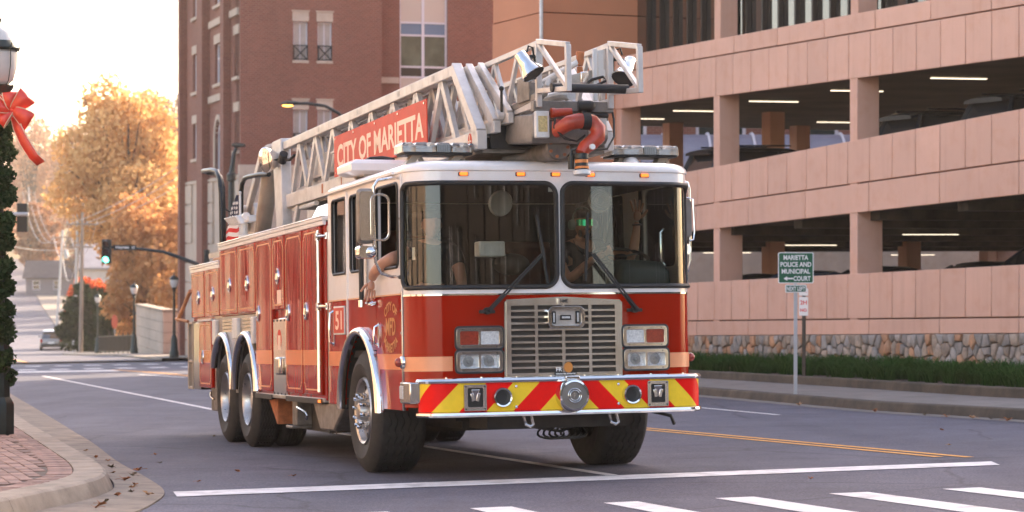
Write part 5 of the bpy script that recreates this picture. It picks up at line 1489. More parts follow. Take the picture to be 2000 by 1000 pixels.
for a, b in zip(cols[:-1], cols[1:]):
    m_ = (a+b)/2; pane = None
    for s0, s1 in ((-1.375, -0.024), (0.024, 1.375)):
        if s0 < m_ < s1: pane = (s0, s1)
    q = lambda s, w: (*fo(s), w)
    if pane is None: mb.add([q(a, 1.478), q(b, 1.478), q(b, 2.47), q(a, 2.47)], [(0, 1, 2, 3)])
    else:
        la, ha = lohi(a, *pane); lb, hb = lohi(b, *pane)
        mb.add([q(a, 1.478), q(b, 1.478), q(b, lb), q(a, la)], [(0, 1, 2, 3)]); mb.add([q(a, ha), q(b, hb), q(b, 2.47), q(a, 2.47)], [(0, 1, 2, 3)])
wsur = tp(mb, 'windscreen_surround', WHITE)
for s0, s1 in ((-1.375, -0.024), (0.024, 1.375)):
    ss = [s for s in cols if s0 <= s <= s1]
    mb = MB(); mb.strip([(*fo(s, -0.012), lohi(s, s0, s1)[0]-0.01) for s in ss], [(*fo(s, -0.012), lohi(s, s0, s1)[1]+0.01) for s in ss])
    g = tp(mb, 'windscreen', GLASS, ang=60)
    loop_ = [(*fo(s, 0.004), lohi(s, s0, s1)[0]) for s in ss]+[(*fo(s, 0.004), lohi(s, s0, s1)[1]) for s in ss[::-1]]
    cl = [loop_[0]]
    for p in loop_[1:]:
        if (Vector(p)-Vector(cl[-1])).length > 0.008: cl.append(p)
    mb = MB(); mb.tube(cl[:-1], 0.020, 8, closed=True); tp(mb, 'rubber_gasket', DARK, g)
mb = MB(); mb.box((-0.08, VF+0.02, 2.30), (-0.03, VF+0.022, 2.335)); tp(mb, 'inspection_sticker', WSIGN, ang=0)
mb = MB(); x, y = fo(-1.25, -0.017); x2, y2 = fo(-1.215, -0.017); mb.add([(x, y, 1.76), (x2, y2, 1.76), (x2, y2, 1.86), (x, y, 1.86)], [(0, 1, 2, 3)]); tp(mb, 'inspection_sticker', WSIGN, ang=0)
# ---- roof
def outline(d):
    pts = []
    for s in srange(-SM, SM, 40):
        u, v = fo(s, -d*(1 if d < .2 else 1)); pts.append((u, v))
    x = 1.22-d
    pts += [(x, 1.20-d), (x-0.04, 1.25-d), (-x+0.04, 1.25-d), (-x, 1.20-d)]
    return pts
def ring(d, w):
    if d < 0.25: return [(u, v, w) for u, v in outline(d)]
    k = 1-d/1.22; return [(u*k, -0.2+(v+0.2)*k, w) for u, v in outline(0.2)]
mb = MB(); mb.loft([ring(0.0, 2.462), ring(-0.012, 2.468), ring(-0.014, 2.484), ring(-0.004, 2.505), ring(0.02, 2.528), ring(0.06, 2.545), ring(0.15, 2.558), ring(0.5, 2.575)]); tp(mb, 'cab_roof', WHITE, ang=50)
for s in (-1, 1):
    mb = MB(); mb.bar((s*1.245, -1.2, 2.478), (s*1.245, 1.2, 2.478), 0.03, 0.022); tp(mb, 'drip_rail', WHITE)
# ---- cab sides
AC, AR = 0.525, 0.685
def archpts(v0, v1, n=14):
    """points on the wheel arch from v0 to v1"""
    a0 = math.acos(max(-1, min(1, v0/AR))); a1 = math.acos(max(-1, min(1, v1/AR)))
    return [(AR*math.cos(a0+(a1-a0)*i/n), AC+AR*math.sin(a0+(a1-a0)*i/n)) for i in range(n+1)]
def side(sg):
    f = lambda a, b, d: (sg*(1.22-d), a, b)
    f2 = lambda a, b, d: (sg*(1.2235-d), a, b)
    door_specs = [('front_door', -1.36, -0.505, [rrect(-1.255, 1.715, -0.55, 2.395, 0.06)]),
                  ('side_panel', -0.495, 0.495, [rrect(-0.05, 1.73, 0.37, 2.395, 0.05)]),
                  ('rear_door', 0.505, 1.25, [rrect(0.53, 1.73, 1.06, 2.40, 0.05)])]
    objs = []
    for nm, v0, v1, win in door_specs:
        up = MB(); up.plate([(v0, 1.495), (v1, 1.495), (v1, 2.462), (v0, 2.462)], win, f, 0.035)
        o = tp(up, nm, WHITE, ang=0)
        lo_ = MB()
        if nm == 'front_door': poly = [(v0, 1.492), (v0, 0.56), (-0.70, 0.56)]+archpts(-AR, v1)[1:]+[(v1, 1.492)]
        elif nm == 'side_panel': poly = [(v0, 1.492)]+archpts(v0, v1)+[(v1, 1.492)]
        else: poly = [(v0, 1.492)]+archpts(v0, AR)[:-1]+[(0.70, 0.56), (v1, 0.56), (v1, 1.492)]
        lo_.plate(poly, [], f, 0.035); tp(lo_, 'lower_skin', RED, o, ang=0)
        tm = MB(); tm.bar((sg*1.224, v0, 1.4935), (sg*1.224, v1, 1.4935), 0.008, 0.012, up=(0, 0, 1)); tp(tm, 'trim_strip', GOLD, o)
        st = MB()
        if nm == 'front_door': st.plate([(v0, 0.885), (-0.595, 0.885), (v1-0.012, 1.012), (v0, 1.012)], [], f2, 0)
        elif nm == 'rear_door': st.plate([(0.605, 0.905), (v1, 0.905), (v1, 1.035), (0.51, 1.035)], [], f2, 0)
        if st.v: tp(st, 'reflective_stripe', STRIPE, o, ang=0)
        for w in win:
            g = MB(); g.tube([(sg*1.222, a, b) for a, b in w], 0.014, 6, closed=True); tp(g, 'window_rubber', DARK, o)
            if not (nm == 'front_door' and sg < 0):
                g = MB(); g.plate(w, [], lambda a, b, d: (sg*(1.205-d), a, b), 0.004); tp(g, 'window', GLASSD if sg < 0 else GLASS, o, ang=0)
            else:
                g = MB(); g.bar((sg*1.2, -1.2, 1.73), (sg*1.2, -1.2, 2.38), 0.02, 0.02); tp(g, 'window_channel', DARK, o)
        objs.append(o)
    # joints behind the seams, trim strips
    mb = MB()
    for v in (-0.50, 0.50): mb.box((sg*1.17, v-0.03, 1.2), (sg*1.205, v+0.03, 2.46))
    tp(mb, 'door_jamb', DARK)
    mb = MB(); mb.box((sg*1.215, 0.488, 1.06), (sg*1.234, 0.512, 2.45)); tp(mb, 'seam_trim', WHITE, bevel=0.004)
    mb = MB(); mb.box((min(sg*1.212, sg*1.236), -1.385, 0.56), (max(sg*1.212, sg*1.236), -1.36, 1.52)); tp(mb, 'corner_trim', STEEL, bevel=0.005)
    mb = MB(); mb.box((min(sg*1.212, sg*1.234), -1.385, 1.522), (max(sg*1.212, sg*1.234), -1.36, 2.46)); tp(mb, 'corner_trim', WHITE, bevel=0.005)
    # wheel arch trim: a broad bright lip, dark well inside
    mb = MB(); P_ = []
    for i in range(25):
        a = pi*i/24; P_.append((AR*math.cos(a), AC+AR*math.sin(a)))
    rings = []
    for (v, w) in P_:
        d = Vector((v, w-AC)).normalized()
        prof = [(1.218, -0.03), (1.255, -0.036), (1.285, -0.026), (1.292, 0.0), (1.278, 0.025), (1.245, 0.036), (1.218, 0.034)]
        rings.append([(sg*x, v+d.x*o_, w+d.y*o_) for x, o_ in prof])
    mb.loft(rings); tp(mb, 'wheel_arch_trim', CHROME, ang=60)
    mb = MB(); A = [(sg*1.20, AR*1.0*math.cos(pi*i/24), AC+AR*math.sin(pi*i/24)) for i in range(25)]; B = [(sg*0.45, p[1], p[2]) for p in A]; mb.strip(A, B); mb.box((sg*0.44, -0.75, 0.45), (sg*0.46, 0.75, 1.25)); tp(mb, 'wheel_well', UNDER)
    return objs
LS = side(-1); RS = side(1)
fd, sp_l, rd = LS
mb = MB(); mb.box((-1.19, 1.215, 0.56), (1.19, 1.25, 2.46)); tp(mb, 'cab_rear_wall', WHITE, ang=0)
# lettering and fittings on the left side
def sl(x, y, v0, w0, u=-1.2245): return (u, v0-x, w0+y)
mb = MB(); put_text(mb, 'MFD', lambda x, y: sl(x, y, -0.985, 1.235), w=0.30, h=0.145)
def arc_text(mb, txt, v0, w0, rad, up, h, wtot):
    v, f = text_geo(txt, 0.028 if len(txt) > 3 else 0.024); Wd = max(p[0] for p in v)-min(p[0] for p in v); k = wtot/Wd
    def fn(x, y):
        a = x*k/rad; rr = rad+(y*h if up else -y*h)
        return (-1.2245, v0-rr*math.sin(a), w0+(rr*math.cos(a) if up else -rr*math.cos(a)))
    mb.add([fn(p[0], p[1]) for p in v], f)
arc_text(mb, 'CITY OF', -0.985, 1.12, 0.285, True, 0.075, 0.42)
arc_text(mb, 'MARIETTA', -0.985, 1.345, 0.285, False, 0.075, 0.44)
tp(mb, 'lettering', GOLDT, fd, ang=0)
mb = MB(); mb.box((-1.236, 0.585, 1.185), (-1.2225, 1.0, 1.44)); nb_ = tp(mb, 'number_board', LTGREY, rd, bevel=0.004)
mb = MB(); mb.box((-1.2385, 0.60, 1.20), (-1.2362, 0.985, 1.425)); mb.v = mb.v; tp(mb, 'board_face', SIGNR, rd, ang=0)
mb = MB(); put_text(mb, '51', lambda x, y: sl(x, y, 0.79, 1.313, -1.2395), w=0.25, h=0.17); tp(mb, 'lettering', LETW, rd, ang=0)
def handle(v, w, l, parent):
    mb = MB(); mb.tube([(-1.225, v, w-l/2), (-1.262, v, w-l/2+.02), (-1.268, v, w), (-1.262, v, w+l/2-.02), (-1.225, v, w+l/2)], 0.011, 8)
    mb.plate(rrect(v-0.025, w-l/2-.02, v+0.025, w+l/2+.02, 0.02), [], lambda a, b, d: (-1.229+d, a, b), 0.007); tp(mb, 'handle', CHROME, parent)
handle(1.03, 1.25, 0.30, rd); handle(-0.60, 1.17, 0.17, fd)
mb = MB(); mb.box((-1.232, -1.33, 1.615), (-1.221, -1.28, 1.645)); tp(mb, 'hinge', DARK, fd, bevel=.003)
for w in (0.72, 1.18, 1.36, 2.1):
    mb = MB(); mb.cyl((-1.22, -1.35, w), (-1.238, -1.35, w), 0.012, 8); tp(mb, 'hinge_bolt', CHROME, fd)
mb = MB(); mb.ball((-1.262, -1.37, 0.945), 0.034, 8, (1, 1, 1.1)); b_ = tp(mb, 'marker_light', LENSR); 
mb = MB(); mb.lathe((-1.223, -1.37, 0.945), (-1, 0, 0), [(0.055, 0), (0.05, 0.02), (0.036, 0.03)], 16); tp(mb, 'bezel', CHROME, b_)
mb = MB(); mb.ball((1.262, -1.37, 0.945), 0.034, 8, (1, 1, 1.1)); b_ = tp(mb, 'marker_light', LENSR); 
# fluted grab rail under the mirror
mb = MB(); mb.tube([(-1.29, -0.28, 1.42), (-1.29, -0.28, 1.90)], 0.022, 10); gr = tp(mb, 'grab_rail', DARK)
for w in (1.44, 1.885):
    mb = MB(); mb.cyl((-1.29, -0.28, w-0.03), (-1.29, -0.28, w+0.03), 0.03, 12); mb.cyl((-1.29, -0.28, w), (-1.222, -0.28, w), 0.013, 8); tp(mb, 'rail_bracket', CHROME, gr)
mb = MB()
for k in range(17): mb.cyl((-1.225, -0.24, 1.47+k*0.025), (-1.237, -0.24, 1.47+k*0.025), 0.018, 8)
tp(mb, 'scuff_strip', STEEL, gr)
mb = MB(); mb.tube([(-1.225, -0.42, 1.45), (-1.26, -0.42, 1.43), (-1.26, -0.50, 1.43), (-1.225, -0.52, 1.44)], 0.012, 7); tp(mb, 'grab_rail', CHROME)
# ---- bumper
def bf(s, off=0.0): return fo(s, off, b=0.995, r=0.19, vf=-1.885, bow=0.03)
BS = 0.995+0.19*pi/2
def bprof(mb, prof, n=70):
    rings = []
    for s in srange(-BS, BS, n): rings.append([(*bf(s, o_), w) for o_, w in prof])
    mb.loft(rings)
mb = MB(); bprof(mb, [(-0.20, 0.772), (0.004, 0.772), (0.018, 0.778), (0.022, 0.795), (0.012, 0.812), (-0.01, 0.818), (-0.2, 0.818)]); bp_ = tp(mb, 'bumper', CHROME, ang=40)
mb = MB(); bprof(mb, [(-0.20, 0.512), (-0.02, 0.508), (0.010, 0.512), (0.022, 0.527), (0.018, 0.545), (0.004, 0.553), (-0.2, 0.553)]); tp(mb, 'bumper_rail', CHROME, bp_, ang=40)
cy, cr = MB(), MB()
ss = srange(-BS, BS, 290); wb0, wb1 = 0.555, 0.771
for a, b in zip(ss[:-1], ss[1:]):
    m_ = (a+b)/2
    k0 = int(math.floor((min(abs(a), abs(b))-0.244)/0.2215))-1
    for k in range(k0, k0+4):
        lo_ = lambda s: min(wb1, max(wb0, wb0+0.244+0.2215*k-abs(s))); hi_ = lambda s: min(wb1, max(wb0, wb0+0.244+0.2215*(k+1)-abs(s)))
        la, lb, ha, hb = lo_(a), lo_(b), hi_(a), hi_(b)
        if ha-la < 1e-5 and hb-lb < 1e-5: continue
        (cr if k % 2 == 0 else cy).add([(*bf(a), la), (*bf(b), lb), (*bf(b), hb), (*bf(a), ha)], [(0, 1, 2, 3)])
tp(cr, 'chevron', REDR, bp_, ang=60); tp(cy, 'chevron', YEL, bp_, ang=60)
mb = MB(); fband(mb, 0.54, 0.78, -BS, BS, -0.03, 40, bf); tp(mb, 'bumper_core', UNDER, bp_)
def bu(u): return bf(u)[1]
# siren
sv = bu(0.0)
mb = MB(); mb.lathe((0.01, sv, 0.665), (0, -1, 0), [(0.13, 0), (0.13, 0.075), (0.122, 0.092), (0.108, 0.095), (0.105, 0.085)], 40); sr = tp(mb, 'siren', CHROME, bp_)
mb = MB(); mb.lathe((0.01, sv, 0.665), (0, -1, 0), [(0.106, 0.084), (0.06, 0.09), (0.0, 0.092)], 32); tp(mb, 'siren_mesh', mat('siren_gauze', (0.24, 0.21, 0.18), 0.45, 0.8, bump=0.004, bscale=260), sr)
mb = MB()
for r0 in (0.055, 0.040): mb.tube([(0.01+r0*math.cos(t), sv-0.098, 0.665+r0*math.sin(t)) for t in np.linspace(0, 2*pi, 28, endpoint=False)], 0.0045, 6, closed=True)
put_text(mb, 'F', lambda x, y: (0.01+x, sv-0.101, 0.665+y), h=0.04)
tp(mb, 'siren_badge', STEEL, sr)
mb = MB(); mb.box((-0.05, sv-0.06, 0.79), (0.07, sv+0.0, 0.822)); tp(mb, 'siren_bracket', CHROME, sr, bevel=0.008)
for u in (-0.565, 0.525):
    v = bu(u)
    mb = MB(); mb.lathe((u, v, 0.662), (0, -1, 0), [(0.078, 0), (0.080, 0.035), (0.074, 0.05), (0.062, 0.047), (0.050, 0.022), (0.045, 0.012)], 28); h = tp(mb, 'air_horn', CHROME, bp_)
    mb = MB(); mb.lathe((u, v, 0.662), (0, -1, 0), [(0.047, 0.012), (0.0, 0.012)], 20); tp(mb, 'dark_horn_disc', DARK, h)  # dark disc paints the shade of the horn opening
for u0, u1 in ((-0.875, -0.69), (0.665, 0.845)):
    v = bu((u0+u1)/2)
    mb = MB(); mb.plate(rrect(u0, 0.56, u1, 0.765, 0.01), [rrect(u0+0.03, 0.59, u1-0.03, 0.74, 0.01)], lambda a, b, d: (a, v-0.022+d, b), 0.03); k_ = tp(mb, 'hook_pocket', STEEL, bp_, ang=20)
    mb = MB(); mb.box((u0+0.02, v-0.012, 0.58), (u1-0.02, v-0.006, 0.75)); tp(mb, 'pocket_back', UNDER, k_)
    c = (u0+u1)/2; mb = MB(); mb.hexa([(c-0.014, v-0.012, 0.635), (c+0.014, v-0.012, 0.635), (c+0.014, v+0.01, 0.635), (c-0.014, v+0.01, 0.635), (c-0.036, v-0.03, 0.728), (c+0.036, v-0.03, 0.728), (c+0.036, v+0.01, 0.735), (c-0.036, v+0.01, 0.735)]); mb.bar((c-0.03, v-0.02, 0.70), (c-0.016, v-0.02, 0.635), 0.012, 0.03); mb.bar((c+0.03, v-0.02, 0.70), (c+0.016, v-0.02, 0.635), 0.012, 0.03); tp(mb, 'tow_hook', STEEL, k_, bevel=0.006)
    for a in (u0+0.015, u1-0.015):
        for b in (0.575, 0.75): m2 = MB(); m2.cyl((a, v-0.02, b), (a, v-0.028, b), 0.006, 8); tp(m2, 'screw', DARK, k_)
for u, w in ((-0.445, 0.745), (-0.445, 0.585), (0.415, 0.745), (0.415, 0.59)):
    mb = MB(); mb.ball((u, bu(u)-0.004, w), 0.014, 6); tp(mb, 'bolt', CHROME, bp_)
for u in np.linspace(-1.0, 1.0, 8):
    mb = MB(); mb.cyl((u, bu(u)+0.03, 0.815), (u, bu(u)+0.03, 0.825), 0.011, 8); tp(mb, 'bolt', CHROME, bp_)
mb = MB(); mb.box((-1.265, -1.70, 0.62), (-1.13, -1.40, 0.79)); eb = tp(mb, 'bumper_end', STEEL, bp_, bevel=0.012)
mb = MB(); mb.box((-1.272, -1.50, 0.655), (-1.262, -1.41, 0.76)); tp(mb, 'side_lamp', LENSW, bp_, bevel=0.01)
mb = MB(); mb.box((1.0, -1.66, 0.62), (1.14, -1.40, 0.77)); tp(mb, 'bumper_end', STEEL, bp_, bevel=0.012)
for u in (-0.36, 0.36):
    mb = MB(); mb.tube([(u, -1.80, 0.52), (u, -1.86, 0.44), (u+0.03, -1.88, 0.425), (u+0.06, -1.86, 0.44), (u+0.06, -1.8, 0.52)], 0.014, 7); tp(mb, 'tow_eye', STEEL, bp_)
# ---- grille
gv = VF-0.035
def gfn(a, b, d): return (a, gv+d, b)
go = [(-0.475, 0.822), (0.498, 0.815), (0.505, 1.408), (0.018, 1.438), (-0.468, 1.418)]
hs = []
xs4 = [(-0.445, -0.250), (-0.222, -0.022), (0.008, 0.205), (0.232, 0.470)]
xs4 = [(-0.43, -0.232), (-0.205, -0.003), (0.025, 0.225), (0.252, 0.452)]
for k in range(11):
    w1 = 1.386-k*0.0505
    for a, b in xs4:
        hs.append(rect(a, w1-0.036, b, w1-0.002))
mb = MB(); mb.plate(go, hs, gfn, 0.02); gr_ = tp(mb, 'grille', STEEL, ang=20)
mb = MB(); mb.plate([(-0.46, 0.83), (0.48, 0.83), (0.48, 1.40), (-0.45, 1.40)], [], lambda a, b, d: (a, gv+0.022+d, b), 0.008); tp(mb, 'grille_mesh', mat('grille_gauze', (0.055, 0.045, 0.036), 0.6, 0.4, bump=0.004, bscale=300, var=0.4, scale=150), gr_, ang=0)
mb = MB()
for a, b in zip(go, go[1:]+go[:1]): mb.bar((a[0], gv+0.012, a[1]), (b[0], gv+0.012, b[1]), 0.03, 0.012, up=(0, 1, 0))
tp(mb, 'grille_frame', STEEL, gr_)
mb = MB()
mb.plate(rrect(-0.135, 1.195, 0.178, 1.375, 0.055, 6), [rrect(-0.105, 1.22, 0.148, 1.35, 0.035, 6)], lambda a, b, d: (a, gv-0.05+d, b), 0.05); em = tp(mb, 'light_pod', CHROME, gr_, ang=30, bevel=0.01)
mb = MB(); mb.plate(rrect(-0.108, 1.217, 0.151, 1.353, 0.037, 6), [], lambda a, b, d: (a, gv-0.018+d, b), 0.01); tp(mb, 'pod_plate', PLATE, em, ang=0)
for a, b, w0, w1 in ((-0.098, -0.062, 1.235, 1.335), (0.105, 0.141, 1.235, 1.335), (-0.025, 0.068, 1.265, 1.305)):
    mb = MB(); mb.box((a, gv-0.034, w0), (b, gv-0.018, w1)); h = tp(mb, 'strobe_housing', DARK, em, bevel=0.006)
    mb = MB(); mb.box((a+0.012, gv-0.038, w0+0.012), (b-0.012, gv-0.033, w1-0.012)); tp(mb, 'strobe_lens', LENSW, em, bevel=0.003)
mb = MB(); mb.plate(rrect(-0.038, 1.388, 0.066, 1.444, 0.008), [], lambda a, b, d: (a, gv-0.022+d, b), 0.02); hb = tp(mb, 'maker_badge', STEEL, gr_, ang=20, bevel=0.003)
mb = MB(); put_text(mb, 'HME', lambda x, y: (0.014+x, gv-0.0235, 1.416+y), w=0.066, h=0.03); tp(mb, 'badge_lettering', DARK, gr_, ang=0)
mb = MB(); mb.plate(rrect(-0.072, 0.823, 0.112, 0.846, 0.003), [], lambda a, b, d: (a, gv-0.01+d, b), 0.008); nb_ = tp(mb, 'dealer_badge', DARK, gr_, ang=0)
mb = MB(); put_text(mb, 'FERRARA FIRE APPARATUS', lambda x, y: (0.02+x, gv-0.0108, 0.8345+y), w=0.165, h=0.012); put_text(mb, 'FR', lambda x, y: (-0.035+x, gv-0.0108, 0.87+y), w=0.05, h=0.032); tp(mb, 'badge_lettering', WSIGN, gr_, ang=0)
mb = MB(); mb.plate(circ(0.045, 0.885, 0.036, 20, 0.042)+[], [], lambda a, b, d: (a, gv-0.012+d, b), 0.008); tp(mb, 'helmet_badge', GOLDT, gr_, ang=0)
# ---- lamps
def lampbox(u0, w0, u1, w1, kinds):
    v = VF-0.03+0.03*((u0+u1)/2)**2
    f = lambda a, b, d: (a, v+d, b)
    r = 0.03; mid = (u0+u1)/2; e = 0.028
    mb = MB(); mb.plate(rrect(u0, w0, u1, w1, r, 5), [rrect(u0+e, w0+e, mid-0.008, w1-e, 0.012), rrect(mid+0.008, w0+e, u1-e, w1-e, 0.012)], lambda a, b, d: (a, v-0.022+d, b), 0.05)
    bz = tp(mb, 'headlight', CHROME, ang=30, bevel=0.006)
    mb = MB(); mb.tube([(a, v-0.012, b) for a, b in rrect(u0-.006, w0-.006, u1+.006, w1+.006, r, 5)], 0.01, 6, closed=True); tp(mb, 'gasket', DARK, bz)
    for (a, b), k in zip(((u0+e, mid-0.008), (mid+0.008, u1-e)), kinds):
        if k == 'H':
            m2 = MB(); m2.plate(rect(a, w0+e, b, w1-e), [], lambda x, y, d: (x, v+0.018+d, y), 0.004); tp(m2, 'reflector', LAMPR, bz, ang=0)
            m2 = MB(); c = ((a+b)/2, (w0+w1)/2); m2.lathe((c[0], v+0.016, c[1]), (0, -1, 0), [(0.045, -0.0), (0.02, 0.004), (0.012, 0.02), (0, 0.022)], 14); tp(m2, 'bulb', LENSW, bz)
            m2 = MB(); m2.plate(rect(a, w0+e, b, w1-e), [], lambda x, y, d: (x, v-0.012+d, y), 0.003); tp(m2, 'lamp_glass', LAMPG, bz, ang=0)
        else:
            m2 = MB(); m2.plate(rrect(a+0.002, w0+e+.002, b-0.002, w1-e-.002, 0.01), [], lambda x, y, d: (x, v-0.014+d, y), 0.02); tp(m2, 'lens', LENSR if k == 'R' else LENSW, bz, ang=20, bevel=0.006)
    for b in (w0+0.013, w1-0.013):
        for a in (u0+0.05, u1-0.05):
            m2 = MB(); m2.cyl((a, v-0.02, b), (a, v-0.0285, b), 0.005, 6); tp(m2, 'screw', DARK, bz)
lampbox(-0.884, 1.049, -0.502, 1.213, 'RW'); lampbox(-0.886, 0.863, -0.504, 1.028, 'HH')
lampbox(0.524, 1.045, 0.906, 1.209, 'WR'); lampbox(0.530, 0.858, 0.912, 1.022, 'HH')
for u in (-0.792, -0.32, -0.024, 0.275, 0.752):
    mb = MB(); mb.box((u-0.042, VF-0.012+0.035*(u/.92)**2, 2.422), (u+0.042, VF+0.03, 2.454)); k = tp(mb, 'clearance_light', DARK, bevel=0.006)
    mb = MB(); mb.box((u-0.034, VF-0.026+0.035*(u/.92)**2, 2.424), (u+0.034, VF-0.01+0.035*(u/.92)**2, 2.452)); tp(mb, 'amber_lens', LENSA, k, bevel=0.008)
# ---- wipers
for pu, au, aw, bt, bb in ((-0.62, -0.155, 1.80, (-0.205, 2.11), (-0.118, 1.56)), (0.635, 0.262, 1.80, (0.232, 2.13), (0.205, 1.575))):
    v0 = VF-0.02
    mb = MB(); mb.cyl((pu, VF+0.03, 1.345), (pu, VF-0.045, 1.345), 0.028, 12); mb.box((pu-0.07, v0-0.012, 1.325), (pu+0.06, v0+0.012, 1.352)); wp = tp(mb, 'wiper', DARK, bevel=0.003)
    mb = MB()
    for o_ in (-0.016, 0.016): mb.bar((pu+o_, v0-0.03, 1.345), (au+o_*0.7, v0-0.035, aw), 0.013, 0.013)
    mb.bar((pu, v0-0.035, 1.345), (pu+(au-pu)*0.28, v0-0.04, 1.345+(aw-1.345)*0.28), 0.045, 0.02)
    tp(mb, 'wiper_arm', DARK, wp)
    mb = MB(); mb.bar((*bt[:1], v0-0.018, bt[1]), (bb[0], v0-0.018, bb[1]), 0.016, 0.03, up=(0, 1, 0)); mb.bar((bt[0]*.7+bb[0]*.3, v0-0.034, bt[1]*.7+bb[1]*.3), (bt[0]*.3+bb[0]*.7, v0-0.034, bt[1]*.3+bb[1]*.7), 0.02, 0.016, up=(0, 1, 0)); tp(mb, 'wiper_blade', DARK, wp)
# ---- mirrors
def mirror(sg):
    vm = -1.28
    kx = 1.0 if sg < 0 else 0.42
    mb = MB(); mb.tube([(sg*(1.205+(abs(q_[0])-1.205)*kx), q_[1], q_[2]) for q_ in [(sg*1.205, vm+0.02, 2.435), (sg*1.28, vm-0.02, 2.43), (sg*1.40, vm-0.03, 2.41), (sg*1.435, vm-0.03, 2.36), (sg*1.44, vm-0.03, 2.1), (sg*1.425, vm-0.03, 1.75), (sg*1.38, vm-0.02, 1.665), (sg*1.29, vm, 1.635), (sg*1.222, vm, 1.635)]], 0.013, 10); m_ = tp(mb, 'mirror', CHROME, ang=60)
    cu = sg*1.50
    def shell(cx, w0, w1, hw, d, nm, m, par=m_):
        b = MB(); rg = []
        for (k, dd) in ((0.86, d), (1.0, d*0.55), (1.0, 0.0), (0.9, -0.01)):
            c = (w0+w1)/2; rg.append([(cx+(a-cx)*k, vm+0.02-dd, c+(bb-c)*(k if k < 1 else 1)) for a, bb in rrect(cx-hw, w0, cx+hw, w1, 0.035, 4)])
        b.loft(rg); return tp(b, nm, m, par, ang=40)
    if sg < 0:
        shell(cu, 1.90, 2.345, 0.068, 0.07, 'mirror_head', ALUD)
        b = MB(); b.plate(rrect(cu-0.064, 1.915, cu+0.064, 2.33, 0.03, 4), [], lambda a, c, d: (a, vm+0.031+d, c), 0.002); tp(b, 'mirror_glass', CHROME, m_, ang=0)
        b = MB(); b.plate(rrect(cu+0.03, 1.92, cu+0.19, 2.30, 0.06, 5), [rrect(cu+0.045, 1.935, cu+0.175, 2.285, 0.05, 5)], lambda a, c, d: (a, vm-0.06+d, c), 0.02); tp(b, 'mirror_guard', CHROME, m_, ang=20, bevel=0.004)
        b = MB(); b.plate(rrect(cu-0.055, 1.925, cu+0.060, 2.32, 0.02, 4), [], lambda a, c, d: (a, vm-0.0525+d, c), 0.002); tp(b, 'mirror_glass', CHROME, m_, ang=0)
        shell(cu+0.0, 1.778, 1.885, 0.085, 0.10, 'convex_mirror', CHROME)
        b = MB(); b.ball((cu+0.03, vm-0.09, 1.83), 0.045, 8); tp(b, 'mirror_knob', CHROME, m_)
        for w_ in (2.29, 1.9):
            b = MB(); b.bar((cu+0.05, vm-0.03, w_), (sg*1.44, vm-0.03, w_), 0.02, 0.03); tp(b, 'mirror_bracket', CHROME, m_)
    else:
        shell(1.275, 1.93, 2.29, 0.042, 0.07, 'mirror_head', ALUD); shell(1.27, 1.80, 1.90, 0.036, 0.07, 'convex_mirror', CHROME)
        b = MB(); b.tube([(1.26, vm-0.05, 2.285), (1.325, vm-0.05, 2.27), (1.335, vm-0.05, 2.0), (1.325, vm-0.05, 1.93), (1.29, vm-0.05, 1.92)], 0.008, 7); tp(b, 'mirror_guard', CHROME, m_)
mirror(-1); mirror(1)

# ---- inside the cab
mb = MB(); mb.box((-1.165, 1.17, 1.05), (1.165, 1.20, 2.39)); tp(mb, 'dark_cab_panel', INT, ang=0)  # dark panel added to deepen the shade behind the windscreen
mb = MB(); mb.box((-1.17, -1.3, 0.98), (1.17, 1.2, 1.04)); mb.box((-1.17, -1.35, 2.40), (1.17, 1.2, 2.44)); tp(mb, 'cab_interior', INT, ang=0)
mb = MB(); mb.box((-0.42, -1.2, 1.04), (0.36, 0.9, 1.52)); tp(mb, 'engine_cover', INT, bevel=0.06)
mb = MB(); rg = [[(*fo(s, -0.06), w) for s in srange(-1.25, 1.25, 30)] for w in (1.0, 1.50)]
mb.strip(rg[0], rg[1]); mb.strip(rg[1], [(x, y+0.28, 1.56) for x, y, _ in rg[1]]); mb.strip([(x, y+0.28, 1.56) for x, y, _ in rg[1]], [(x, y+0.34, 1.1) for x, y, _ in rg[1]]); tp(mb, 'dashboard', INT, ang=50)
mb = MB(); mb.loft([[(0.62, -1.42, 1.52), (1.12, -1.36, 1.52), (1.12, -1.0, 1.52), (0.62, -1.05, 1.52)], [(0.60, -1.45, 1.66), (1.10, -1.36, 1.66), (1.12, -1.02, 1.70), (0.62, -1.07, 1.72)], [(0.68, -1.38, 1.76), (1.05, -1.30, 1.75), (1.08, -1.08, 1.76), (0.68, -1.12, 1.78)]]); tp(mb, 'instrument_cowl', DASH, bevel=0.05, ang=60)
for u in (-0.72, 0.68):
    mb = MB(); mb.box((u-0.26, -0.75, 1.28), (u+0.26, -0.22, 1.40)); st = tp(mb, 'seat', SEATM, bevel=0.05)
    mb = MB(); mb.box((u-0.25, -0.30, 1.38), (u+0.25, -0.16, 2.0)); mb.box((u-0.14, -0.29, 2.02), (u+0.14, -0.18, 2.22)); tp(mb, 'seat_back', SEATM, st, bevel=0.05)
    mb = MB(); mb.box((u-0.2, -0.7, 1.04), (u+0.2, -0.25, 1.28)); tp(mb, 'seat_base', INT, st)
mb = MB(); sc = Vector((0.80, -0.98, 1.80)); sn = Vector((0, -0.35, 0.94)).normalized(); e1_ = Vector((1, 0, 0)); e2_ = sn.cross(e1_)
mb.tube([tuple(sc+e1_*0.235*math.cos(t)+e2_*0.235*math.sin(t)) for t in np.linspace(0, 2*pi, 36, endpoint=False)], 0.016, 8, closed=True); sw_ = tp(mb, 'steering_wheel', DARK, ang=60)
mb = MB(); mb.tube([tuple(sc), tuple(sc-sn*0.5+Vector((0, -0.1, 0)))], 0.03, 8)
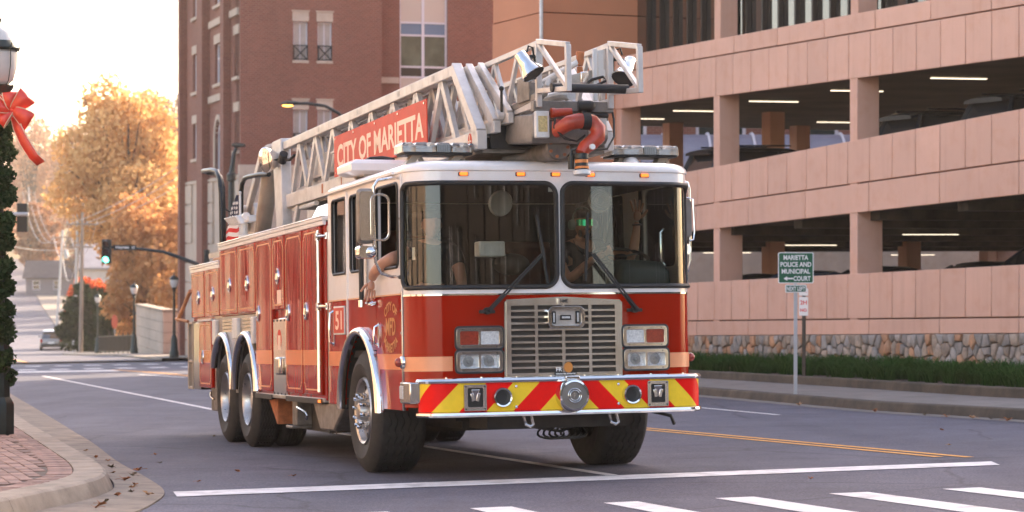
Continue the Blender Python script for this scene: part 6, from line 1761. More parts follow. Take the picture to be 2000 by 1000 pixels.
for t in (0.5, 2.6, 4.7): mb.bar(tuple(sc), tuple(sc+e1_*0.23*math.cos(t)+e2_*0.23*math.sin(t)), 0.03, 0.014)
mb.ball(tuple(sc), 0.06, 8, (1, 1, .5)); tp(mb, 'steering_column', DARK, sw_)
mb = MB(); mb.lathe((-0.32, -1.16, 2.24), (0.1, -1, -.2), [(0.0, -.05), (0.11, 0.0), (0.1, 0.02)], 20); mb.lathe((0.53, -1.2, 2.265), (0, -1, -.15), [(0.0, -.03), (0.05, 0), (0.1, 0.015)], 20); tp(mb, 'cab_fan', GREY, ang=30)
mb = MB()
for r_ in (0.105, 0.088, 0.07, 0.052, 0.034): mb.tube([(0.53+r_*math.cos(t), -1.225-0.03*(1-r_/.1), 2.265+r_*math.sin(t)) for t in np.linspace(0, 2*pi, 26, endpoint=False)], 0.003, 5, closed=True)
tp(mb, 'fan_guard', CHROME)
mb = MB(); mb.box((-0.50, -1.12, 1.80), (-0.27, -0.98, 1.93)); tp(mb, 'radio_box', LTGREY, bevel=0.015)
mb = MB(); mb.ball((-0.20, -1.05, 1.74), 0.13, 8, (1.2, 1.1, 0.7)); tp(mb, 'helmet', INT)
GEAR = mat('turnout_gear', (0.10, 0.03, 0.015), 0.9, var=0.4, scale=6)
for a_, b_ in (((-0.9, 0.35, 1.2), (-0.5, 0.6, 2.1)), ((0.2, 0.4, 1.2), (0.7, 0.6, 2.0))):
    mb = MB(); mb.box(a_, b_); tp(mb, 'hanging_gear', GEAR, bevel=0.06)
mb = MB(); mb.bar((1.16, -0.28, 1.2), (1.14, 0.0, 2.35), 0.05, 0.015); mb.bar((0.98, -0.2, 1.95), (1.15, 0.05, 2.30), 0.05, 0.015); tp(mb, 'seat_belt', DARK)
mb = MB(); mb.tube([(1.13, -1.15, 1.72), (1.10, -1.15, 1.75), (1.10, -1.15, 2.0), (1.13, -1.15, 2.03)], 0.014, 8); tp(mb, 'grab_handle', CHROME)
# ---- body behind the cab
BX = 1.185
mb = MB()
mb.box((-BX, 1.44, 1.45), (BX, 6.85, 2.235)); mb.box((-BX, 1.44, 0.60), (BX, 4.74, 1.449)); mb.box((-BX, 6.851, 1.42), (BX, 8.84, 2.04)); mb.box((-BX, 7.36, 0.60), (BX, 8.30, 1.419))
body = tp(mb, 'body', RED, ang=0)
mb = MB(); mb.box((-1.0, 4.75, 1.0), (1.0, 7.35, 1.44)); tp(mb, 'body_core', UNDER, body)
mb = MB(); mb.box((-0.9, 1.2, 0.62), (0.9, 1.43, 2.2)); tp(mb, 'body_core', UNDER, body)
def toprail(v0, v1, w):
    mb = MB(); mb.box((-1.235, v0, w+0.012), (-1.02, v1, w+0.042)); mb.box((-1.228, v0, w-0.032), (-1.19, v1, w+0.010)); mb.box((-1.24, v0, w+0.043), (-1.2, v1, w+0.058)); o = tp(mb, 'top_rail', WHITE, bevel=0.006)
    mb = MB(); mb.box((1.02, v0, w+0.012), (1.235, v1, w+0.042)); tp(mb, 'top_rail', WHITE, bevel=0.006)
toprail(1.44, 3.15, 2.24); toprail(3.16, 6.86, 2.24); toprail(6.87, 8.87, 2.045)
mb = MB(); mb.box((-1.0, 1.5, 2.20), (1.0, 8.8, 2.26)); tp(mb, 'top_deck', PLATE)
def door(v0, v1, w0, w1, hv=None, hw=None, big=True, stripe=None, nm='locker_door'):
    g = 0.008
    mb = MB(); mb.box((-1.222, v0+g, w0+g), (-1.186, v1-g, w1-g)); d = tp(mb, nm, RED, bevel=0.008)
    mb = MB(); e = 0.055; n = 0.06; a0, a1, b0, b1 = v0+e, v1-e, w0+e, w1-e
    x = -1.2235
    pts = [(a0, b0+n), (a0+n*.35, b0+n), (a0+n*.5, b0+n*.5), (a0+n, b0+n*.35), (a0+n, b0), (a1-n, b0), (a1-n, b0+n*.35), (a1-n*.5, b0+n*.5), (a1-n*.35, b0+n), (a1, b0+n), (a1, b1-n), (a1-n*.35, b1-n), (a1-n*.5, b1-n*.5), (a1-n, b1-n*.35), (a1-n, b1), (a0+n, b1), (a0+n, b1-n*.35), (a0+n*.5, b1-n*.5), (a0+n*.35, b1-n), (a0, b1-n)]
    for p, q in zip(pts, pts[1:]+pts[:1]):
        mb.bar((x, *p), (x, *q), 0.014, 0.0016, up=(1, 0, 0))
    tp(mb, 'pin_stripe', GOLD, d, ang=0)
    if stripe:
        mb = MB(); mb.box((-1.2238, v0+g, stripe[0]), (-1.2225, v1-g, stripe[1])); tp(mb, 'reflective_stripe', STRIPE, d, ang=0)
    if hv is not None:
        mb = MB(); mb.loft([[(-1.2225, hv+a, hw+b) for a, b in circ(0, 0, .062, 18, .088)], [(-1.234, hv+a, hw+b) for a, b in circ(0, 0, .06, 18, .086)], [(-1.236, hv+a, hw+b) for a, b in circ(0, 0, .046, 18, .07)], [(-1.226, hv+a, hw+b) for a, b in circ(0, 0, .042, 18, .066)]], cap=False); h = tp(mb, 'door_latch', CHROME, d, ang=50)
        mb = MB(); mb.plate(circ(hv, hw, .043, 16, .067), [], lambda a, b, dd: (-1.225+dd, a, b), 0.002); tp(mb, 'latch_cup', STEEL, h, ang=0)
        mb = MB(); mb.tube([(-1.232, hv-0.03, hw+0.03), (-1.24, hv-0.022, hw-0.03), (-1.242, hv, hw-0.045), (-1.24, hv+0.022, hw-0.03), (-1.232, hv+0.03, hw+0.03)], 0.007, 6); tp(mb, 'latch_ring', CHROME, h)
    return d
ST = (0.905, 1.05)
door(7.86, 8.82, 1.45, 2.03, 8.30, 1.70); door(6.87, 7.85, 1.45, 2.03, 7.30, 1.72)
door(5.74, 6.84, 1.455, 2.215, 6.2, 1.79); door(4.70, 5.73, 1.455, 2.215, 5.15, 1.78)
door(3.83, 4.69, 0.62, 2.215, 4.64-.1, 1.44, stripe=ST); du = door(3.20, 3.82, 1.455, 2.215, 3.52, 1.80)
door(2.37, 3.17, 0.62, 2.215, 3.02, 1.42, stripe=ST); door(1.57, 2.36, 0.62, 2.215, 2.2, 1.42, stripe=ST)
mb = MB(); mb.box((-1.2245, 3.36, 1.52), (-1.2225, 3.56, 1.66)); tp(mb, 'maker_plate', LETW, du, ang=0)
mb = MB(); mb.box((-1.215, 3.19, 0.585), (-1.186, 3.81, 1.375)); cp = tp(mb, 'polished_panel', CHROME, bevel=0.01)
mb = MB()
for v in (3.24, 3.42, 3.6, 3.77):
    for w in (0.61, 1.35): mb.cyl((-1.215, v, w), (-1.221, v, w), 0.01, 8)
tp(mb, 'rivet', DARK, cp)
mb = MB(); mb.box((-1.27, 3.28, 0.80), (-1.214, 3.52, 0.98)); tp(mb, 'inlet_cap', STEEL, cp, bevel=0.02)
mb = MB(); mb.plate(circ(3.5, 1.16, 0.1, 20), [], lambda a, b, d: (-1.2165+d, a, b), 0.001); tp(mb, 'round_sticker', SIGNR, cp, ang=0)
mb = MB(); mb.box((-1.218, 3.44, 1.05), (-1.2155, 3.56, 1.2)); tp(mb, 'data_plate', LETW, cp, ang=0)
# front edge of body: corner post with vertical rail and its brackets
mb = MB(); mb.box((-1.20, 1.44, 0.58), (-1.15, 1.55, 2.24)); tp(mb, 'corner_post', RED, bevel=0.01)
mb = MB(); mb.tube([(-1.262, 1.50, 0.66), (-1.262, 1.50, 2.16)], 0.017, 10); hr = tp(mb, 'hand_rail', CHROME)
for w in (1.45, 2.10):
    mb = MB(); mb.box((-1.285, 1.475, w-0.035), (-1.24, 1.525, w+0.035)); mb.tube([(-1.262, 1.47, w), (-1.25, 1.38, w), (-1.21, 1.30, w)], 0.015, 8); mb.box((-1.235, 1.27, w-0.03), (-1.2, 1.31, w+0.03)); tp(mb, 'rail_bracket', CHROME, hr)
for s in (-1, 1):
    mb = MB(); mb.box((s*1.1825-0.0075, 1.26, 0.56), (s*1.1825+0.0075, 1.43, 2.2)); tp(mb, 'gap_panel', PLATE)
# sill below the doors
mb = MB(); mb.box((-1.22, 1.50, 0.56), (-1.15, 4.74, 0.60)); tp(mb, 'sill', PLATE, bevel=0.006)
mb = MB(); mb.box((-1.23, 1.56, 0.545), (-1.218, 3.15, 0.595)); mb.box((-1.23, 3.85, 0.545), (-1.218, 4.72, 0.595)); tp(mb, 'sill_strip', DARK)
mb = MB(); mb.box((-1.24, 1.58, 0.56), (-1.229, 1.66, 0.585)); tp(mb, 'clearance_light', LENSA)
# wheel well panel with two arches
def arch2(c, r, n=16): return [(c+r*math.cos(pi-pi*i/n), 0.575+r*math.sin(pi-pi*i/n)) for i in range(n+1)]
mb = MB(); poly = [(4.75, 1.44), (4.75, 0.60)]+[(c_, w_) for c_, w_ in [(5.29-0.53, 0.60)]]+[p for p in arch2(5.29, 0.645) if 4.76 < p[0] < 5.97]+[p for p in arch2(6.67, 0.645) if p[0] > 5.99 and p[0] < 7.33]+[(7.34, 0.60), (7.34, 1.44)]
mb.plate(poly, [], lambda a, b, d: (-1.19+d, a, b), 0.03); ww_ = tp(mb, 'wheel_panel', PLATE, ang=0)
for k, (v0, v1) in enumerate(((4.95, 5.55), (6.12, 6.75))):
    for q in range(4):
        mb = MB(); mb.box((-1.205, v0, 1.26+q*0.04), (-1.189, v1, 1.285+q*0.04)); tp(mb, 'louvre', STEEL, ww_)
for v0, v1 in ((4.78, 4.92), (5.72, 6.02), (7.08, 7.3)):
    mb = MB(); mb.box((-1.235, v0, 1.12 if v0 != 5.72 else 1.18), (-1.189, v1, 1.41)); tp(mb, 'filler_box', LTGREY, ww_, bevel=0.01)
for c, a0, a1 in ((5.29, 0.02, 0.98), (6.67, 0.02, 0.86)):
    n = 22; rings = []
    for i in range(n+1):
        a = pi*(a0+(a1-a0)*i/n); d = Vector((-math.cos(a), math.sin(a)))
        if c < 6 and False: pass
        rings.append([(x, c+d.x*(0.655+o_), 0.575+d.y*(0.655+o_)) for x, o_ in ((-1.19, -0.03), (-1.225, -0.035), (-1.262, -0.02), (-1.268, 0.0), (-1.255, 0.025), (-1.225, 0.035), (-1.19, 0.03))])
    mb = MB(); mb.loft(rings); tp(mb, 'wheel_arch_trim', CHROME, ang=60)
    mb = MB(); A = [(-1.19, c+0.65*math.cos(pi*i/20), 0.575+0.65*math.sin(pi*i/20)) for i in range(21)]; mb.strip(A, [(-0.4, p[1], p[2]) for p in A]); tp(mb, 'wheel_well', UNDER)
# low rear locker and tail
d_ = door(7.40, 8.28, 0.60, 1.41, 8.0, 0.97, nm='locker_door', stripe=(0.905, 1.05))
mb = MB(); put_text(mb, 'MFD', lambda x, y: sl(x, y, 7.75, 0.978, -1.2248), w=0.5, h=0.115); tp(mb, 'lettering', GOLDT, d_, ang=0)
mb = MB(); mb.box((-1.235, 7.38, 1.405), (-1.18, 8.30, 1.43)); tp(mb, 'ledge', LTGREY)
mb = MB(); mb.box((-1.20, 8.31, 0.57), (-0.6, 8.80, 1.40)); tp(mb, 'polished_panel', DCHR, bevel=0.01)
mb = MB(); 
for a in ((-1.21, 8.84, 0.57, -0.7, 8.88, 1.42), (-1.21, 9.16, 0.57, -0.7, 9.20, 1.42)): mb.box(a[:3], a[3:])
for w in (0.57, 0.90, 1.38): mb.box((-1.20, 8.885, w), (-0.7, 9.155, w+0.035))
tp(mb, 'tail_rack', TAN, bevel=0.008)
mb = MB(); mb.box((-0.75, 8.9, 0.6), (1.2, 9.15, 1.4)); tp(mb, 'tail_core', UNDER)
mb = MB(); mb.tube([(-1.23, 9.05, 1.42), (-1.32, 9.42, 1.46)], 0.02, 8); mb.tube([(-1.22, 8.9, 1.80), (-1.30, 9.38, 1.44)], 0.026, 8); tp(mb, 'stay_pole', WOOD)
mb = MB(); mb.box((-1.16, 6.88, 2.10), (-0.75, 7.60, 2.16)); tp(mb, 'deck_board', WOOD, bevel=0.01)
mb = MB(); mb.box((-1.15, 7.45, 0.33), (-0.8, 7.85, 0.60)); tp(mb, 'step_box', ALUD, bevel=0.01)
mb = MB(); mb.box((-1.15, 3.0, 0.30), (-0.95, 3.22, 0.60)); mb.box((-1.2, 3.0, 0.27), (-0.9, 3.3, 0.30)); k = tp(mb, 'step_box', ALUD, bevel=0.01)
mb = MB(); mb.tube([(-1.16, 2.75, 0.50), (-1.2, 2.75, 0.49), (-1.2, 2.35, 0.45), (-1.2, 2.3, 0.42), (-1.2, 2.35, 0.385)], 0.014, 7); mb.tube([(-1.17, 7.75, 0.55), (-1.2, 7.6, 0.50), (-1.18, 7.5, 0.47)], 0.014, 7); tp(mb, 'hanger_hook', STEEL)
mb = MB(); mb.hexa([(-1.18, 1.3, 0.30), (-0.7, 1.3, 0.30), (-0.7, 1.85, 0.30), (-1.18, 1.85, 0.30), (-1.18, 0.85, 0.555), (-0.6, 0.85, 0.555), (-0.6, 2.15, 0.555), (-1.18, 2.15, 0.555)]); tp(mb, 'fuel_tank', ALUD, bevel=0.02)
mb = MB(); mb.box((-1.12, 4.06, 0.28), (-0.72, 4.09, 0.56)); mb.hexa([(-1.12, 4.1, 0.28), (-1.12, 4.11, 0.28), (-1.12, 4.5, 0.52), (-1.12, 4.1, 0.55), (-1.09, 4.1, 0.28), (-1.09, 4.11, 0.28), (-1.09, 4.5, 0.52), (-1.09, 4.1, 0.55)]); tp(mb, 'mud_flap', RUST)
# chassis
mb = MB()
for s in (-1, 1): mb.box((s*0.44-0.05, -1.5, 0.62), (s*0.44+0.05, 8.7, 0.90))
mb.box((-0.85, 1.9, 0.42), (0.85, 4.0, 0.6)); mb.box((-0.6, -1.6, 0.40), (0.6, -1.1, 0.62)); mb.cyl((-0.95, 0, 0.53), (0.95, 0, 0.53), 0.09, 12); mb.box((-0.45, -0.5, 0.45), (0.45, 0.9, 0.95)); mb.box((-0.7, -1.05, 0.45), (0.7, -0.95, 0.55))
for v in (5.27, 6.60): mb.cyl((-1.0, v, 0.52), (1.0, v, 0.52), 0.11, 12); mb.ball((0, v, 0.52), 0.24, 8)
mb.box((-1.1, -1.75, 0.52), (1.1, -1.30, 0.60)); mb.box((-1.0, 2.2, 0.25), (-0.55, 3.9, 0.56))
mb.box((-1.05, 1.2, 0.575), (1.05, 8.6, 0.595)); mb.box((-1.0, -1.5, 0.56), (1.0, -0.72, 0.58)); mb.box((-0.8, -0.72, 0.8), (0.8, 1.2, 0.82)); mb.box((-0.5, 1.4, 0.27), (1.0, 4.3, 0.57)); mb.box((-0.75, 4.3, 0.33), (0.75, 7.4, 0.57)); mb.box((-0.6, -0.9, 0.38), (0.9, 0.9, 0.56))  # pan and boxes added under the truck to block light
tp(mb, 'chassis_and_blockers', UNDER)
mb = MB()
for q in range(5):
    c = Vector((0.02+q*0.05, -1.35, 0.43)); mb.tube([tuple(c+Vector((0.11*math.cos(t), 0.05*math.sin(2*t), -0.07+0.06*math.sin(t)))) for t in np.linspace(0, 2*pi, 16, endpoint=False)], 0.010, 5, closed=True)
mb.tube([(-0.3, -1.3, 0.46), (-0.12, -1.34, 0.40), (0.1, -1.36, 0.36), (0.28, -1.33, 0.42), (0.4, -1.3, 0.5)], 0.014, 6); tp(mb, 'hose_loop', DARK)
mb = MB(); mb.tube([(1.0, -1.0, 0.5), (1.2, -1.05, 0.45), (1.25, -1.0, 0.38)], 0.016, 6); tp(mb, 'brake_hose', DARK)
for v, u in ((1.05, -0.9), (2.45, -0.95), (2.30, -0.95), (2.15, -0.95)):
    mb = MB()
    for q in range(5):
        c = Vector((u, v, 0.40-q*0.035)); ax2 = Vector((1, 0, 0)) if q % 2 else Vector((0, 1, 0))
        mb.tube([tuple(c+ax2*0.012*math.cos(t)+Vector((0, 0, 0.024*math.sin(t)))) for t in np.linspace(0, 2*pi, 10, endpoint=False)], 0.005, 5, closed=True)
    tp(mb, 'chain', ALUD)
# ---- wheels
RIMW = mat('wheel_metal', (0.50, 0.46, 0.42), 0.33, 0.9, var=0.2, scale=9, wear=0.4, rvar=0.1)
def tyre_prof(r, rr, w):
    P = [(rr, 0.02), (rr+0.03, -0.005), ((r+rr)/2, -0.03), (r-0.07, -0.015), (r-0.025, 0.012), (r-0.004, 0.035)]
    n = 6; g = (w-0.08)/n; x = 0.04
    for k in range(n):
        P += [(r, x+0.006), (r, x+g-0.006)]
        if k < n-1: P += [(r-0.014, x+g-0.003), (r-0.014, x+g+0.003)]
        x += g
    P += [(r-0.004, w-0.035), (r-0.025, w-0.012), (r-0.07, w+0.015), (rr, w-0.02)]
    return P
def wheel(u, v, out, r, w, kind):
    rr = 0.285
    c = (u, v, r-0.004)
    NT = 96
    pf = tyre_prof(r, rr, w)
    jig = lambda k, i: (0.010 if (i//2) % 2 else -0.010)*(1 if 5 < k < len(pf)-5 else 0)
    mb = MB(); mb.lathe(c, (-out, 0, 0), pf, NT, jig); t = tp(mb, 'wheel', TYRE, ang=30)
    mb = MB()
    if kind == 'front':
        mb.lathe(c, (-out, 0, 0), [(rr+0.008, 0.012), (rr-0.005, -0.012), (rr-0.025, 0.0), (rr-0.04, 0.045), (rr-0.075, 0.05), (0.175, 0.03), (0.165, 0.022), (0.085, 0.022), (0.08, -0.02), (0.07, -0.045), (0.05, -0.052), (0.0, -0.053)], 40)
    else:
        mb.lathe(c, (-out, 0, 0), [(rr+0.008, 0.012), (rr-0.005, -0.012), (rr-0.022, 0.01), (rr-0.03, 0.12), (rr-0.07, 0.15), (0.16, 0.165), (0.12, 0.17), (0.115, 0.06), (0.10, 0.045), (0.0, 0.04)], 40)
    ri = tp(mb, 'rim', RIMW, t, ang=40)
    dep = 0.02 if kind == 'front' else 0.165
    for k in range(10):
        a = 2*pi*k/10+0.2; q = (v+0.136*math.cos(a), c[2]+0.136*math.sin(a))
        mb = MB(); x0 = u-out*(dep-0.0)*1.0; L_ = 0.085
        mb.lathe((x0, q[0], q[1]), (out, 0, 0), [(0.024, 0), (0.024, 0.016), (0.017, 0.018), (0.017, L_-.012), (0.012, L_), (0, L_)], 8); tp(mb, 'lug_nut', CHROME, ri)
        if kind == 'front':
            q = (v+0.213*math.cos(a+.31), c[2]+0.213*math.sin(a+.31))
            mb = MB(); mb.cyl((u-out*0.048, *q), (u-out*0.0395, *q), 0.022, 10); tp(mb, 'rim_hole', DARK, ri)
for s in (-1, 1):
    wheel(s*1.215, 0.0, s, 0.527, 0.42, 'front')
    for v in (5.27, 6.60):
        wheel(s*1.20, v, s, 0.52, 0.27, 'rear')
        mb = MB(); mb.lathe((s*0.90, v, 0.516), (-s, 0, 0), tyre_prof(0.52, 0.285, 0.27), 64); tp(mb, 'inner_wheel', TYRE)
# ---- things on the roof and behind the cab
def lightbar(u0, u1):
    v = -1.2; w0, w1 = 2.632, 2.722
    mb = MB(); mb.box((u0+0.02, v-0.13, w0-0.012), (u1-0.02, v+0.13, w0+0.012)); lb_ = tp(mb, 'light_bar', DARK, bevel=0.008)
    n = 4; x = u0
    ws = [0.11, 0.19, 0.14, 0.16, 0.05]; tot = sum(ws)
    for k, wd in enumerate(ws):
        x1 = x+wd/tot*(u1-u0); ta = 0.03 if k in (0, 4) else 0
        mb = MB(); mb.loft([[(x+0.004, v-0.15+ta, w0+.006), (x1-0.004, v-0.15+(0.03 if k == 4 else 0), w0+.006), (x1-0.004, v+0.15, w0+.006), (x+0.004, v+0.15, w0+.006)], [(x+0.006, v-0.145+ta, w1-0.02), (x1-0.006, v-0.145+(0.03 if k == 4 else 0), w1-0.02), (x1-0.006, v+0.145, w1-.02), (x+0.006, v+0.145, w1-.02)], [(x+0.02, v-0.12+ta, w1), (x1-0.02, v-0.12, w1), (x1-0.02, v+0.12, w1), (x+.02, v+.12, w1)]])
        tp(mb, 'lens', GLASSL, lb_, ang=30, bevel=0.004)
        mb = MB(); mb.box((x+0.02, v-0.09, w0+.01), (x1-0.02, v+0.09, w1-0.03)) if k != 2 else mb.box((x+0.012, v-0.12, w0+.01), (x1-0.012, v+0.1, w1-0.012)); tp(mb, 'strobe', LENSW if k == 2 else LAMPR, lb_)
        if k == 2:
            mb = MB()
            for i in range(5): mb.box((x+0.02+i*(x1-x-0.04)/5, v-0.123, w0+.016), (x+0.02+(i+.75)*(x1-x-0.04)/5, v-0.119, w1-.02))
            tp(mb, 'strobe_grid', GREY, lb_)
        x = x1
    for u in (u0+0.2*(u1-u0), u1-0.22*(u1-u0)):
        mb = MB(); mb.hexa([(u-0.09, v-0.06, 2.53), (u-0.03, v-0.06, 2.53), (u-0.03, v+0.06, 2.53), (u-0.09, v+0.06, 2.53), (u-0.02, v-0.06, w0-.012), (u+0.06, v-0.06, w0-.012), (u+0.06, v+0.06, w0-.012), (u-0.02, v+0.06, w0-.012)]); mb.hexa([(u+0.10, v-0.03, 2.53), (u+0.13, v-0.03, 2.53), (u+0.13, v+0.03, 2.53), (u+0.10, v+0.03, 2.53), (u+0.03, v-0.03, w0-.012), (u+0.06, v-0.03, w0-.012), (u+0.06, v+0.03, w0-.012), (u+0.03, v+0.03, w0-.012)]); tp(mb, 'bar_bracket', TAN, lb_)
GLASSL = glass_mat('light_bar_plastic', (0.72, 0.69, 0.65), 0.08)
lightbar(-1.20, -0.586); lightbar(0.60, 1.215)
mb = MB(); mb.lathe((0.79, -1.28, 2.555), (0, 0, 1), [(0.085, 0), (0.08, 0.02), (0.04, 0.075), (0.015, 0.085), (0, 0.086)], 18); tp(mb, 'antenna_dome', WHITE)
# white locker on the roof edge
mb = MB(); mb.loft([[(-1.08, 1.10, 2.62), (-0.25, 1.10, 2.62), (-0.25, 0.66, 2.62), (-1.08, 0.66, 2.62)], [(-1.15, 1.16, 2.65), (-0.2, 1.16, 2.65), (-0.2, 0.60, 2.65), (-1.15, 0.60, 2.65)], [(-1.15, 1.16, 2.715), (-0.2, 1.16, 2.715), (-0.2, 0.60, 2.715), (-1.15, 0.60, 2.715)], [(-1.10, 1.12, 2.75), (-0.25, 1.12, 2.75), (-0.25, 0.64, 2.75), (-1.10, 0.64, 2.75)]]); rl = tp(mb, 'roof_locker', WHITE, bevel=0.006)
mb = MB()
for v, u in ((1.05, -1.0), (0.7, -1.0), (0.7, -0.4)):
    mb = MB(); mb.bar((u+0.1, v, 2.55), (u, v, 2.635), 0.04, 0.05); tp(mb, 'locker_bracket', TAN, rl)
mb = MB(); mb.tube([(-0.95, 0.85, 2.755), (-0.9, 0.9, 2.78), (-0.8, 0.85, 2.785), (-0.72, 0.75, 2.76)], 0.02, 6); tp(mb, 'cable', DARK, rl)
# step light box
mb = MB(); mb.hexa([(-1.15, 1.55, 2.30), (-0.85, 1.55, 2.30), (-0.85, 2.28, 2.30), (-1.15, 2.28, 2.30), (-1.10, 1.58, 2.43), (-0.88, 1.58, 2.43), (-0.88, 2.2, 2.43), (-1.10, 2.2, 2.43)]); mb.box((-1.2, 1.52, 2.285), (-0.8, 2.4, 2.30)); tp(mb, 'deck_light_box', WHITE, bevel=0.01)
# flood lamp on a stem
mb = MB(); mb.tube([(-1.08, 6.02, 2.27), (-1.08, 6.02, 2.50)], 0.04, 10); mb.cyl((-1.08, 6.02, 2.27), (-1.08, 6.02, 2.36), 0.07, 12); mb.box((-1.09, 5.72, 2.49), (-1.0, 6.05, 2.56)); fl_ = tp(mb, 'flood_lamp', LTGREY, bevel=0.008)
mb = MB(); mb.hexa([(-1.14, 5.95, 2.475), (-1.06, 5.95, 2.475), (-1.06, 6.62, 2.495), (-1.14, 6.62, 2.495), (-1.17, 6.05, 2.575), (-1.07, 6.05, 2.59), (-1.07, 6.85, 2.605), (-1.17, 6.85, 2.59)]); tp(mb, 'flood_lamp_head', LTGREY, fl_, bevel=0.012)
mb = MB(); mb.hexa([(-1.148, 6.0, 2.485), (-1.144, 6.0, 2.485), (-1.144, 6.58, 2.50), (-1.148, 6.58, 2.50), (-1.172, 6.09, 2.57), (-1.168, 6.09, 2.57), (-1.168, 6.78, 2.58), (-1.172, 6.78, 2.58)]); tp(mb, 'flood_lens', LENSW, fl_)
mb = MB(); mb.cyl((-1.1, 5.83, 2.555), (-1.1, 5.79, 2.555), 0.045, 12); tp(mb, 'pivot_knob', WHITE, fl_)
# rear hand rails of black pipe
mb = MB(); mb.tube([(-1.13, 7.16, 2.2), (-1.13, 7.18, 2.9), (-1.13, 7.25, 3.08), (-1.13, 7.45, 3.19), (-1.13, 7.8, 3.235), (-1.13, 8.4, 3.27), (-1.06, 8.55, 3.27), (-0.99, 8.4, 3.24), (-0.99, 8.0, 3.17), (-0.99, 7.85, 3.05), (-0.99, 7.82, 2.8), (-0.99, 7.8, 2.06)], 0.030, 10); tp(mb, 'rear_hand_rail', BLACKM, ang=60)
mb = MB(); mb.tube([(-0.60, 8.75, 2.1), (-0.60, 8.70, 3.05), (-0.60, 8.62, 3.14), (-0.60, 8.45, 3.19), (-0.60, 8.2, 3.19), (-0.60, 7.5, 3.16), (-0.55, 7.2, 3.14)], 0.030, 10); tp(mb, 'rear_hand_rail', BLACKM, ang=60)
mb = MB(); mb.tube([(-0.99, 7.8, 2.78), (-0.8, 8.1, 2.70), (-0.7, 8.5, 2.72), (-0.60, 8.72, 2.84)], 0.01, 5); tp(mb, 'safety_chain', DARK)

# ---------------------------------------------------------------- ladder
lad = tag(empty('ladder', parent=TR))
def lp(mb, name, m, ang=35, bevel=0.0): return tp(mb, name, m, lad, ang, bevel)
def zig(mb_list, hw, vb, vf, wb, wt, period, width, depth, name='lattice_bar', phase=0.0, m=ALU):
    for s in (-1, 1):
        v = vb-phase; up = True
        while v > vf+0.05:
            v2 = max(v-period/2, vf)
            a = (s*hw, v, wb if up else wt); b = (s*hw, v2, wt if up else wb)
            mb = MB(); mb.bar(a, b, depth, width, up=(0, 1, 0)); lp(mb, name, m)
            v = v2; up = not up
# base section
def section(hw, vb, vtop, vbot, wb0, wb1, wt0, wt1, rw, period, phase, tail=True, lw=0.075):
    for s in (-1, 1):
        mb = MB(); mb.box((s*hw-rw/2, vbot, wb0), (s*hw+rw/2, vb, wb1)); lp(mb, 'lower_rail', ALU, bevel=0.006)
        mb = MB(); mb.box((s*hw-rw*.42, vtop, wt0), (s*hw+rw*.42, vb, wt1)); lp(mb, 'upper_rail', ALU, bevel=0.008)
        mb = MB(); mb.bar((s*hw, vtop+0.03, wt1-0.02), (s*hw, vbot+0.05, wb1-0.02), rw, 0.10, up=(0, 1, 0)); lp(mb, 'end_post', ALU, bevel=0.006)
    zig(None, hw, vb, vtop, wb1-0.01, wt0+0.01, period, lw, 0.04, phase=phase)
section(0.55, 6.30, -0.72, -1.42, 2.665, 2.815, 3.345, 3.44, 0.085, 0.82, 0.44)
section(0.45, 6.10, -0.76, -1.52, 2.79, 2.885, 3.355, 3.43, 0.06, 0.74, 0.2, lw=0.06)
section(0.36, 6.0, -0.80, -1.60, 2.86, 2.945, 3.36, 3.435, 0.05, 0.66, 0.1, lw=0.05)
# fly section out to the tip cage
for s in (-1, 1):
    mb = MB(); mb.box((s*0.30-0.022, -2.13, 3.41), (s*0.30+0.022, 5.9, 3.455)); lp(mb, 'upper_rail', ALU, bevel=0.005)
    mb = MB(); mb.box((s*0.30-0.022, -2.13, 2.93), (s*0.30+0.022, 5.9, 3.01)); lp(mb, 'lower_rail', ALU, bevel=0.005)
zig(None, 0.30, -0.70, -2.05, 3.0, 3.42, 0.62, 0.045, 0.03)
zig(None, 0.30, 5.6, -0.70, 3.0, 3.42, 0.62, 0.04, 0.03)
rg = MB(); rg.cyl((-0.30, 0, 0), (0.30, 0, 0), 0.018, 8); rme = rg.mesh('rung', ALU)
for k in range(22): inst('rung', rme, lad, (0, 5.5-k*0.34, 2.985))
for k in range(16):
    o = inst('rung', rme, lad, (0, 5.6-k*0.42, 2.76)); o.scale = (1.75, 1, 1)
mb = MB(); mb.box((-0.53, -1.35, 2.64), (0.53, 6.0, 2.67)); lp(mb, 'ladder_tray', ALUD)
mb = MB(); mb.box((-0.47, -1.40, 2.67), (0.47, -1.36, 2.86)); mb.box((-0.5, -1.2, 2.67), (0.5, -0.9, 2.78)); lp(mb, 'end_plate', UNDER)
for t, v in (('80', 4.35), ('90', 2.62), ('100', 1.05), ('109', -0.12)):
    mb = MB(); put_text(mb, t, lambda x, y: (-0.5875, v-x, 3.395+y), h=0.055); lp(mb, 'lettering', GREY, ang=0)
    mb = MB(); mb.box((-0.5872, v-0.47, 3.36), (-0.5858, v-0.462, 3.43)); lp(mb, 'length_mark', GREY, ang=0)
mb = MB(); mb.plate(circ(-1.22, 2.742, 0.055, 20, 0.068), [], lambda a, b, d: (-0.595+d, a, b), 0.002); bd = lp(mb, 'round_badge', SIGNR, ang=0)
mb = MB()
for a in (0.0, pi/2): mb.bar((-0.5965, -1.22-0.045*math.cos(a), 2.742-0.055*math.sin(a)), (-0.5965, -1.22+0.045*math.cos(a), 2.742+0.055*math.sin(a)), 0.012, 0.001, up=(1, 0, 0))
lp(mb, 'badge_lettering', LETW, ang=0)
mb = MB(); mb.tube([(-0.52, 5.95, 2.64), (-0.55, 4.65, 2.63)], 0.028, 8); lp(mb, 'conduit', LTGREY)
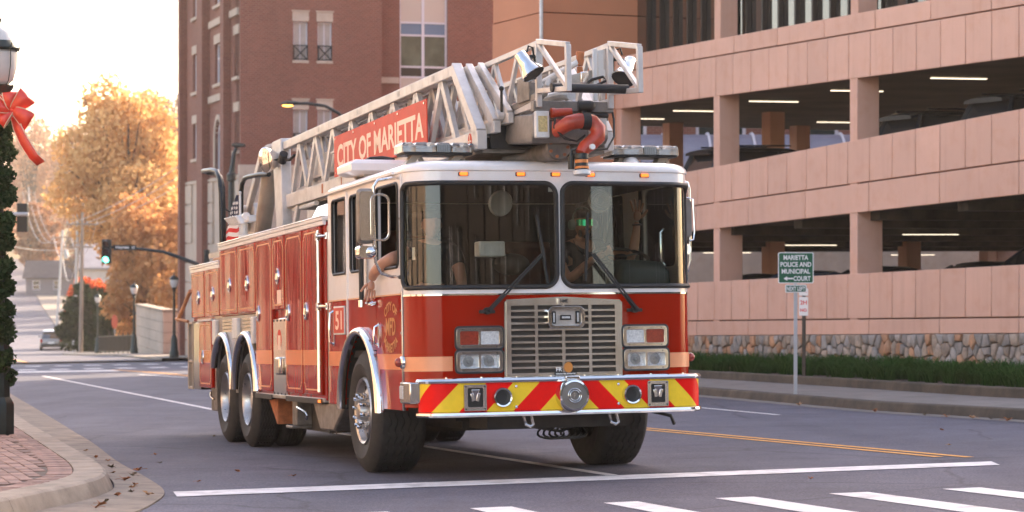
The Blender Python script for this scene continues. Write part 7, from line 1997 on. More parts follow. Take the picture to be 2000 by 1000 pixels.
mb = MB(); mb.box((-0.595, 4.15, 2.70), (-0.5925, 4.22, 2.80)); mb.box((-0.595, 3.3, 2.72), (-0.5925, 3.33, 2.80)); lp(mb, 'rust_streak', RUST, ang=0)
mb = MB(); mb.box((-0.50, 2.6, 2.92), (-0.47, 5.4, 3.16)); mb.box((-0.49, 2.2, 3.02), (-0.46, 3.4, 3.24)); mb.box((-0.60, 3.2, 3.08), (-0.46, 3.75, 3.10)); lp(mb, 'side_guard', ALU, bevel=0.004)
# name banner
mb = MB(); mb.box((-0.622, -0.02, 2.815), (-0.612, 3.50, 3.232)); bn = lp(mb, 'name_board', SIGNR, ang=0)
mb = MB(); put_text(mb, 'CITY OF MARIETTA', lambda x, y: (-0.6235, 1.72-x, 3.015+y), w=3.28, h=0.235); lp(mb, 'board_lettering', LETW, ang=0)
for v in (0.05, 0.95, 1.8, 2.65, 3.43):
    for w in (2.85, 3.20):
        mb = MB(); mb.cyl((-0.621, v, w), (-0.628, v, w), 0.012, 8); lp(mb, 'rivet', STEEL)
# rear frame, lift rams and turntable
for s in (-1, 1):
    mb = MB(); mb.hexa([(s*0.60-0.06, 5.95, 2.34), (s*0.60+0.06, 5.95, 2.34), (s*0.60+0.06, 6.25, 2.34), (s*0.60-0.06, 6.25, 2.34), (s*0.55-0.06, 6.22, 3.48), (s*0.55+0.06, 6.22, 3.48), (s*0.55+0.06, 6.72, 3.48), (s*0.55-0.06, 6.72, 3.48)]); lp(mb, 'heel_post', ALU, bevel=0.012)
    mb = MB(); mb.cyl((s*0.45, 8.22, 2.40), (s*0.45, 7.42, 3.38), 0.105, 18); lp(mb, 'lift_ram', TAN)
    mb = MB(); mb.cyl((s*0.45, 7.5, 3.28), (s*0.45, 7.36, 3.46), 0.12, 18); lp(mb, 'ram_head', TAN)
    mb = MB(); mb.bar((s*0.47, 9.02, 2.74), (s*0.45, 8.05, 3.46), 0.07, 0.12, up=(0, 1, 0)); mb.bar((s*0.45, 8.05, 3.46), (s*0.45, 6.5, 3.46), 0.07, 0.10); lp(mb, 'heel_arm', ALU, bevel=0.01)
    mb = MB(); mb.cyl((s*0.52-0.04, 9.0, 2.72), (s*0.52+0.04, 9.0, 2.72), 0.17, 20); mb.cyl((s*0.52-0.055, 9.0, 2.72), (s*0.52+0.055, 9.0, 2.72), 0.06, 14); lp(mb, 'pivot_disc', TAN)
    mb = MB(); mb.hexa([(s*0.40-0.05, 8.3, 2.2), (s*0.40+0.05, 8.3, 2.2), (s*0.40+0.05, 9.35, 2.2), (s*0.40-0.05, 9.35, 2.2), (s*0.40-0.05, 8.7, 2.9), (s*0.40+0.05, 8.7, 2.9), (s*0.40+0.05, 9.15, 2.9), (s*0.40-0.05, 9.15, 2.9)]); lp(mb, 'turntable_cheek', ALU, bevel=0.01)
mb = MB(); mb.cyl((0, 8.2, 2.05), (0, 8.2, 2.26), 0.85, 32); mb.box((-0.5, 6.2, 2.26), (0.5, 7.8, 2.5)); mb.tube([(-0.3, 2.6, 2.42), (-0.3, 5.8, 2.42)], 0.1, 12); lp(mb, 'turntable', UNDER)
mb = MB(); mb.box((-0.68, 5.9, 2.28), (-0.44, 6.35, 2.36)); mb.bar((-0.55, 5.55, 2.68), (-0.56, 5.80, 2.34), 0.05, 0.09, up=(0, 1, 0)); lp(mb, 'cradle', ALU, bevel=0.008)
# chrome work lamp on the heel
c = Vector((-0.72, 6.35, 3.24)); ax3 = Vector((-0.75, -0.25, -0.1)).normalized()
mb = MB(); mb.lathe(c+ax3*0.05, -ax3, [(0.0, -0.01), (0.14, -0.01), (0.15, 0.0), (0.145, 0.02), (0.12, 0.09), (0.07, 0.16), (0.05, 0.2), (0.0, 0.2)], 24); lp(mb, 'work_lamp', CHROME, ang=50)
mb = MB(); mb.tube([tuple(c-ax3*0.1), (-0.60, 6.15, 3.22), (-0.58, 5.85, 3.20), (-0.56, 5.7, 3.24)], 0.018, 7); mb.cyl((-0.62, 6.1, 3.2), (-0.62, 6.0, 3.28), 0.05, 10); lp(mb, 'lamp_bracket', DARK)
# ---- tip of the ladder
for s in (-1, 1):
    u = s*0.30
    bars = [((u, -2.13, 2.93), (u, -2.13, 3.45), 0.045), ((u, -2.13, 3.45), (u-0.01*s, -2.80, 3.335), 0.04), ((u-0.01*s, -2.80, 3.335), (u-0.01*s, -2.80, 2.98), 0.042), ((u-0.01*s, -2.80, 3.0), (u, -2.13, 3.06), 0.04), ((u, -2.16, 3.42), (u-0.01*s, -2.76, 3.03), 0.035)]
    for a, b, w in bars:
        mb = MB(); mb.bar(a, b, w, w); lp(mb, 'tip_bar', ALU, bevel=0.004)
mb = MB(); mb.cyl((-0.33, -2.52, 3.04), (0.30, -2.52, 3.04), 0.036, 14); lp(mb, 'tip_roller', DARK)
mb = MB(); mb.box((-0.34, -2.12, 2.90), (0.33, -2.04, 2.985)); mb.box((-0.30, -2.08, 2.84), (0.30, -1.9, 2.9)); lp(mb, 'tip_beam', ALUD, bevel=0.006)
mb = MB(); mb.loft([[(-0.34, -2.06, 2.655), (0.285, -2.06, 2.655), (0.285, -1.45, 2.70), (-0.34, -1.45, 2.70)], [(-0.35, -2.10, 2.70), (0.29, -2.10, 2.70), (0.29, -1.4, 2.74), (-0.35, -1.4, 2.74)], [(-0.33, -2.08, 2.885), (0.285, -2.08, 2.885), (0.285, -1.4, 2.93), (-0.33, -1.4, 2.93)]]); lp(mb, 'tip_box', ALUD, bevel=0.01)
mb = MB(); mb.box((-0.20, -2.085, 2.83), (0.05, -2.075, 2.90)); mb.box((0.12, -2.112, 2.72), (0.27, -2.10, 2.86)); lp(mb, 'tip_plate', ALU, bevel=0.003)
mb = MB()
for (a, b) in (((-0.25, -2.12, 2.885), (-0.02, -2.12, 2.88)), ((0.02, -2.12, 2.88), (0.28, -2.12, 2.875))): mb.cyl(a, b, 0.018, 8)
lp(mb, 'tip_hose', DARK)
mb = MB(); mb.box((-0.335, -2.16, 2.69), (-0.225, -2.10, 2.90)); cb = lp(mb, 'control_box', LTGREY, bevel=0.006)
mb = MB(); mb.box((-0.318, -2.1625, 2.735), (-0.242, -2.1605, 2.86)); lp(mb, 'warning_label', mat('yellow_label', (0.55, 0.42, 0.18), 0.6, var=0.3, scale=60), ang=0)
mb = MB(); mb.lathe((-0.10, -2.0, 2.63), (0, -1, 0), [(0.0, 0.012), (0.095, 0.012), (0.10, 0.0), (0.10, -0.03)], 24); fg = lp(mb, 'pipe_flange', ALUD)
for k in range(7):
    a = k*2*pi/7; mb = MB(); mb.cyl((-0.10+0.075*math.cos(a), -2.01, 2.63+0.075*math.sin(a)), (-0.10+0.075*math.cos(a), -2.025, 2.63+0.075*math.sin(a)), 0.013, 8); lp(mb, 'bolt', RUST)
mb = MB(); mb.tube([(-0.1, -1.9, 2.62), (-0.1, -0.6, 2.60), (-0.1, 2.0, 2.60)], 0.075, 14); mb.tube([(0.10, -1.9, 2.66), (0.05, -1.6, 2.62), (-0.3, -1.2, 2.6)], 0.03, 8); lp(mb, 'water_pipe', ALUD)
# monitor
mv = -2.28
def P3(u, w, dv=0.0): return (u, mv+dv, w)
mb = MB(); mb.tube([P3(-0.19, 2.885, .12), P3(-0.10, 2.89, .10), P3(-0.05, 2.89, .10)], 0.034, 14); mb.cyl(P3(-0.21, 2.885, .12), P3(-0.18, 2.885, .12), 0.04, 14); lp(mb, 'monitor_pipe', MONR, ang=50)
mb = MB(); mb.tube([P3(-0.16, 2.80, .10), P3(-0.18, 2.74, .06), P3(-0.12, 2.79, -0.05), P3(-0.03, 2.81, -0.03), P3(0.02, 2.81, -.02)], 0.058, 16, rs=[0.05, 0.055, 0.06, 0.062, 0.062]); lp(mb, 'monitor_elbow', MONR, ang=60)
mb = MB(); mb.tube([P3(0.02, 2.815, -.02), P3(0.08, 2.80, -.02), P3(0.125, 2.75, -.03), P3(0.115, 2.685, -.04), P3(0.06, 2.635, -.04), P3(0.005, 2.60, -.05), P3(-0.03, 2.55, -.06)], 0.06, 16, rs=[0.062, 0.062, 0.064, 0.064, 0.06, 0.056, 0.05]); lp(mb, 'monitor_elbow', MONR, ang=60)
mb = MB(); mb.cyl(P3(-0.01, 2.81, -.02), P3(0.055, 2.81, -.02), 0.07, 18); mb.cyl(P3(-0.02, 2.93, 0.02), P3(0.07, 2.93, 0.0), 0.045, 16); mb.cyl(P3(0.02, 2.82, 0.0), P3(0.02, 2.92, 0.02), 0.03, 12); mb.ball(P3(0.07, 2.93, 0.0), 0.045, 8); lp(mb, 'monitor_drive', DARK, ang=50)
mb = MB(); mb.lathe(P3(-0.03, 2.55, -.06), (0, -0.05, -1), [(0.05, 0.0), (0.056, 0.005), (0.056, 0.04), (0.05, 0.045), (0.05, 0.09), (0.055, 0.095), (0.055, 0.125), (0.05, 0.13)], 20); lp(mb, 'nozzle', BLACKM)
mb = MB(); mb.lathe(P3(-0.03, 2.55, -.06), (0, -0.05, -1), [(0.053, 0.05), (0.053, 0.075)], 20); mb.lathe(P3(-0.03, 2.55, -.06), (0, -0.05, -1), [(0.0525, 0.098+.004), (0.0565, 0.102), (0.0565, 0.12)], 20); lp(mb, 'nozzle_band', mat('orange_band', (0.65, 0.2, 0.04), 0.5, var=0.3, scale=20))
mb = MB(); mb.lathe(P3(-0.03, 2.55, -.06), (0, -0.05, -1), [(0.05, 0.128), (0.068, 0.135), (0.07, 0.165), (0.055, 0.172), (0.04, 0.165), (0, 0.16)], 24); lp(mb, 'nozzle_tip', LTGREY, bevel=0.002)
mb = MB(); mb.cyl(P3(0.04, 2.60, -.10), P3(0.045, 2.60, -.125), 0.022, 14); lp(mb, 'gauge', WSIGN)
mb = MB(); mb.cyl(P3(-0.105, 2.53, -.03), P3(-0.105, 2.43, -.03), 0.025, 12); mb.tube([P3(-0.105, 2.53, -.03), P3(-0.1, 2.58, -.03), P3(-0.06, 2.59, -.05)], 0.012, 6); lp(mb, 'nozzle_motor', BLACKM)
for k, path in enumerate(([(-0.19, -2.2, 2.84), (-0.22, -2.25, 2.76), (-0.15, -2.3, 2.67), (-0.05, -2.3, 2.65), (0.02, -2.3, 2.70)], [(0.31, -2.1, 2.98), (0.33, -2.12, 2.85), (0.30, -2.2, 2.70), (0.22, -2.25, 2.60), (0.10, -2.3, 2.59)], [(-0.20, -2.2, 2.82), (-0.17, -2.25, 2.70), (-0.08, -2.25, 2.66)])):
    mb = MB(); P_ = fillet3 = path; mb.tube(path, 0.009, 6); lp(mb, 'cable', DARK, ang=60)
# chrome spot lamps
for (a, b, sg) in (((-0.475, -2.2, 3.335), (-0.385, -2.28, 3.165), -1), ((0.455, -2.2, 3.315), (0.365, -2.26, 3.165), 1)):
    A = Vector(a); B = Vector(b); d = (B-A).normalized()
    mb = MB(); mb.lathe(A, d, [(0.0, -0.005), (0.042, -0.005), (0.05, 0.01), (0.05, 0.05), (0.054, 0.055), (0.054, 0.10), (0.07, 0.14), (0.092, 0.185), (0.098, 0.20), (0.092, 0.205)], 24); so = lp(mb, 'spot_lamp', CHROME, ang=50)
    mb = MB(); mb.lathe(A, d, [(0.0, 0.196), (0.093, 0.20)], 24); lp(mb, 'spot_lens', DARK)
    mb = MB(); mb.tube([tuple(A+d*0.05), (sg*0.40, -2.15, 3.32), (sg*0.33, -2.13, 3.33)], 0.018, 7); mb.ball((sg*0.385, -2.16, 3.30), 0.03, 6); mb.tube([(sg*0.40, -2.15, 3.36), (sg*0.385, -2.15, 3.41), (sg*0.35, -2.14, 3.40), (sg*0.33, -2.13, 3.3), (sg*0.33, -2.13, 3.15)], 0.008, 6); lp(mb, 'lamp_bracket', BLACKM, ang=60)
# valve with lever on the left of the tip
mb = MB(); mb.cyl((-0.44, -1.45, 2.925), (-0.36, -1.45, 2.93), 0.05, 16); mb.cyl((-0.36, -1.45, 2.93), (-0.25, -1.5, 2.935), 0.035, 14); mb.cyl((-0.25, -1.52, 2.94), (-0.15, -1.55, 2.95), 0.055, 18); mb.box((-0.37, -1.53, 2.87), (-0.26, -1.4, 2.98)); lp(mb, 'outlet_valve', ALU, bevel=0.006)
mb = MB(); mb.tube([(-0.40, -1.48, 2.96), (-0.405, -1.5, 3.14)], 0.012, 7); mb.ball((-0.405, -1.5, 3.15), 0.022, 6); lp(mb, 'valve_lever', BLACKM)
mb = MB(); mb.box((-0.34, -2.0, 3.0), (-0.24, -1.7, 3.2)); mb.bar((-0.30, -1.4, 2.98), (-0.30, -2.1, 3.02), 0.05, 0.06); lp(mb, 'side_box', ALUD, bevel=0.008)
# axe, tread plate and step at the tip
mb = MB(); mb.tube([(-0.16, -1.75, 3.16), (0.10, -1.95, 3.32)], 0.026, 8); mb.tube([(-0.2, -1.6, 3.06), (-0.15, -1.78, 3.17)], 0.035, 8); lp(mb, 'axe_handle', LTGREY)
mb = MB(); mb.hexa([(0.09, -1.97, 3.29), (0.13, -1.97, 3.29), (0.13, -1.93, 3.29), (0.09, -1.93, 3.29), (0.085, -1.97, 3.405), (0.15, -1.97, 3.40), (0.15, -1.93, 3.40), (0.085, -1.93, 3.405)]); mb.hexa([(0.09, -1.97, 3.19), (0.14, -1.97, 3.19), (0.14, -1.93, 3.19), (0.09, -1.93, 3.19), (0.09, -1.97, 3.285), (0.13, -1.97, 3.285), (0.13, -1.93, 3.285), (0.09, -1.93, 3.285)]); lp(mb, 'axe_head', RUST, bevel=0.006)
mb = MB(); mb.hexa([(-0.02, -2.0, 3.10), (0.22, -2.0, 3.14), (0.22, -1.97, 3.14), (-0.02, -1.97, 3.10), (-0.02, -2.0, 3.20), (0.22, -2.0, 3.26), (0.22, -1.97, 3.26), (-0.02, -1.97, 3.20)]); lp(mb, 'tread_plate', PLATE, bevel=0.004)
mb = MB(); mb.box((0.09, -2.03, 3.14), (0.155, -2.0, 3.235)); lp(mb, 'axe_holder', CHROME, bevel=0.008)
mb = MB(); mb.box((0.19, -2.05, 3.0), (0.225, -2.02, 3.42)); mb.box((0.235, -2.03, 3.2), (0.30, -2.01, 3.41)); lp(mb, 'tip_panel', LTGREY, bevel=0.004)
mb = MB(); mb.tube([(0.12, -2.0, 3.12), (0.18, -2.05, 3.17), (0.26, -2.08, 3.19), (0.29, -2.08, 3.16), (0.2, -2.05, 3.12), (0.12, -2.0, 3.10)], 0.012, 6); lp(mb, 'cable', DARK)
mb = MB(); mb.tube([(-0.1, -1.5, 3.05), (-0.02, -1.9, 3.06), (0.0, -2.05, 3.04)], 0.04, 10); mb.tube([(-0.18, -1.6, 3.02), (-0.2, -2.0, 3.05), (-0.22, -2.1, 3.12), (-0.2, -2.1, 3.16)], 0.02, 8); lp(mb, 'tip_pipe', LTGREY)
# ================================================================ people, flag, haze
def figure(name, label, chain, radii, edges, mat_, parent_mat, extra_fn=None):
    """one continuous body grown from a skeleton with the Skin modifier"""
    me = bpy.data.meshes.new(name); me.from_pydata(chain, edges, []); me.update()
    o = bpy.data.objects.new(name, me); COL.objects.link(o)
    sk = o.modifiers.new('skin', 'SKIN'); sk.use_smooth_shade = True; sk.branch_smoothing = 0.6
    if not me.skin_vertices: me.skin_vertices.new()
    for i, r in enumerate(radii):
        d = me.skin_vertices[0].data[i]; d.radius = r if isinstance(r, tuple) else (r, r); d.use_root = (i == 0)
    sb_ = o.modifiers.new('sub', 'SUBSURF'); sb_.levels = 2; sb_.render_levels = 2
    me.materials.append(mat_)
    o.matrix_world = parent_mat
    return o
def bake(o):
    dg = bpy.context.evaluated_depsgraph_get(); ev = o.evaluated_get(dg)
    me = bpy.data.meshes.new_from_object(ev); me.name = o.name
    o.modifiers.clear(); old = o.data; o.data = me; bpy.data.meshes.remove(old)
    me.polygons.foreach_set('use_smooth', [True]*len(me.polygons)); me.update(); return o
def hand_chain(wrist, pdir, pnorm, s=1.0, curl=0.0, spread=0.12, thumb=1):
    """palm, four unequal fingers and a thumb: list of (points, radii, edges), fingers rooted inside the palm"""
    w = Vector(wrist); d = Vector(pdir).normalized(); n = Vector(pnorm).normalized(); n = (n-d*n.dot(d)).normalized(); sd_ = d.cross(n)
    V, R_, E = [], [], []
    def add(p, r): V.append(tuple(p)); R_.append(r*s); return len(V)-1
    a = add(w, 0.026); b = add(w+d*0.045*s, 0.034); c = add(w+d*0.085*s, 0.033); E += [(a, b), (b, c)]
    chains = [(V, R_, E)]
    for k, (off, L) in enumerate(((-0.030, 0.070), (-0.010, 0.080), (0.010, 0.075), (0.029, 0.058))):
        fd_ = (d+sd_*(off*spread/0.03)).normalized(); p = w+d*0.075*s+sd_*off*s
        pts = [p]; cur = fd_; ang = 0
        for q, l in enumerate((0.025, L*0.5, L*0.3, L*0.25)):
            ang = curl*(0.3, 0.8, 1.0, 0.9)[q]; cur = (cur*math.cos(ang)+n*math.sin(ang)).normalized() if q == 0 else (Matrix.Rotation(-ang, 3, sd_) @ cur)
            pts.append(pts[-1]+cur*l*s)
        chains.append(([tuple(x) for x in pts], [0.011*s, 0.0105*s, 0.0098*s, 0.009*s, 0.0078*s], [(i, i+1) for i in range(4)]))
    tp_ = w+d*0.03*s-sd_*thumb*0.024*s; td = (d*0.55-sd_*thumb*0.8+n*0.2).normalized(); t2 = (td*0.75+d*0.5).normalized()
    pts = [tp_, tp_+td*0.035*s, tp_+td*0.035*s+t2*0.034*s, tp_+td*0.035*s+t2*0.062*s]
    chains.append(([tuple(x) for x in pts], [0.015*s, 0.014*s, 0.0115*s, 0.009*s], [(0, 1), (1, 2), (2, 3)]))
    return chains
def join_chains(base, chains, at):
    V, R_, E = base; V = list(V); R_ = list(R_); E = list(E)
    return V, R_, E
TM = TR.matrix_world.copy()
def person_parts(name, label, group_parts):
    root = empty(name); root.matrix_world = TM; tag(root, label, 'person'); return root
def skin_obj(name, V, R_, E, m, parent):
    o = figure(name, '', V, R_, E, m, Matrix.Identity(4)); bake(o); o.parent = parent; return o
def merge_into(o, others):
    """fold several baked skin surfaces into one mesh so the body stays one object"""
    bm = bmesh.new(); bm.from_mesh(o.data)
    for q in others:
        bm.from_mesh(q.data); bpy.data.objects.remove(q)
    bm.to_mesh(o.data); bm.free(); o.data.polygons.foreach_set('use_smooth', [True]*len(o.data.polygons)); o.data.update()
# ---- driver, waving his left hand, right hand on the wheel
dr = person_parts('person', 'driver in a black shirt and green mirrored glasses waving behind the windscreen', None)
hx, hv, hw_ = 0.60, -0.62, 2.10
V = [(0.62, -0.45, 1.46), (0.62, -0.47, 1.62), (0.61, -0.50, 1.80), (0.605, -0.52, 1.905), (0.60, -0.55, 1.965), (0.60, -0.59, 2.02),
     (0.74, -0.50, 1.895), (0.80, -0.52, 1.87), (0.90, -0.66, 1.83), (0.965, -0.80, 1.80), (1.0, -0.80, 1.93), (1.02, -0.80, 2.06), (1.025, -0.80, 2.115),
     (0.46, -0.50, 1.895), (0.40, -0.53, 1.86), (0.38, -0.66, 1.70), (0.41, -0.78, 1.62), (0.52, -0.92, 1.745), (0.575, -0.98, 1.80),
     (0.72, -0.60, 1.42), (0.74, -0.95, 1.44), (0.50, -0.60, 1.42), (0.48, -0.95, 1.44), (0.74, -1.0, 1.12), (0.48, -1.0, 1.12)]
E = [(0, 1), (1, 2), (2, 3), (3, 4), (4, 5), (3, 6), (6, 7), (7, 8), (8, 9), (9, 10), (10, 11), (11, 12), (3, 13), (13, 14), (14, 15), (15, 16), (16, 17), (17, 18), (0, 19), (19, 20), (0, 21), (21, 22), (20, 23), (22, 24)]
Rr_ = [(0.17, 0.12), (0.165, 0.12), (0.175, 0.125), (0.11, 0.09), 0.06, 0.062, 0.085, 0.072, 0.056, 0.046, 0.044, 0.034, 0.029, 0.085, 0.072, 0.056, 0.046, 0.038, 0.028, 0.085, 0.07, 0.085, 0.07, 0.055, 0.055]
bodyo = skin_obj('body', V, Rr_, E, SKIN, dr)
hc = hand_chain((1.025, -0.80, 2.115), (0.05, 0, 1), (0.05, -1, 0.1), 1.05, 0.06, 0.35, thumb=-1)
hs_ = [skin_obj('hand', v, r_, e, SKIN, dr) for v, r_, e in hc]
hc2 = hand_chain((0.575, -0.98, 1.80), (0.55, -0.45, 0.25), (0.2, -0.4, -0.85), 1.0, 0.75, 0.1, thumb=1)
hs_ += [skin_obj('hand', v, r_, e, SKIN, dr) for v, r_, e in hc2]
def head(c, fd_, s=1.0):
    """a head with brow, nose, mouth, chin and ears; faces along -v"""
    mb = MB(); n, m = 26, 32; c = Vector(c)
    for j in range(n+1):
        th = pi*j/n
        for i in range(m):
            ph = 2*pi*i/m
            x, y, z = math.sin(th)*math.cos(ph), math.sin(th)*math.sin(ph), math.cos(th)
            X = 0.078*x; Y = 0.098*y; Z = 0.122*z
            if z < 0: X *= 1-0.30*(-z)**1.3; Y *= 1-0.10*(-z)
            f = max(0, -y)
            if f > 0.3:
                nose = math.exp(-((x/0.13)**2))*math.exp(-(((z+0.12)/0.2)**2)); Y -= 0.024*nose*f
                brow = math.exp(-(((z-0.22)/0.09)**2)); Y -= 0.006*brow*f
                eye = math.exp(-(((abs(x)-0.33)/0.14)**2))*math.exp(-(((z-0.08)/0.1)**2)); Y += 0.010*eye
                lip = math.exp(-((x/0.28)**2))*math.exp(-(((z+0.5)/0.07)**2)); Y -= 0.006*lip
                mo = math.exp(-((x/0.26)**2))*math.exp(-(((z+0.56)/0.025)**2)); Y += 0.005*mo
                ch = math.exp(-((x/0.3)**2))*math.exp(-(((z+0.85)/0.14)**2)); Y -= 0.012*ch
            mb.v.append((c.x+X*s, c.y+Y*s, c.z+Z*s))
    for j in range(n):
        for i in range(m): mb.f.append((j*m+i, j*m+(i+1) % m, (j+1)*m+(i+1) % m, (j+1)*m+i)); mb.m.append(0)
    for sg in (-1, 1): mb.ball((c.x+sg*0.078*s, c.y+0.012, c.z-0.005), 0.028*s, 6, (0.4, 0.7, 1.15))
    return mb
hc_ = Vector((hx, hv, hw_))
hb_ = head(hc_, None, 1.02).build('head', SKIN, dr, ang=180)
merge_into(bodyo, hs_+[hb_])
def shell_from(V, E, R_, m, name, parent): return skin_obj(name, V, R_, E, m, parent)
SV = [V[i] for i in (0, 1, 2, 3, 6, 7, 8, 13, 14, 15)]
SV[6] = tuple(Vector(V[7]).lerp(Vector(V[8]), 0.85)); SV[9] = tuple(Vector(V[14]).lerp(Vector(V[15]), 0.85))
SE = [(0, 1), (1, 2), (2, 3), (3, 4), (4, 5), (5, 6), (3, 7), (7, 8), (8, 9)]
SR = [(0.185, 0.135), (0.18, 0.135), (0.19, 0.14), (0.125, 0.105), 0.098, 0.086, 0.072, 0.098, 0.086, 0.072]
skin_obj('shirt', SV, SR, SE, SHIRT, dr)
mb = MB(); mb.tube([(hx-0.085*math.cos(t)*1.0, hv-0.055+0.07*(1-math.sin(t))-0.10*math.sin(t)+0.02, 1.965-0.155*math.sin(t)) for t in np.linspace(0, pi, 18)], 0.004, 5); tp(mb, 'neck_chain', CHROME, dr)
mb = MB(); rg = []
for t in np.linspace(-1.25, 1.25, 18): rg.append([(hx+0.086*math.sin(t), hv+0.004-0.106*math.cos(t)-0.004, hw_+z_) for z_ in (-0.022+0.006*abs(math.sin(t*1.0)), 0.036)])
mb.strip([r_[0] for r_ in rg], [r_[1] for r_ in rg]); tp(mb, 'sunglasses', VISOR, dr, ang=60)
mb = MB(); mb.loft([[(hx+0.082*k*math.cos(t), hv+0.012+0.102*k*math.sin(t), hw_+z_+0.03*max(0, math.sin(t))*-1*(1 if q == 0 else 0)) for t in np.linspace(0, 2*pi, 20, endpoint=False)] for q, (k, z_) in enumerate(((1.03, 0.05), (1.0, 0.085), (0.72, 0.118), (0.3, 0.13)))]); tp(mb, 'hair', HAIR, dr, ang=60)
mb = MB(); mb.ball((hx, hv-0.102, hw_-0.047), 0.03, 8, (1.15, 0.4, 0.32)); mb.ball((hx, hv-0.092, hw_-0.112), 0.035, 8, (1.0, 0.55, 0.6)); mb.ball((hx-0.055, hv-0.06, hw_-0.085), 0.03, 6, (.5, .9, 1.2)); mb.ball((hx+0.055, hv-0.06, hw_-0.085), 0.03, 6, (.5, .9, 1.2)); tp(mb, 'beard', HAIR, dr, ang=60)
HSET = mat('headset_grey_green', (0.10, 0.17, 0.15), 0.5)
mb = MB(); mb.tube([(hx+0.092*math.cos(t), hv+0.015, hw_+0.02+0.125*math.sin(t)) for t in np.linspace(0, pi, 18)], 0.010, 6)
for sg in (-1, 1): mb.lathe((hx+sg*0.082, hv+0.015, hw_-0.005), (sg, 0, 0), [(0.045, 0), (0.046, 0.025), (0.036, 0.042), (0, 0.044)], 16)
tp(mb, 'headset', HSET, dr, ang=40)
mb = MB(); mb.tube([(1.022+0.034*math.cos(t), -0.80+0.034*math.sin(t), 2.085) for t in np.linspace(0, 2*pi, 16, endpoint=False)], 0.009, 6, closed=True); tp(mb, 'watch', DARK, dr)
# ---- passenger resting an arm out of the open window
pa = person_parts('person', 'passenger resting a bare forearm out of the open cab window', None)
px_, pv_ = -0.74, -0.50
V = [(px_, -0.42, 1.46), (px_, -0.44, 1.62), (px_, -0.46, 1.80), (px_, -0.48, 1.905), (px_, -0.50, 1.965), (px_, -0.53, 2.02),
     (px_-0.14, -0.48, 1.895), (px_-0.22, -0.55, 1.87), (-1.06, -0.75, 1.83), (-1.17, -0.90, 1.80), (-1.235, -0.80, 1.755), (-1.275, -0.66, 1.69), (-1.285, -0.615, 1.625),
     (px_+0.14, -0.48, 1.895), (px_+0.20, -0.52, 1.86), (px_+0.22, -0.62, 1.70), (px_+0.2, -0.75, 1.58), (px_+0.14, -0.95, 1.53), (px_+0.12, -1.0, 1.52),
     (px_-0.1, -0.60, 1.42), (px_-0.12, -0.95, 1.44), (px_+0.1, -0.60, 1.42), (px_+0.12, -0.95, 1.44), (px_-0.12, -1.0, 1.12), (px_+0.12, -1.0, 1.12)]
Rp = list(Rr_); Rp[9], Rp[10], Rp[11], Rp[12] = 0.060, 0.058, 0.046, 0.032
bodyp = skin_obj('body', V, Rp, E, SKIN, pa)
hc = hand_chain((-1.285, -0.615, 1.625), (-0.10, 0.02, -1), (0.35, 0.9, 0.0), 1.0, 0.38, 0.14, thumb=1)
hs_ = [skin_obj('hand', v, r_, e, SKIN, pa) for v, r_, e in hc]
hcp = Vector((px_, -0.56, 2.10)); hb_ = head(hcp, None, 1.02).build('head', SKIN, pa, ang=180)
merge_into(bodyp, hs_+[hb_])
SV = [V[i] for i in (0, 1, 2, 3, 6, 7, 8, 13, 14, 15)]
SV[6] = tuple(Vector(V[7]).lerp(Vector(V[8]), 0.6)); SV[9] = tuple(Vector(V[14]).lerp(Vector(V[15]), 0.85))
skin_obj('shirt', SV, SR, SE, SHIRT, pa)
mb = MB(); mb.loft([[(px_+0.082*k*math.cos(t), -0.548+0.102*k*math.sin(t), 2.10+z_) for t in np.linspace(0, 2*pi, 20, endpoint=False)] for k, z_ in ((1.03, 0.045), (1.0, 0.085), (0.72, 0.118), (0.3, 0.13))]); tp(mb, 'hair', HAIR, pa, ang=60)
# ---- flag on a short staff by the flood lamp
fl0 = empty('flag'); fl0.matrix_world = TM; tag(fl0, 'draped stars and stripes flag on a staff behind the flood lamp', 'flag')
mb = MB(); mb.tube([(-0.92, 7.10, 2.26), (-0.92, 7.10, 2.90)], 0.014, 8); mb.ball((-0.92, 7.10, 2.91), 0.02, 6); tp(mb, 'staff', LTGREY, fl0)
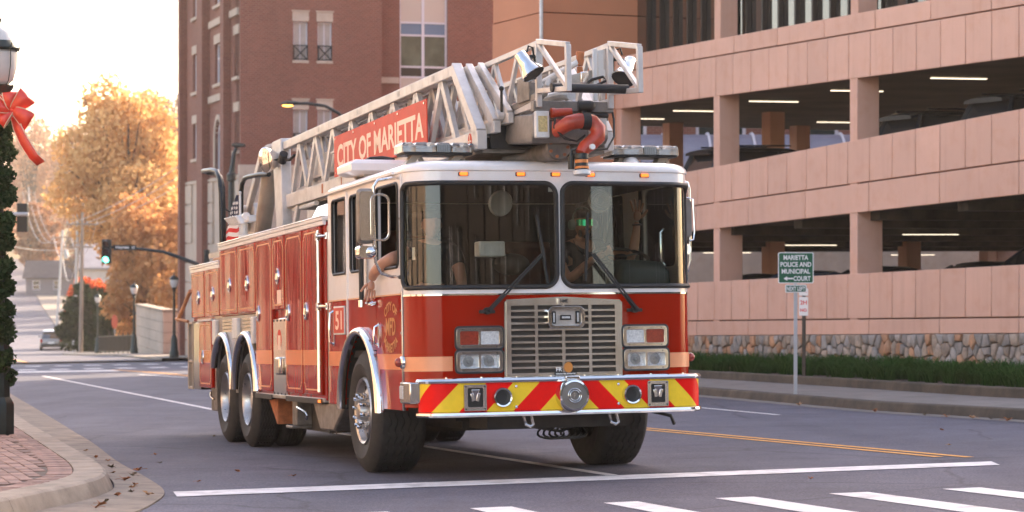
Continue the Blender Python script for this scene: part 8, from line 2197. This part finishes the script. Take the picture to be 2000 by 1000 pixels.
# cloth hangs from the hoist: a triangle-like drape, canton above, stripes below
def drape(a, b):
    """a 0..1 away from the staff, b 0..1 down"""
    w_ = (0.02+0.98*b); x = a*w_
    return (-0.93-0.02*math.sin(a*9+b*4)*b-0.03*a, 7.10+1.35*x*0.95, 2.885-0.66*b-0.02*math.sin(a*7)*b)
def patch(a0, a1, b0, b1, na=10, nb=6):
    g = [[drape(a0+(a1-a0)*i/na, b0+(b1-b0)*j/nb) for i in range(na+1)] for j in range(nb+1)]
    mb = MB()
    for j in range(nb): mb.strip(g[j], g[j+1])
    return mb
m_ = patch(0, 1, 0.0, 0.5); cl = tp(m_, 'canton', BLUEF, fl0, ang=180, recalc=True)
for k in range(7):
    b0 = 0.5+k*0.5/7; b1 = b0+0.5/7
    tp(patch(0, 1, b0, b1, 12, 3), 'flag_stripe', REDF if k % 2 else WHITEF, fl0, ang=180)
mb = MB()
for j in range(5):
    for i in range(5):
        b = 0.14+j*0.08; a = (i+0.5+(j % 2)*0.4)/5.2
        if a > 0.95: continue
        c = Vector(drape(a, b)); mb.plate([(0.018*(1 if q % 2 == 0 else 0.42)*math.cos(pi/2+q*pi/5)*1.6, 0.022*(1 if q % 2 == 0 else 0.42)*math.sin(pi/2+q*pi/5)) for q in range(10)], [], lambda x, y, d: (c.x-0.012+d, c.y+x*1.6, c.z+y), 0.004)
tp(mb, 'star', WHITEF, cl, ang=0)

# ---------------------------------------------------------------- haze
mb = MB(); mb.box((-600, -170, -14), (600, 960, 75)); hz = mb.build('haze', [], ang=0); hz['kind'] = 'stuff'
hm = bpy.data.materials.new('haze_air'); hm.use_nodes = True; nt = hm.node_tree; nt.nodes.clear()
out = nt.nodes.new('ShaderNodeOutputMaterial'); pv = nt.nodes.new('ShaderNodeVolumePrincipled')
pv.inputs['Color'].default_value = (0.95, 0.88, 0.80, 1); pv.inputs['Density'].default_value = 0.00026; pv.inputs['Anisotropy'].default_value = 0.45
nt.links.new(pv.outputs[0], out.inputs['Volume']); hz.data.materials.append(hm)
for _o in list(bpy.data.objects):
    if _o.type == 'MESH' and not _o.users_collection: bpy.data.objects.remove(_o)
